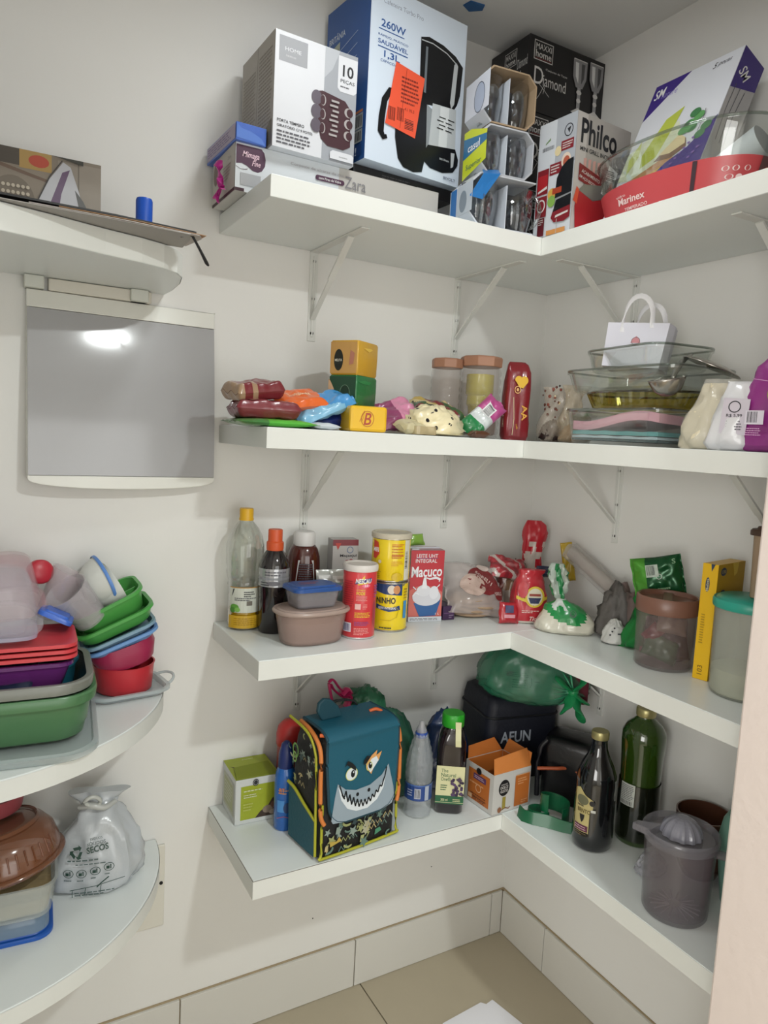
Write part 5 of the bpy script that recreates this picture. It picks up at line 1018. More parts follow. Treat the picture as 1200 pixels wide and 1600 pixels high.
# coffee filter box
w_, d_, h_ = .0295, .115, .2264
yb = M('#d9a90e', .4); dk2 = M('#2a3a54', .5)
carton('filter_box', 'tall yellow coffee filter box marked 103 between two round canisters', 'box', (-.1585, -.6954, z3+.0005), -79, w_, d_, h_, yb, F=[('r', 0, 0, w_, h_, M('#e2b414', .4)), ('e', .012, .186, .004, .014, dk2), ('t', 'Melitta', .0, .183, .024, .188, M('#c8c0a0', .4), .03, 0, 1.57), ('t', '103', .004, .014, .022, .024, M('#8a6a14', .4), .02, 0, 1.57), ('lines', .006, .07, .014, .13, 12, M('#a8861a', .4)), ('p', [(.016, h_), (.024, h_), (.018, .212)], dk2)],
    Rt=[('r', 0, 0, d_, h_, M('#b8900c', .45)), ('e', .022, .212, .012, .008, dk2), ('t', 'C/30', .014, .209, .030, .215, M('#c8b060', .4), .03), ('p', [(.058, h_), (.085, h_), (.08, .205), (.068, .2)], M('#d8b838', .4)), ('e', .024, .165, .014, .012, dk2), ('lines', .008, .11, .04, .15, 7, M('#7a6210', .5)), ('e', .018, .055, .008, .014, M('#c8b478', .4)), ('lines', .008, .08, .03, .09, 2, M('#7a6210', .5))])
# milky canister with teal lid, and a beige canister on it
t = thing('teal_lid_canister', 'tall milky canister with a teal lid at the right edge of the third shelf', 'canister', (-.152, -.782, z3+.0005), face(-.152, -.782))
r = .062
sub('body', MB().lathe([(r*.9, 0), (r*.95, .005), (r*.97, .05), (r, .150), (r, .166), (r*.97, .166), (r*.93, .006)], CL('#b9bcb0', .42, .2), 48), t, smooth=60)
sub('contents', MB().lathe([(r*.88, .004), (r*.925, .008), (r*.93, .048), (r*.5, .052), (.001, .05)], M('#cfcfa8', .7), 40), t, smooth=60)
sub('lid', MB().lathe([(r*1.05, .160), (r*1.07, .163), (r*1.07, .172), (r*1.04, .176), (r*.98, .175), (r*.9, .180), (.001, .182)], M('#2a9a86', .35), 48), t, smooth=45)
t = thing('beige_canister', 'beige canister with a dark brown lid standing on the teal-lidded one', 'canister', (-.130, -.815, z3+.1832), 0)
sub('body', MB().loft([rr(.076, .076, .016, z_) for z_ in (0, .003)]+[rr(.082, .082, .018, .115), rr(.078, .078, .017, .115)], M('#a08a72', .5)), t, smooth=50)
lb_ = MB(); lid(lb_, .092, .092, .02, .112, .016, M('#4a3428', .4), .008); sub('lid', lb_, t, smooth=40)
# ================================================================== LOWEST LONG SHELF
z4 = Z[3]
w_, d_, h_ = .1003, .1055, .1045
lg = M('#9aa526', .45); lgd = M('#7f8a1c', .5); bn = M('#3a2a20', .6)
t = carton('lime_capsule_box', 'small white and lime green carton at the left end of the lowest long shelf', 'box', (-.8306, -.1075, z4+.0005), -1.9, w_, d_, h_, M('#c9ccca', .5),
    F=[('r', .012, .010, w_, .088, lg), ('p', [(.046, .010), (.058, .024), (.075, .034), (.085, .05), (.1, .056), (.1, .010)], bn), ('e', .075, .026, .012, .009, M('#8a7a6a', .6)), ('e', .09, .035, .009, .008, M('#6d4a3a', .6)), ('e', .088, .018, .010, .006, M('#a89888', .6)), ('e', .045, .094, .007, .008, ink), ('ring', .045, .094, .0055, .006, .001, M('#9a9a9a', .5)), ('lines', .018, .074, .08, .08, 1, M('#d0d4a8', .5)), ('lines', .018, .06, .05, .07, 2, M('#d0d4a8', .5)), ('lines', .018, .03, .04, .05, 3, M('#b8bf60', .5))],
    L=[('r', .012, .014, .094, .09, M('#b5b7a4', .5)), ('r', .020, .022, .086, .082, M('#a6ab80', .5)), ('lines', .024, .03, .08, .076, 6, M('#c4c6b4', .5))],
    T=[('r', 0, 0, w_, d_, lg), ('p', [(.004, .07), (.03, .035), (.07, .030), (.096, .066), (.07, .045), (.03, .05)], bn), ('lines', .04, .09, .07, .095, 1, M('#d0d4a8', .5))])
sub('torn_flap', MB().loft([[(-.048, .001, h_+.001), (.048, .001, h_+.001), (.048, .002, h_+.002), (-.048, .002, h_+.002)], [(-.040, .05, h_+.006), (.040, .055, h_+.007), (.040, .055, h_+.008), (-.040, .05, h_+.007)]], lgd), t)
# blue aerosol + red cap
t = thing('blue_bottle', 'slim blue bottle with a navy cap squeezed between the lime box and the shark bag', 'bottle', (-.783, -.150, z4+.0005), face(-.783, -.150))
sub('bottle_body', MB().lathe([(.020, 0), (.023, .004), (.0235, .11), (.021, .13), (.016, .142)], M('#1d5fae', .25, coat=.4), 32), t, smooth=50)
sub('cap', MB().lathe([(.0165, .138), (.0175, .142), (.0165, .17), (.011, .192), (.005, .198)], M('#1d2d68', .35), 32), t, smooth=50)
prints(t, cyl(.0236), [('lines', -.014, .085, .012, .098, 2, M('#b88a5a', .4)), ('r', -.016, .045, .0, .072, M('#4a8ac8', .4)), ('t', 'BT', -.012, .088, .0, .1, M('#c87a4a', .4), .04), ('e', .006, .055, .008, .012, M('#26406e', .4)), ('strip', [(-.016, .03), (.0, .036), (.014, .03)], .0014, M('#a8505a', .4))], curved=True)
t = thing('red_round_lid_bottle', 'red rounded bottle top standing behind the blue bottle', 'bottle', (-.745, -.075, z4+.0005), 0)
sub('bottle_body', MB().lathe([(.026, 0), (.028, .004), (.028, .15), (.024, .16)], M('#8a2a2e', .4), 32), t, smooth=50)
sub('cap', MB().lathe([(.030, .155), (.031, .16), (.031, .18), (.027, .198), (.016, .210), (.001, .214)], M('#b5302e', .35), 32), t, smooth=60)
# shark backpack
t = thing('shark_backpack', 'teal and black child lunch backpack with a toothy shark face on its flap', 'backpack', (-.668, -.292, z4+.0005), R_(8))
tl = M('#14515f', .6, bump=.35, bscale=200); tld = M('#0d3f4c', .7, bump=.4, bscale=200); pat = M('#141416', .6, bump=.2, bscale=150); org = M('#d07a38', .55); lim = M('#a8a82c', .5)
BW, BD, BH = .200, .116, .262
def br_(z_, k=1): 
    f_ = 1-.10*max(0, (z_-.19)/.072)**2; lean = .012*(z_/BH)
    return [(x*f_*k, y*(.96 if z_ > .2 else 1)*k+BD/2+lean, z2_) for x, y, z2_ in rr(BW, BD, .022, z_, 5)]
sub('bag_body', MB().loft([br_(0, .95), br_(.006), br_(.06, 1.02), br_(.13, 1.02), br_(.19), br_(.225, .985), br_(.248, .95), br_(.258, .86), br_(.262, .6)], pat), t, smooth=60)
# side panel and pocket (local -x)
xs = -BW/2-.0035
def side(u, v, e): return (xs-e-.001, u+.012*(v/BH), v)
prints(t, side, [('p', [(.012, .006), (.115, .006), (.115, .118), (.09, .120), (.06, .108), (.03, .096), (.012, .092)], tl)], name='side_pocket', e0=.002)
sub('side_piping', MB().tube([side(u, v, .002) for u, v in ((.006, .085), (.03, .094), (.06, .106), (.09, .120), (.118, .124))], .0035, lim, 8), t, smooth=60)
sub('side_piping', MB().tube([side(u, v, .001) for u, v in ((.008, .01), (.008, .19), (.012, .225), (.03, .25), (.06, .262), (.115, .268))], .003, lim, 8), t, smooth=60)
rnd = random.Random(12)
def motif(cx, cy, s, k):
    c = M(rnd.choice(['#a8a890', '#8a9a90', '#5f7a70', '#b8a878', '#35484a', '#9aa06a']), .6)
    if k == 0: return ('p', [(cx+s*(1 if q % 2 == 0 else .45)*math.cos(q*PI/5+1), cy+s*(1 if q % 2 == 0 else .45)*math.sin(q*PI/5+1)) for q in range(10)], c)
    if k == 1: return ('strip', [(cx+s*math.cos(q*.35+cx*99), cy+s*.7*math.sin(q*.35+cx*99)) for q in range(8)], [0]+[s*.4]*6+[0], c)
    if k == 2: return ('p', [(cx-s*.3, cy+s), (cx+s*.5, cy+s), (cx+s*.1, cy+s*.1), (cx+s*.5, cy+s*.1), (cx-s*.3, cy-s), (cx, cy-s*.1), (cx-s*.5, cy-s*.1)], c)
    return ('strip', [(cx+s*(q-2)*.5, cy+s*.4*(1 if q % 2 else -1)) for q in range(5)], s*.2, c)
sp = [motif(rnd.uniform(.014, .11), rnd.uniform(.13, .245), rnd.uniform(.006, .012), k % 4) for k in range(22)] + [('ring', .085, .205, .012, .016, .004, M('#6a9a4a', .5)), ('ring', .088, .19, .008, .012, .0035, M('#8ab060', .5))]
prints(t, side, [q for q in sp if True], e0=.001)
frn = lambda u, v, e: (u, -.0015-e+.012*(v/BH), v)
sp = [motif(rnd.uniform(-.088, .088), rnd.uniform(.012, .095), rnd.uniform(.007, .014), k % 4) for k in range(60)]
sp += [('p', [(.036, .02), (.054, .026), (.05, .034), (.038, .032)], M('#4a8a6a', .5)), ('p', [(-.078, .028), (-.05, .034), (-.056, .044), (-.062, .036), (-.08, .04)], M('#b8a04a', .5))]
prints(t, frn, sp, e0=.0025)
sub('front_piping', MB().tube([frn(u, v, .0015) for u, v in ((-.096, .12), (-.097, .02), (-.088, .006), (.088, .006), (.097, .02), (.096, .12))], .003, lim, 8), t, smooth=60)
# orange zipper arch down the front edges
for s in (-1, 1):
    pts = [(s*.092, .105, .262), (s*.098, .06, .262), (s*.101, .025, .250), (s*.102, .007, .225), (s*.1025, .003, .16), (s*.101, .0, .10), (s*.094, -.004, .080)]
    sub('zipper', MB().tube(pts, .0046, org, 8), t, smooth=60)
# flap: outline in (u, s) where s runs up the front and over the top
def Ff(u, s, e):
    s0 = .175
    if s < s0: y, z_, ny, nz_ = -.009+.012*(s+.075)/BH, .075+s, -1, .05
    elif s < s0+.04*PI/2:
        a = (s-s0)/.04; y = .0035+.036-.04*math.cos(a)*1.0; z_ = .25-.0+.018*math.sin(a)*1.0; y = y-.0; ny, nz_ = -math.cos(a), math.sin(a); z_ = .075+s0+.018*math.sin(a)
    else: y, z_, ny, nz_ = .0395+(s-s0-.0628), .268+0, 0, 1
    b = 0
    return (u, y+ny*(e+b), z_+nz_*(e+b))
def flap_w(s):
    r_ = .045
    if s < r_: return .086-r_+r_*math.sqrt(max(0, 1-((r_-s)/r_)**2))
    return .086+.006*min(1, (s-r_)/.08) if s < .2 else .092-.05*(s-.2)
NS, NU = 40, 16; S_ = .30; vs = []; vb = []
for i in range(NS+1):
    s = S_*i/NS; ww = flap_w(s)
    for j in range(NU+1):
        u = -ww+2*ww*j/NU; vs.append(Ff(u, s, .004)); vb.append(Ff(u, s, -.001))
n1 = len(vs); f = [(i*(NU+1)+j, i*(NU+1)+j+1, (i+1)*(NU+1)+j+1, (i+1)*(NU+1)+j) for i in range(NS) for j in range(NU)]
per = [j for j in range(NU+1)]+[i*(NU+1)+NU for i in range(1, NS+1)]+[NS*(NU+1)+j for j in range(NU-1, -1, -1)]+[i*(NU+1) for i in range(NS-1, 0, -1)]
f2 = [tuple(reversed([q+n1 for q in p])) for p in f]; f3 = [(per[(k+1) % len(per)], per[k], per[k]+n1, per[(k+1) % len(per)]+n1) for k in range(len(per))]
fp = sub('flap', MB().add(vs+vb, f+f2+f3, M('#17566a', .5, bump=.12, bscale=200)), t, smooth=60)
edge = [Ff(-flap_w(S_*i/NS), S_*i/NS, .002) for i in range(NS, 0, -1)]+[Ff(-.041+.082*k/8, 0, .002) for k in range(9)]+[Ff(flap_w(S_*i/NS), S_*i/NS, .002) for i in range(1, NS+1)]
sub('flap_edge', MB().tube(edge, .0032, M('#103a48', .6), 8), t, smooth=60)
gry = M('#93a2ad', .5); wh2 = M('#d9e0e4', .5); be = M('#0f1418', .5); Y2 = M('#c8d078', .5)
# grey muzzle
mz = [(-.078, .012), (-.074, .005), (-.05, .002), (.05, .002), (.073, .008), (.079, .022), (.076, .045), (.062, .098), (.045, .078), (.015, .064), (-.02, .062), (-.045, .070), (-.064, .086), (-.070, .060)]
grin_o = [(-.063, .082), (-.055, .052), (-.04, .030), (-.018, .019), (.01, .018), (.034, .030), (.05, .052), (.058, .095), (.048, .066), (.032, .046), (.01, .036), (-.016, .036), (-.036, .046), (-.052, .066)]
sp = [('p', mz, gry), ('p', [(x*1.0, y-.0025) for x, y in grin_o], wh2)]
tz = [(-.054, .062)]; N = 11
for k in range(N):
    a = k/(N-1); x = -.049+.094*a; b = .033+.030*abs(2*a-1)**1.9
    tz += [(x, b-.0105), (x+.0045, b+.004)]
tz += [(.052, .072)]
sp += [('strip', [(-.060, .083), (-.053, .062), (-.047, .050)], .003, be), ('strip', [(.046, .056), (.053, .074), (.057, .093)], .003, be), ('zig', tz, .0030, be),
       ('e', -.016, .052, .0035, .004, be), ('e', .012, .054, .0035, .004, be), ('e', -.032, .100, .0145, .014, wh2), ('ring', -.032, .100, .0145, .014, .0016, Y2), ('e', -.029, .100, .005, .008, be), ('e', -.028, .103, .0015, .002, wh2), ('p', [(-.05, .118), (-.044, .122), (-.034, .114), (-.022, .104), (-.022, .113), (-.032, .124), (-.042, .130)], be),
       ('p', [(.002, .112), (.016, .128), (.030, .137), (.028, .126), (.042, .132), (.034, .113), (.024, .105), (.016, .088), (.006, .100)], M('#d8a060', .5)), ('p', [(.006, .108), (.016, .121), (.028, .124), (.034, .114), (.022, .100), (.014, .092), (.008, .1)], wh2), ('e', .013, .108, .0045, .0075, be), ('e', .014, .111, .0015, .002, wh2), ('p', [(-.004, .112), (.004, .116), (.014, .128), (.004, .130), (-.003, .122)], be), ('ring', .010, .107, .008, .010, .0012, Y2)]
prints(t, lambda u, v, e: Ff(u*1.04, v, e+.0045), sp, e0=.0004, de=.00025)
# fin and handle
fin = [(-.036, 0), (-.046, .018), (-.044, .034), (-.034, .042), (-.020, .038), (-.004, .022), (.006, 0)]
sub('dorsal_fin', MB().poly([(x*1.25-.022, z_*1.15+.272) for x, z_ in fin], .060, .070, M('#123f4c', .6)), t, bevel=.003)
sub('handle', MB().tube([(-.055, .10, .262), (-.04, .102, .282), (0, .104, .290), (.04, .102, .282), (.055, .10, .262)], .005, M('#1a1c1e', .7), 8, flat=.5), t, smooth=60)
sub('zipper_pull', MB().tube([(.052, .055, .272), (.066, .05, .276), (.078, .045, .270)], .004, M('#d0602a', .5), 8), t, smooth=60)
sub('zipper_pull', MB().tube([(-.098, .02, .262), (-.088, .012, .262), (-.08, .006, .256)], .004, M('#d0602a', .5), 8), t, smooth=60)
# pink strap thing
t = thing('pink_strap', 'pink glossy looped strap rising behind the shark bag fin', 'strap', (-.62, -.10, z4+.265), R_(10))
mb = MB(); pkm = M('#b81f5c', .3, coat=.3)
mb.tube([(-.03, 0, -.03), (-.046, 0, .028), (-.044, 0, .040), (-.034, 0, .040), (-.012, 0, .014), (.012, 0, .004), (.014, 0, -.004), (-.004, 0, -.006), (-.028, .004, .014), (-.04, .002, .03)], .0055, pkm, 8, flat=.5)
mb.tube([(-.01, 0, .0), (.004, 0, .010), (.014, 0, .002), (.012, 0, -.02), (0, 0, -.04)], .012, pkm, 8, flat=.5); sub('strap', mb, t, smooth=60)
sub('cloth_tube', MB().lathe([(.022, -.2645), (.024, -.26), (.024, -.05), (.014, -.03)], M('#5a1a3a', .4), 24), t, smooth=50)
# green plastic bags behind
dg = CL('#1f5a44', .82, .25, .5, 30)
tag(sub('green_plastic_bag', blob(.095, .065, .195, M('#2a5a46', .4, coat=.3, bump=.7, bscale=30), 81, .16, 1.8, flat=.05), None, smooth=180, loc=(-.50, -.095, z4+.0005)), 'crumpled dark green plastic bag behind the shark bag and the water bottle', 'bag')
tag(sub('green_plastic_bag', blob(.055, .045, .06, M('#2f6a4c', .4, coat=.3, bump=.5, bscale=30), 82, .3, 2.4, flat=.1), None, smooth=180, loc=(-.555, -.075, z4+.195)), 'small crumpled green plastic bag lying on top of the larger green one by the wall', 'bag')
tag(sub('blue_plastic_bag', blob(.070, .055, .175, M('#15305e', .35, coat=.3, bump=.8, bscale=40), 83, .14, 2.2, flat=.05), None, smooth=180, loc=(-.335, -.115, z4+.0005)), 'crumpled dark blue plastic bag behind the grape juice bottle', 'bag')
# crumpled water bottle
t = thing('water_bottle', 'clear crinkled water bottle with a blue label, left of the grape juice', 'bottle', (-.478, -.222, z4+.0005), face(-.478, -.222))
rings = []; n = 40
for k in range(46):
    q = k/45; z_ = .004+.196*q
    base = .031 if q < .62 else (.031-.019*((q-.62)/.38)**1.3)
    if .20 < q < .42: base = .0305
    rings.append([((base+(.0022 if not .2 < q < .42 else .0004)*math.sin(5*2*PI*j/n+k*.9)*math.cos(5*2*PI*j/n-k*.9))*math.cos(2*PI*j/n), (base+(.0022 if not .2 < q < .42 else .0004)*math.sin(5*2*PI*j/n+k*.9)*math.cos(5*2*PI*j/n-k*.9))*math.sin(2*PI*j/n), z_) for j in range(n)])
sub('bottle_body', MB().loft(rings, CL('#c4cace', .34, .06, 1, 110), True, False), t, smooth=60)
sub('cap_ring', MB().lathe([(.0135, .186), (.0145, .188), (.0145, .196), (.0135, .198)], M('#2a4a9a', .4), 24), t, smooth=50)
sub('spout', MB().lathe([(.012, .197), (.012, .204), (.007, .214), (.006, .222), (.004, .224)], CL('#b8b8bc', .5, .1), 20), t, smooth=50)
prints(t, cyl(.0322), [('r', -.045, .044, .045, .082, M('#2a4684', .35)), ('r', -.045, .079, .045, .082, M('#4a6aa8', .35)), ('r', -.008, .05, .006, .074, M('#b8bcc8', .4)), ('bar', -.007, .052, .005, .072, 7, ink), ('r', .016, .046, .026, .08, M('#a8b0c0', .4)), ('lines', -.026, .054, -.012, .072, 3, M('#a8b0c8', .4))], curved=True)
# grape juice
t = thing('grape_juice_bottle', 'square dark juice bottle with a bright green cap and a cream grape label', 'bottle', (-.397, -.232, z4+.0005), face(-.397, -.232, 4))
wj = .066
sub('bottle_body', MB().loft([rr(wj-.008, wj-.008, .014, 0), rr(wj, wj, .016, .004), rr(wj, wj, .016, .128), rr(wj, wj, .018, .165), rr(wj-.006, wj-.006, .022, .185), rr(wj-.014, wj-.014, .024, .198), rr(.046, .046, .0229, .203), rr(.046, .046, .0229, .208)], M('#180e12', .08, coat=.6)), t, smooth=50)
sub('cap', MB().lathe([(.025, .205), (.0265, .207), (.0265, .232), (.0245, .2355), (.001, .2355)], M('#2a9a26', .35), 40), t, smooth=40)
crm = M('#cfcca0', .45); gl_ = M('#1f5a3a', .45)
gs = [('r', -.033, .026, .033, .118, crm), ('r', -.033, .026, .033, .046, gl_), ('r', -.033, .029, .033, .030, crm), ('t', 'The', -.022, .103, -.006, .111, gl_, .01), ('t', 'Natural', -.022, .092, .012, .101, gl_, .01), ('t', 'One®', -.022, .082, .0, .091, gl_, .01), ('lines', -.022, .058, -.006, .074, 3, gl_), ('t', '300 ml', -.020, .033, -.004, .039, crm, .03), ('lines', .008, .032, .026, .040, 2, crm)]
rnd = random.Random(8)
for k in range(30): gs.append(('e', rnd.uniform(.0, .030), rnd.uniform(.048, .086), .0034, .0034, M(rnd.choice(['#3a2a4a', '#4f3a60', '#2a1c38']), .4)))
gs.append(('p', [(.012, .088), (.022, .094), (.028, .086), (.02, .082)], M('#4a3a50', .5)))
prints(t, lambda u, v, e: (u, -wj/2-e, v), gs)
sub('seal_strip', MB().loft([[(.004, -.0268, .222), (.018, -.0262, .222), (.018, -.0256, .222), (.004, -.026, .222)], [(.005, -.0275, .206), (.018, -.027, .206), (.018, -.0262, .206), (.005, -.0265, .206)], [(.006, -.0345, .18), (.019, -.0345, .18), (.019, -.0337, .18), (.006, -.0337, .18)], [(.007, -.0345, .166), (.020, -.0345, .166), (.02, -.0337, .166), (.007, -.0337, .166)]], crm), t)
# orange capsule box, open
w_, d_, h_ = .118, .101, .0989
oc = M('#b8682a', .5); ocl = M('#c97a3a', .5); pg = M('#c6c4c0', .5)
t = thing('orange_capsule_box', 'open white and orange capsule carton at the inner corner of the lowest long shelf', 'box', (-.3282, -.2585, z4+.0005), R_(-86.4))
# turned so local front (-y) faces the left arm and local right side faces the viewer
W0, D0 = .101, .1188
mb = MB()
for q in (MB().box(-W0/2, W0/2, 0, .001, 0, h_, pg), MB().box(-W0/2, W0/2, D0-.001, D0, 0, h_, pg), MB().box(-W0/2, -W0/2+.001, .001, D0-.001, 0, h_, pg), MB().box(W0/2-.001, W0/2, .001, D0-.001, 0, h_, pg), MB().box(-W0/2, W0/2, 0, D0, 0, .001, pg)): mb.add(q.v, q.f, pg)
sub('carton', mb, t)
mb = MB(); 
sub('inner_lining', MB().box(-W0/2+.0012, -W0/2+.0016, .002, D0-.002, .001, h_-.001, oc).box(W0/2-.0016, W0/2-.0012, .002, D0-.002, .001, h_-.001, oc).box(-W0/2+.002, W0/2-.002, D0-.0016, D0-.0012, .001, h_-.001, oc), t)
fm = fmap(W0, D0, h_)
pur2 = M('#5a3a60', .5); kk = M('#1c1a1c', .5)
prints(t, fm['F'], [('r', .012, .010, .088, .086, oc), ('r', .030, .064, .075, .078, pur2), ('lines', .034, .067, .07, .075, 2, M('#c8b0c0', .5)), ('ring', .05, .045, .010, .010, .002, M('#d8b088', .5)), ('lines', .018, .05, .084, .058, 1, M('#d8a070', .5)), ('lines', .024, .018, .08, .030, 2, M('#6a3a20', .5)), ('t', 'FOR CHOC', .03, .012, .075, .020, M('#6a3a20', .5), .03), ('e', .05, .088, .009, .008, kk), ('r', .016, .014, .03, .024, M('#d8b088', .5))])
prints(t, fm['R'], [('e', .034, .062, .017, .020, kk), ('t', 'NESCAFÉ', .024, .069, .044, .073, M('#c8c4c0', .5), .03), ('t', 'DOLCE', .022, .060, .046, .067, M('#c8c4c0', .5), .05), ('t', 'GUSTO', .022, .051, .046, .058, M('#c8c4c0', .5), .05), ('r', .030, .010, .040, .040, M('#9a8a3a', .4)), ('e', .022, .010, .006, .007, M('#8a5a3a', .5)), ('strip', [(.026, .008), (.04, .012), (.05, .008), (.056, .012)], .0024, M('#7a4a30', .5)), ('r', .068, .008, .114, .084, oc), ('lines', .076, .06, .106, .078, 3, M('#d8a070', .5)), ('lines', .09, .012, .11, .022, 2, M('#d8a070', .5)), ('r', .068, .084, .114, .086, M('#d8a070', .5))])
z_ = h_
sub('lid_flap', MB().loft([[(W0/2-.001, 0, h_), (W0/2, D0, h_), (W0/2-.001, D0, h_+.001), (W0/2-.001, 0, h_+.001)][:4], [(W0/2-.022, .018, h_+.026), (W0/2-.024, D0+.006, h_+.034), (W0/2-.025, D0+.006, h_+.034), (W0/2-.023, .018, h_+.027)]], ocl), t)
sub('lid_flap', MB().loft([[(-W0/2, .004, h_), (-W0/2, D0-.004, h_), (-W0/2+.001, D0-.004, h_+.001), (-W0/2+.001, .004, h_+.001)], [(-W0/2-.010, .012, h_+.026), (-W0/2-.014, D0-.02, h_+.03), (-W0/2-.013, D0-.02, h_+.031), (-W0/2-.009, .012, h_+.027)]], oc), t)
sub('lid_flap', MB().loft([[(-W0/2+.004, D0, h_), (W0/2-.004, D0, h_), (W0/2-.004, D0-.001, h_+.001), (-W0/2+.004, D0-.001, h_+.001)], [(-W0/2+.01, D0+.01, h_+.03), (W0/2-.01, D0+.01, h_+.026), (W0/2-.01, D0+.009, h_+.027), (-W0/2+.01, D0+.009, h_+.031)]], ocl), t)
# navy cooler bag in the corner
t = thing('navy_cooler_bag', 'big black-navy cooler bag with pale lettering filling the corner of the lowest long shelf', 'bag', (-.122, -.107, z4+.0005), R_(-10))
nvb = M('#121624', .6, bump=.25, bscale=120)
def nr(z_, k=1, dx=0): return [(x*k+dx, y*k, z__) for x, y, z__ in rr(.205, .165, .025, z_, 5)]
sub('bag_body', MB().loft([nr(0, .96), nr(.006), nr(.10, 1.03), nr(.19, 1.02), nr(.215, .97), nr(.222, .85)], nvb), t, smooth=60)
sub('lid_seam', MB().tube([(p[0]*1.035, p[1]*1.035, .17) for p in rr(.205, .165, .025, 0, 5)], .003, M('#0b0d14', .5), 6, closed=True), t)
prints(t, lambda u, v, e: (u, -.0870-e, v), [('t', 'AFUN', -.070, .104, .018, .134, M('#a8b0bc', .5), .05)])
t = thing('black_bag', 'black glossy bag standing right of the navy cooler bag behind the bottle', 'bag', (-.088, -.318, z4+.0005), R_(-60))
sub('bag_body', MB().loft([rr(.12, .09, .02, 0), rr(.13, .10, .02, .005), rr(.13, .10, .02, .14), rr(.12, .09, .02, .158), rr(.09, .06, .02, .162)], M('#0e0e12', .3, bump=.3, bscale=40)), t, smooth=60)
sub('strap', MB().tube([(-.067, -.055, .01), (-.068, -.056, .12), (-.05, -.05, .155)], .006, M('#1a1a20', .4), 8), t, smooth=60)
# green supermarket bag on top with knot
t = thing('green_knotted_bag', 'translucent green supermarket bag tied in a knot on top of the navy cooler bag', 'bag', (-.150, -.225, z4+.224), R_(-35))
gcl = CL('#2c7f5e', .52, .25, .45, 35)
sub('bag_film', blob(.135, .085, .135, gcl, 91, .16, 2.2, flat=.35, nu=60, nv=36), t, smooth=180)
sub('contents', blob(.115, .070, .10, M('#6c8378', .6, bump=.4, bscale=20), 92, .12, 2, flat=.35), t, smooth=180)
sub('dark_red_pack', MB().box(.068, .128, -.05, .03, .02, .09, M('#5c1626', .4)), t, bevel=.004)
kn = M('#1c8a52', .4)
K0 = Vector((.085, -.082, .062))
mb = MB()
for d_1, l_, w1 in (((.5, -.25, .9), .052, .010), ((-.5, -.2, -1), .06, .012), ((.35, -.1, -1), .075, .014), ((-.9, .1, .7), .055, .010), ((.75, .15, -.6), .05, .010)):
    d_1 = Vector(d_1).normalized(); pts = [K0+d_1*l_*q+Vector((0, -.010*math.sin(q*PI), 0)) for q in (0, .2, .5, .8, 1)]
    mb.tube(pts, [.005, w1*1.1, w1*1.5, w1*1.3, w1*.5], kn, 12, flat=.3)
mb.lathe([(.001, -.010), (.010, -.007), (.013, 0), (.010, .008), (.001, .011)], kn, 12, K0.x, K0.y); n_ = 60
mb.v[-n_:] = [(x, y, z_+K0.z) for x, y, z_ in mb.v[-n_:]]
sub('knot', mb, t, smooth=60)
fo = MB()
for k in range(9):
    a = R_(100+k*20); pts = [K0+Vector((.006*math.cos(a), .004, .006*math.sin(a))), K0+Vector((.03*math.cos(a), .010, .03*math.sin(a))), K0+Vector((.055*math.cos(a), .024, .05*math.sin(a)))]
    fo.tube(pts, [.002, .003, .001], CL('#3aa878', .7, .2), 6)
sub('gathered_folds', fo, t, smooth=60)
prints(t, lambda u, v, e: (u, -.078-e+abs(u+.04)*.12+(v-.05)*.1, v), [('lines', -.075, .085, -.02, .098, 3, M('#14382a', .5)), ('lines', -.06, .058, -.025, .082, 4, M('#1a4a38', .5)), ('strip', [(-.015, .085), (-.013, .07), (-.017, .062)], .002, M('#14382a', .5)), ('lines', -.006, .072, .008, .08, 1, M('#14382a', .5))], name='printed_artwork')
# green belt coil
t = thing('green_belt', 'coiled wide dark green rubber belt lying on the shelf in front of the black bag', 'belt', (-.232, -.375, z4+.0005), R_(-40))
gr = M('#0d5a38', .35, coat=.2); mb = MB()
def band(pts, w_, th=.003):
    L = []
    for i, (x, y, z0, tl_) in enumerate(pts):
        a = pts[max(i-1, 0)]; c = pts[min(i+1, len(pts)-1)]; dx, dy = c[0]-a[0], c[1]-a[1]; l = math.hypot(dx, dy) or 1; nx, ny = -dy/l, dx/l
        L.append([(x, y, z0), (x+nx*th, y+ny*th, z0), (x+nx*(th+tl_), y+ny*(th+tl_), z0+w_), (x+nx*tl_, y+ny*tl_, z0+w_)])
    mb.loft(L, gr)
band([(-.055, .01, 0, .004), (-.045, -.012, 0, .006), (-.02, -.022, 0, .008), (.01, -.026, 0, .01), (.045, -.036, 0, .004), (.075, -.040, 0, 0)], .026)
band([(.03+.034*math.cos(R_(q)), .012+.026*math.sin(R_(q)), .004+.0001*q, 0) for q in range(-60, 250, 12)], .042)
band([(-.004+.03*math.cos(R_(q)), .008+.024*math.sin(R_(q)), .001, .003) for q in range(80, 330, 12)], .026)
sub('belt', mb, t, smooth=50)
tag(sub('orange_cord', MB().tube([(-.185, -.30, z4+.088), (-.15, -.33, z4+.094), (-.12, -.35, z4+.094), (-.10, -.43, z4+.088)], .0045, M('#a8502a', .5), 8), None, smooth=60), 'short orange-brown cord draped in front of the black bag above the green belt', 'cord')  # a thin cord, drawn as a tube
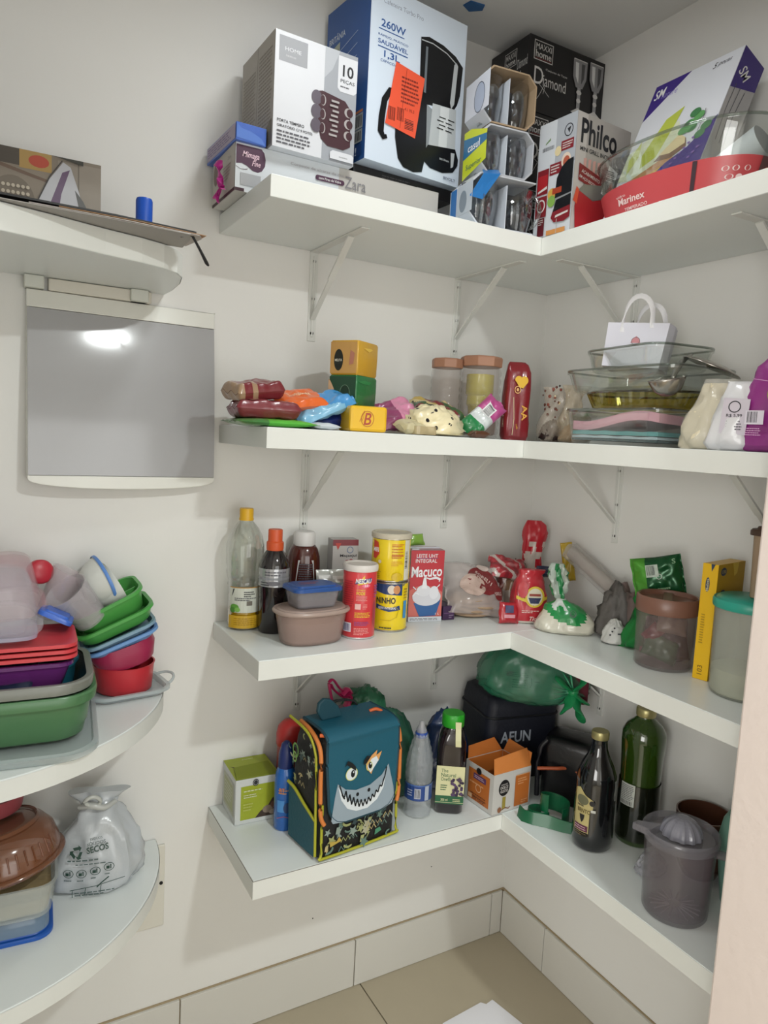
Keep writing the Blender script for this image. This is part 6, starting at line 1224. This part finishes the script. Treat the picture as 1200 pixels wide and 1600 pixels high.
# wine / juice bottles
t = thing('grape_bottle', 'dark bottle with a cream label and gold cap, front of the two tall bottles', 'bottle', (-.190, -.492, z4+.0005), face(-.190, -.492))
P = [(.038, 0), (.042, .004), (.0445, .02), (.0445, .04), (.043, .06), (.043, .13), (.0435, .145), (.041, .165), (.034, .185), (.024, .205), (.018, .222), (.0165, .236), (.0165, .252)]
dgl = M('#0c0e10', .06, coat=.8)
sub('bottle_body', MB().lathe(P, dgl, 44), t, smooth=50)
sub('cap', MB().lathe([(.0182, .243), (.0190, .245), (.0190, .257), (.0175, .260), (.001, .260)], M('#a8a070', .35, .6), 36), t, smooth=40)
lc = M('#bdb078', .5)
prints(t, cyl(.0437), [('p', [(-.046, .034), (-.046, .135), (-.034, .14), (-.020, .126), (-.002, .118), (-.002, .098), (-.008, .094), (-.008, .034), (-.026, .030)], lc), ('r', -.044, .044, -.010, .058, M('#5a2440', .5)), ('lines', -.042, .046, -.012, .056, 2, M('#c8a8b0', .5)), ('e', -.026, .114, .014, .011, M('#6a6a50', .5)), ('lines', -.038, .098, -.012, .104, 1, ink), ('t', 'BENTO', -.036, .086, -.006, .095, M('#5a4a20', .5), .04), ('p', [(-.03, .082), (-.018, .082), (-.020, .070), (-.024, .064), (-.028, .072)], kk), ('e', -.004, .112, .006, .006, kk), ('r', -.006, .092, .004, .098, M('#c8c8c0', .5)), ('lines', -.042, .034, -.012, .042, 2, M('#6a5a3a', .5)), ('strip', [(-.045, .036), (-.045, .134)], .001, M('#8a7a3a', .5))], curved=True)
t = thing('green_bottle', 'green glass bottle with a gold cap and a white barcode label, behind the dark one', 'bottle', (-.083, -.520, z4+.0005), face(-.083, -.520))
P = [(.040, 0), (.044, .004), (.0445, .03), (.043, .15), (.045, .20), (.0475, .235), (.0465, .252), (.038, .268), (.024, .280), (.019, .286), (.019, .295)]
sub('bottle_body', MB().lathe(P, M('#29400f', .07, coat=.8, var=.15, vscale=8), 44), t, smooth=50)
sub('juice', MB().lathe([(.0450, .012), (.0449, .13), (.0447, .14)], M('#12160c', .1, coat=.6), 44, cap0=False, cap1=False), t, smooth=50)
sub('cap', MB().lathe([(.0205, .288), (.0215, .290), (.0215, .304), (.0195, .307), (.001, .307)], M('#a8a070', .35, .6), 36), t, smooth=40)
prints(t, cyl(.0455), [('r', -.042, .092, -.008, .142, M('#bcc0b8', .45)), ('lines', -.040, .104, -.010, .139, 9, dgrey), ('bar', -.040, .094, -.012, .103, 14, ink)], curved=True)
# citrus juicer jug
t = thing('juicer_jug', 'smoky clear plastic jug topped by a ribbed citrus juicer cone', 'jug', (-.212, -.728, z4+.0005), R_(-52))
sm = CL('#7d767c', .32, .1); r = .066
sub('jug_body', MB().lathe([(r*.86, 0), (r*.90, .004), (r*.93, .05), (r*.98, .14), (r*1.0, .15), (r*.97, .15), (r*.90, .05), (r*.86, .008)], sm, 56), t, smooth=60)
pts = [(.060, 0, .13), (.085, 0, .128), (.098, 0, .118), (.100, 0, .09), (.098, 0, .05), (.095, 0, .032)]
sub('handle', MB().tube(pts, [.012, .012, .012, .011, .010, .008], CL('#8a8288', .5, .1), 10, flat=.6), t, smooth=60)
sub('strainer_tray', MB().lathe([(r*1.02, .142), (r*1.05, .146), (r*1.06, .160), (r*1.02, .163), (r*.98, .160), (r*.9, .152), (.03, .150), (.001, .150)], CL('#8a8890', .45, .1), 56), t, smooth=50)
cone = []
for k in range(9):
    q = k/8; rad = .034*math.cos(q*PI/2*.96)+.002; z_ = .153+.034*math.sin(q*PI/2)
    cone.append([((rad+(.003*(j % 4 < 2)*(1-q)))*math.cos(2*PI*j/48), (rad+(.003*(j % 4 < 2)*(1-q)))*math.sin(2*PI*j/48), z_) for j in range(48)])
sub('juicer_cone', MB().loft(cone, CL('#9a9aa6', .7, .15)), t)
sub('spout', MB().loft([[(-.030, -.056, .150), (-.030, .0-.02, .150), (-.030, -.02, .164), (-.030, -.056, .164)], [(-.062, -.066, .154), (-.062, -.050, .154), (-.062, -.050, .166), (-.062, -.066, .166)]], CL('#8a8890', .5, .1)).xf(Matrix.Rotation(R_(-30), 4, 'Z')), t)
fl_ = MB()
for k in range(18):
    a = k*20; c, s = math.cos(R_(a)), math.sin(R_(a)); fl_.tube([(.012*c, .012*s, .012), (.046*c, .046*s, .010)], .0016, CL('#b8b0b8', .5), 5)
sub('base_ribs', fl_, t, smooth=60)
tag(sub('clear_film_scrap', blob(.034, .024, .030, CL('#c8c8d0', .4, .1, .5, 60), 95, .35, 3.5, flat=.2), None, smooth=60, loc=(-.155, -.625, z4+.0005)), 'scrunched scrap of clear plastic film left of the juicer jug', 'film')
t = thing('red_tumbler', 'dark red tumbler half hidden behind the handle of the juicer jug', 'tumbler', (-.150, -.835, z4+.0005))
sub('tumbler_body', MB().lathe([(.028, 0), (.030, .003), (.036, .11), (.034, .11), (.028, .006)], M('#7a2238', .3), 32), t, smooth=60)
t = thing('brown_bowl', 'brown translucent bowl behind the juicer jug by the wall', 'bowl', (-.066, -.672, z4+.0005))
sub('bowl_body', MB().lathe([(.03, 0), (.034, .003), (.046, .03), (.052, .085), (.054, .135), (.051, .135), (.049, .085), (.042, .03), (.03, .006)], M('#5a3a2c', .25, coat=.3), 44), t, smooth=60)
t = thing('mint_jug', 'pale mint green plastic container showing behind the jug near the door jamb', 'container', (-.075, -.785, z4+.0005))
sub('container_body', MB().lathe([(.042, 0), (.046, .004), (.054, .06), (.060, .13), (.054, .165), (.046, .18), (.043, .18), (.05, .13), (.044, .01)], M('#7aa898', .4), 44), t, smooth=60)
# ================================================================== LEFT ROUNDED SHELVES
zt_ = 1.7715
# iron box standing on the upper shelf
w_, d_, h_ = .30, .09, .145
bgp = M('#857a6c', .5, var=.15, vscale=12)
sp = [('r', 0, 0, w_, h_, bgp), ('r', 0, .118, .17, h_, M('#4d463e', .5)), ('r', .17, .115, .22, h_, M('#a88a52', .5)), ('e', .20, .13, .016, .010, M('#b04a38', .5)), ('r', .23, .0, w_, h_-.006, M('#8f867a', .5)), ('r', .262, .02, .264, h_, M('#6d665c', .5)), ('p', [(.14, .118), (.226, .10), (.23, .07), (.226, .07), (.222, .096), (.14, .112)], M('#6a5648', .5)), ('r', .02, .0, .14, .10, M('#9a8e80', .5)), ('e', .16, .06, .034, .04, M('#6f6558', .5)), ('p', [(.19, .02), (.22, .085), (.24, .09), (.24, .0), (.19, 0)], M('#a3937f', .5))]
for i in range(7):
    for j in range(6): sp.append(('e', .138+i*.0075, .028+j*.011, .0028, .003, M('#b5aa98', .5)))
n_before = len(sp)
sp += [('p', [(.196, .012), (.206, .050), (.222, .095), (.238, .124), (.247, .118), (.256, .086), (.264, .052), (.266, .012)], M('#b6b6ba', .35)), ('p', [(.211, .012), (.222, .055), (.237, .108), (.246, .114), (.236, .075), (.229, .012)], M('#65506a', .4)), ('strip', [(.195, .012), (.205, .050), (.222, .098), (.237, .126)], .0016, M('#3a3838', .4)), ('p', [(.252, .085), (.262, .070), (.272, .046), (.284, .04), (.290, .02), (.27, .012), (.262, .03)], M('#5a5a58', .4)), ('e', .278, .034, .012, .010, M('#8a8a4a', .5)), ('e', .287, .044, .005, .005, M('#5a6a2c', .5)), ('e', .244, .022, .010, .008, M('#8a8a90', .4)), ('t', 'PHILCO', .214, .03, .222, .05, M('#c8c0cc', .4), .02), ('r', .25, .0, w_, .02, M('#4a4440', .5)), ('p', [(.222, h_), (.262, h_-.008), (.262, .124), (.23, .13)], M('#3a3a34', .5))]
def grow(q):
    f = lambda p: (.238+(p[0]-.238)*1.35, min(p[1]*1.10, .144))
    if q[0] in ('p', 'strip'): return (q[0], [f(p) for p in q[1]]) + tuple(q[2:])
    return q
sp = sp[:n_before]+[grow(q) for q in sp[n_before:]]
carton('iron_box', 'carton with a photo of a steam iron standing on the upper left rounded shelf', 'box', (-1.3243, -.128, zt_), -1, w_, d_, h_, M('#7d756a', .5), F=sp)
# black folder with papers, overhanging the shelf
t = thing('black_folder', 'thin black folder of papers overhanging the edge of the upper left rounded shelf', 'folder', (-1.20, -.275, zt_), R_(-2))
def slab(pts, z0, z1, th, mat):
    mb = MB(); v = [(x, y, z0+(z1-z0)*((x+.24)/.40)) for x, y in pts]; return mb.loft([v, [(x, y, z_+th) for x, y, z_ in v]], mat)
sub('cover', slab([(-.24, -.092), (.02, -.072), (.148, -.050), (.150, .03), (-.24, .04)], .006, .008, .003, M('#131314', .5)), t)
sub('paper', slab([(-.24, -.090), (.0, -.078), (.135, -.068), (.142, -.03), (.142, .03), (-.24, .04)], .0006, .0002, .0012, M('#a39f9b', .6)), t)
sub('paper', slab([(-.10, -.083), (.04, -.078), (.150, -.066), (.158, -.045), (.146, .02), (-.10, .03)], .0028, .0014, .0010, M('#b9b2ac', .6)), t)
sub('paper', slab([(-.06, -.081), (.06, -.074), (.163, -.056), (.155, .0), (-.05, .03)], .0042, .0050, .0009, M('#a8815c', .6)), t)
t = thing('black_strap', 'short black strap dangling from the folder corner off the upper left shelf', 'strap', (-1.062, -.325, zt_+.0015))
sub('strap', MB().tube([(-.015, .004, .0), (-.001, -.008, .001), (.004, -.008, -.004), (.016, -.007, -.022), (.026, -.006, -.038), (.030, -.006, -.042)], [.003, .003, .003, .0035, .0045, .002], M('#171518', .5), 8, flat=.6), t, smooth=60)
t = thing('blue_marker', 'bright blue cylinder standing on the black folder on the upper left shelf', 'container', (-1.119, -.235, zt_+.0117))
sub('cylinder_body', MB().lathe([(.0125, 0), (.0138, .001), (.0138, .058), (.0125, .0615), (.001, .062)], M('#1250b8', .4), 32), t, smooth=50)
# ---------------------------------------------------------------- middle shelf
zm = .9205
t = thing('clear_big_lid', 'wide milky clear lid lying under the green basin on the middle left shelf', 'lid', (-1.335, -.188, zm), R_(-6))
sub('lid_body', MB().loft([rr(.30, .334, .06, 0, 8), rr(.306, .34, .06, .003, 8), rr(.306, .34, .06, .012, 8), rr(.290, .324, .055, .014, 8), rr(.285, .319, .055, .008, 8)], CL('#c9d4d4', .45, .2)), t, smooth=50)
def basin(name, label, loc, rz, w0, d0, w1, d1, h, r, mat, lipw, rim=None, rot=None, lip_t=.006):
    t = thing(name, label, 'basin', loc, R_(rz), None, rot)
    L = [rr(w0-.01, d0-.01, r, 0, 8), rr(w0, d0, r, .004, 8), rr(w0+(w1-w0)*.25, d0+(d1-d0)*.25, r, .022, 8), rr(w0+(w1-w0)*.32+.003, d0+(d1-d0)*.32+.003, r, .026, 8), rr(w1, d1, r+.01, h-lip_t, 8), rr(w1-.004, d1-.004, r+.01, h-lip_t, 8), rr(w0-.004, d0-.004, r, .007, 8)]
    sub('basin_body', MB().loft(L, mat), t, smooth=50)
    sub('rim', MB().loft([rr(w1-.006, d1-.006, r+.008, h-lip_t-.012, 8), rr(w1+2*lipw-.004, d1+2*lipw-.004, r+.01+lipw, h-lip_t-.012, 8), rr(w1+2*lipw, d1+2*lipw, r+.01+lipw, h-.003, 8), rr(w1+2*lipw-.004, d1+2*lipw-.004, r+.01+lipw, h, 8), rr(w1-.004, d1-.004, r+.008, h-.001, 8)], rim or mat, False, False), t, smooth=50)
    return t
basin('green_basin', 'large sage green plastic basin holding the grey-rimmed one', (-1.372, -.205, zm+.0145), -4, .325, .20, .352, .228, .082, .045, M('#4f7a52', .3, var=.08), .008)
basin('grey_basin', 'dark basin with a grey rim nested in the green basin', (-1.374, -.205, zm+.0365), -4, .292, .172, .342, .218, .080, .045, M('#3a4440', .35), .010, M('#7f817a', .35))
# stacks inside the basin
def tub(name, label, loc, rz, w_, d_, h_, mat, n_lip=1, cat='tub', r=.02, grp=None, rot=None):
    t = thing(name, label, cat, loc, R_(rz), grp, rot)
    mb = MB(); tray(mb, w_*.88, d_*.88, w_, d_, h_, r, mat, lip=.005); sub('tub_body', mb, t, smooth=40)
    return t
bx2, by2 = -1.338, -.215
tub('purple_tub', 'clear purple plastic tub under the red ones in the basin', (bx2-.006, by2, zm+.0880), -3, .225, .13, .052, CL('#6e2f78', .75, .12))
tub('teal_tub', 'dark teal tub at the right end inside the basin', (-1.245, -.185, zm+.0560), 70, .07, .05, .060, M('#1d5a6c', .4))
rdt = M('#d4434a', .35)
for k, nm in enumerate(('lowest', 'middle', 'topmost')):
    tub('red_tub', '%s of the three nested coral red tubs above the purple tub' % nm, (bx2, by2, zm+.1415+.0098*k), -3, .225, .13, .0105, rdt, grp='nested coral red tubs')
tag(sub('navy_cover', MB().lathe([(.001, 0), (.036, 0), (.038, .004), (.034, .007), (.001, .006)], M('#16243c', .4), 32), None, smooth=50, loc=(-1.33, -.272, zm+.104), rot=(R_(16), R_(-4), 0)), 'dark navy lid lying low in the basin in front of the purple tub', 'lid')
t = thing('flat_clear_box', 'flat clear tub lying on the red tubs', 'tub', (bx2-.03, by2, zm+.1745), R_(-3))
mb = MB(); tray(mb, .14, .10, .16, .115, .013, .02, CL('#c4c4dc', .45, .12)); sub('tub_body', mb, t, smooth=40)
t = thing('blue_cover', 'blue square lid leaning on the red tubs beside the clear domes', 'lid', (-1.250, -.175, zm+.190), 0, None, (R_(-8), R_(26), R_(-12)))
mb = MB(); lid(mb, .06, .085, .012, 0, .012, M('#3a68c8', .35)); sub('lid_body', mb, t, smooth=40)
# clear domes standing on their side
def dome(name, label, loc, rot, w_, d_, h_, mat, r=.03, lip=.007, grp=None):
    t = thing(name, label, 'container', loc, 0, grp, rot)
    L = [rr(w_*.78, d_*.78, r, 0, 6), rr(w_*.84, d_*.84, r, .006, 6), rr(w_, d_, r+.006, h_-.006, 6), rr(w_+2*lip, d_+2*lip, r+.006+lip, h_-.006, 6), rr(w_+2*lip, d_+2*lip, r+.006+lip, h_, 6), rr(w_-.004, d_-.004, r+.005, h_, 6), rr(w_*.82, d_*.82, r, .008, 6)]
    sub('container_body', MB().loft(L, mat), t, smooth=50)
    return t
dome('clear_container', 'large clear container upside down on the stack in the basin, nearest the viewer', (-1.352, -.232, zm+.280), (R_(196), R_(-2), R_(4)), .14, .115, .088, CL('#dcd8e0', .22, .1), r=.035, grp='clear containers on the basin stack')
dome('clear_container', 'clear pink-tinted container behind the nearest clear one in the basin', (-1.350, -.150, zm+.290), (R_(192), R_(-4), R_(0)), .15, .12, .085, CL('#e0b8c0', .24, .1), r=.035, grp='clear containers on the basin stack')
t = thing('red_lid', 'red rounded lid standing on edge behind the clear containers', 'lid', (-1.270, -.060, zm+.252), 0, None, (R_(80), 0, R_(10)))  # small round lid set on edge
sub('lid_body', MB().lathe([(.001, 0), (.021, 0), (.023, .003), (.023, .02), (.019, .024), (.001, .024)], M('#b82838', .35), 40), t, smooth=50)
t = thing('clear_cup', 'small clear tumbler lying tilted between the clear containers and the white bowl', 'cup', (-1.200, -.115, zm+.190), 0, None, (R_(14), R_(-38), R_(0)))
sub('cup_body', MB().lathe([(.026, -.035), (.031, -.032), (.042, .05), (.040, .05), (.029, -.029)], CL('#cfc8cc', .38, .1), 40), t, smooth=50)
t = thing('clear_cup', 'clear flared cup leaning back toward the wall beside the red lid', 'cup', (-1.238, -.070, zm+.208), 0, None, (R_(4), R_(28), R_(0)))
sub('cup_body', MB().lathe([(.014, -.05), (.018, -.048), (.034, .05), (.032, .05), (.017, -.044)], CL('#d8c8cc', .32, .1), 40), t, smooth=50)
# tilted tower of tubs on the right
tx, ty = -1.113, -.073
t = thing('clear_tray', 'clear plastic tray lying lowest at the front tip of the middle left shelf', 'tray', (tx, ty-.004, zm), R_(8))
mb = MB(); tray(mb, .145, .12, .150, .125, .016, .03, CL('#c4d0d2', .5, .12), lip=.006, n=8); sub('tray_body', mb, t, smooth=50)
sub('tray_handle', MB().tube([(.074+.026*math.sin(R_(q)), -.034*math.cos(R_(q)), .012+.010*math.sin(R_(q))) for q in range(0, 181, 15)], .003, CL('#c4d0d2', .6, .12), 8), t, smooth=60)
t = thing('red_round_bowl', 'bright red round plastic bowl at the base of the leaning tub tower', 'bowl', (tx, ty, zm+.006))
sub('bowl_body', MB().lathe([(.050, 0), (.054, .003), (.058, .050), (.060, .056), (.057, .056), (.051, .006)], M('#c8323c', .35), 48), t, smooth=50)
t = thing('magenta_bowl', 'dark magenta bowl tilted on top of the red round bowl', 'bowl', (tx+.004, ty, zm+.064), 0, None, (R_(2), R_(-17), 0))
sub('bowl_body', MB().loft([rr(.10, .10, .04, 0, 8), rr(.108, .108, .042, .004, 8), rr(.128, .108, .045, .03, 8), rr(.122, .106, .045, .046, 8), rr(.118, .102, .044, .046, 8), rr(.104, .104, .04, .006, 8)], M('#a02c50', .35)), t, smooth=50)
for k, (nm, c_) in enumerate((('lower', '#6f9ad0'), ('upper', '#7f9fb4'))):
    t = thing('light_blue_tray', '%s of the two light blue trays in the leaning tub tower' % nm, 'tray', (tx-.006-.004*k, ty, zm+.104+.013*k), 0, 'light blue trays in the tub tower', (R_(2), R_(-20-k), 0))
    mb = MB(); tray(mb, .125, .10, .138, .112, .018, .025, M(c_, .35), lip=.004, n=8); sub('tray_body', mb, t, smooth=50)
gt = M('#4fa04c', .35)
t = thing('green_tray', 'bright green tray lower of the two green lunch trays', 'tray', (tx-.016, ty, zm+.136), 0, 'green lunch trays', (R_(3), R_(-23), 0))
mb = MB(); tray(mb, .135, .10, .150, .118, .030, .03, gt, lip=.005, n=8); sub('tray_body', mb, t, smooth=50)
t = thing('green_tray', 'bright green divided lunch tray on top of the leaning tower, holding the white bowls', 'tray', (tx-.022, ty, zm+.156), 0, 'green lunch trays', (R_(4), R_(-26), 0))
mb = MB(); tray(mb, .120, .09, .140, .108, .046, .03, gt, lip=.004, n=8); sub('tray_body', mb, t, smooth=50)
sub('divider', MB().box(.012, .015, -.044, .044, .006, .038, gt), t, bevel=.001)
sub('divider', MB().box(.014, .064, -.004, -.001, .006, .038, gt), t, bevel=.001)
for k, (lbl, x_, ry_, rm_) in enumerate((('white bowl with a blue rim standing on edge in the green tray', -.028, 68, M('#5a88cc', .35)), ('plain white bowl standing on edge behind the blue-rimmed one', -.006, 62, None))):
    t = thing('white_bowl', lbl, 'bowl', (tx+x_-.022, ty+.004, zm+.226-.012*k), 0, 'white bowls on edge', (R_(4), R_(ry_), R_(12)))
    sub('bowl_body', MB().lathe([(.024, -.035), (.028, -.032), (.045, -.008), (.052, .012), (.050, .012), (.043, -.006), (.026, -.029), (.001, -.030)], M('#d3d6d0', .35), 48), t, smooth=60)
    if rm_: sub('rim', MB().lathe([(.0525, .008), (.054, .010), (.054, .014), (.0515, .015), (.0495, .012)], rm_, 48, cap0=False, cap1=False), t, smooth=60)
# ---------------------------------------------------------------- bottom left shelf
zb_ = .5415
t = thing('blue_lid_tub', 'clear tub standing upside down on its blue lid under the glass dish, lower left', 'tub', (-1.33, -.175, zb_), R_(-4))
mb = MB(); lid(mb, .155, .125, .03, 0, .010, M('#1f58b0', .35)); sub('lid', mb, t, smooth=40)
sub('tub_body', MB().loft([rr(.142, .112, .028, .0105), rr(.138, .108, .028, .038), rr(.132, .102, .026, .042)], CL('#8fa8c0', .5, .12)), t, smooth=40)
t = thing('square_glass_dish', 'clear square glass dish with scraps of food, between the blue-lid tub and the brown bowl', 'dish', (-1.335, -.175, zb_+.0425), R_(-4))
sub('glass_body', MB().loft([rr(.15, .125, .025, 0), rr(.158, .132, .027, .004), rr(.176, .145, .03, .062), rr(.180, .149, .03, .064), rr(.170, .139, .028, .064), rr(.152, .126, .025, .009)], CL('#dfe6e2', .35, .06)), t, smooth=50)
sub('food', MB().loft([rr(.148, .122, .024, .010), rr(.158, .13, .026, .036), rr(.10, .08, .02, .040)], M('#a8946c', .6, bump=.5, bscale=60, var=.35, vscale=40)), t, smooth=50)
t = thing('brown_domed_bowl', 'translucent brown round bowl and lid resting on the square glass dish, lower left', 'bowl', (-1.330, -.175, zb_+.112), 0, None, (R_(-6), R_(-8), 0))
brn = CL('#7a4a30', .82, .12)
sub('bowl_rim', MB().lathe([(.088, .006), (.098, .010), (.102, .016), (.100, .020), (.092, .022), (.088, .018)], brn, 56, cap0=False, cap1=False), t, smooth=60)
sub('dome', MB().lathe([(.095, .020), (.094, .035), (.088, .058), (.074, .076), (.052, .084), (.001, .086)], brn, 56, cap0=False), t, smooth=60)
sub('ring_ridge', MB().lathe([(.060, .0825), (.064, .086), (.068, .081)], brn, 56, cap0=False, cap1=False), t, smooth=60)
sub('ribs', (lambda m_: ([m_.tube([(.094*math.cos(a), .094*math.sin(a), .030), (.089*math.cos(a), .089*math.sin(a), .056)], .0018, brn, 6) for a in [R_(q) for q in range(-130, -30, 9)]], m_)[1])(MB()), t, smooth=60)
t = tag(sub('pink_tub', MB().lathe([(.05, 0), (.06, .004), (.066, .035), (.063, .035), (.055, .006)], M('#a85058', .4), 40), None, smooth=50, loc=(-1.36, -.115, zb_+.200)), 'pink tub showing under the middle left shelf above the brown bowl', 'tub')
# knotted clear bag with print
t = thing('knotted_waste_bag', 'pale translucent bag printed with recycling marks and SECOS on the lower left shelf', 'bag', (-1.163, -.095, zb_+.0), face(-1.163, -.095, -4))
bgm = CL('#cdd2d6', .78, .22, .7, 26)
lv = interp([(.0005, .072, .050, -.004, 0), (.012, .082, .060, 0, 0), (.06, .080, .060, .002, 0), (.10, .066, .052, .004, 0), (.135, .046, .036, .004, 0), (.160, .030, .022, .002, 0), (.172, .030, .018, .0, 0), (.188, .052, .014, .004, 0)], 4)
sub('bag_film', sack(lv, bgm, 101, .009, 15, n=64, sq=2.8), t, smooth=60)
mb = MB()
mb.tube([(-.034, -.024, .166), (-.010, -.032, .172), (.014, -.030, .165), (.034, -.016, .170)], [.004, .007, .006, .004], M('#b8bab6', .35, coat=.3), 8)
mb.tube([(-.010, -.032, .170), (-.022, -.038, .184), (-.008, -.036, .192), (.006, -.032, .182), (.002, -.030, .168)], .004, M('#bcbeb8', .35, coat=.3), 8)
sub('knot', mb, t, smooth=60)
dgn = M('#1f3f34', .5); gtx = M('#4a5a58', .5)
bmap = lambda u, v, e: (u, -(.0605)*(max(.02, 1-abs(u/.085)**2.8))**(1/2.8)*(1-.30*max(0, (v-.07)/.05)**1.3 if v > .07 else 1)-.004-e*2, v)
def arrow(cx, cy, s, a):
    c, d = math.cos(a), math.sin(a); P = [(-.5, .62), (.25, .75), (.15, .95), (.62, .62), (.42, .15), (.30, .38), (-.3, .28)]
    return ('p', [(cx+s*(x*c-y*d), cy+s*(x*d+y*c)) for x, y in P], dgn)
sp = [arrow(-.034, .092, .014, a) for a in (0, 2.094, 4.189)]
sp += [('t', 'RESÍDUOS', -.014, .112, .012, .117, gtx, .02, 0, .1), ('t', 'SÓLIDOS', -.016, .104, .018, .111, gtx, .01, 0, .1), ('t', 'SECOS', -.016, .092, .024, .103, dgn, .05, 0, .14), ('lines', -.05, .076, .04, .082, 1, gtx), ('lines', -.035, .070, .035, .074, 1, gtx)]
for k, (x_, y_) in enumerate(((-.048, .054), (-.024, .054), (.001, .058), (.026, .064))):
    sp += [('ring', x_, y_, .0095, .0085, .0012, dgn), ('r', x_-.005, y_-.004, x_+.001, y_+.002, dgn), ('r', x_+.002, y_-.004, x_+.004, y_+.005, dgn), ('lines', x_-.008, y_-.016, x_+.008, y_-.011, 1, gtx)]
sp += [('strip', [(-.045, .022), (.0, .028), (.055, .036)], .0014, dgn), ('strip', [(-.04, .008), (-.04, .022)], .0012, dgn), ('strip', [(-.018, .012), (-.016, .026)], .0012, dgn), ('strip', [(.01, .014), (.012, .030)], .0012, dgn), ('lines', -.036, .010, .04, .02, 2, gtx), ('strip', [(.026, .045), (.012, .034), (.004, .026)], .0024, dgn)]
prints(t, bmap, sp, curved=True, e0=.001)
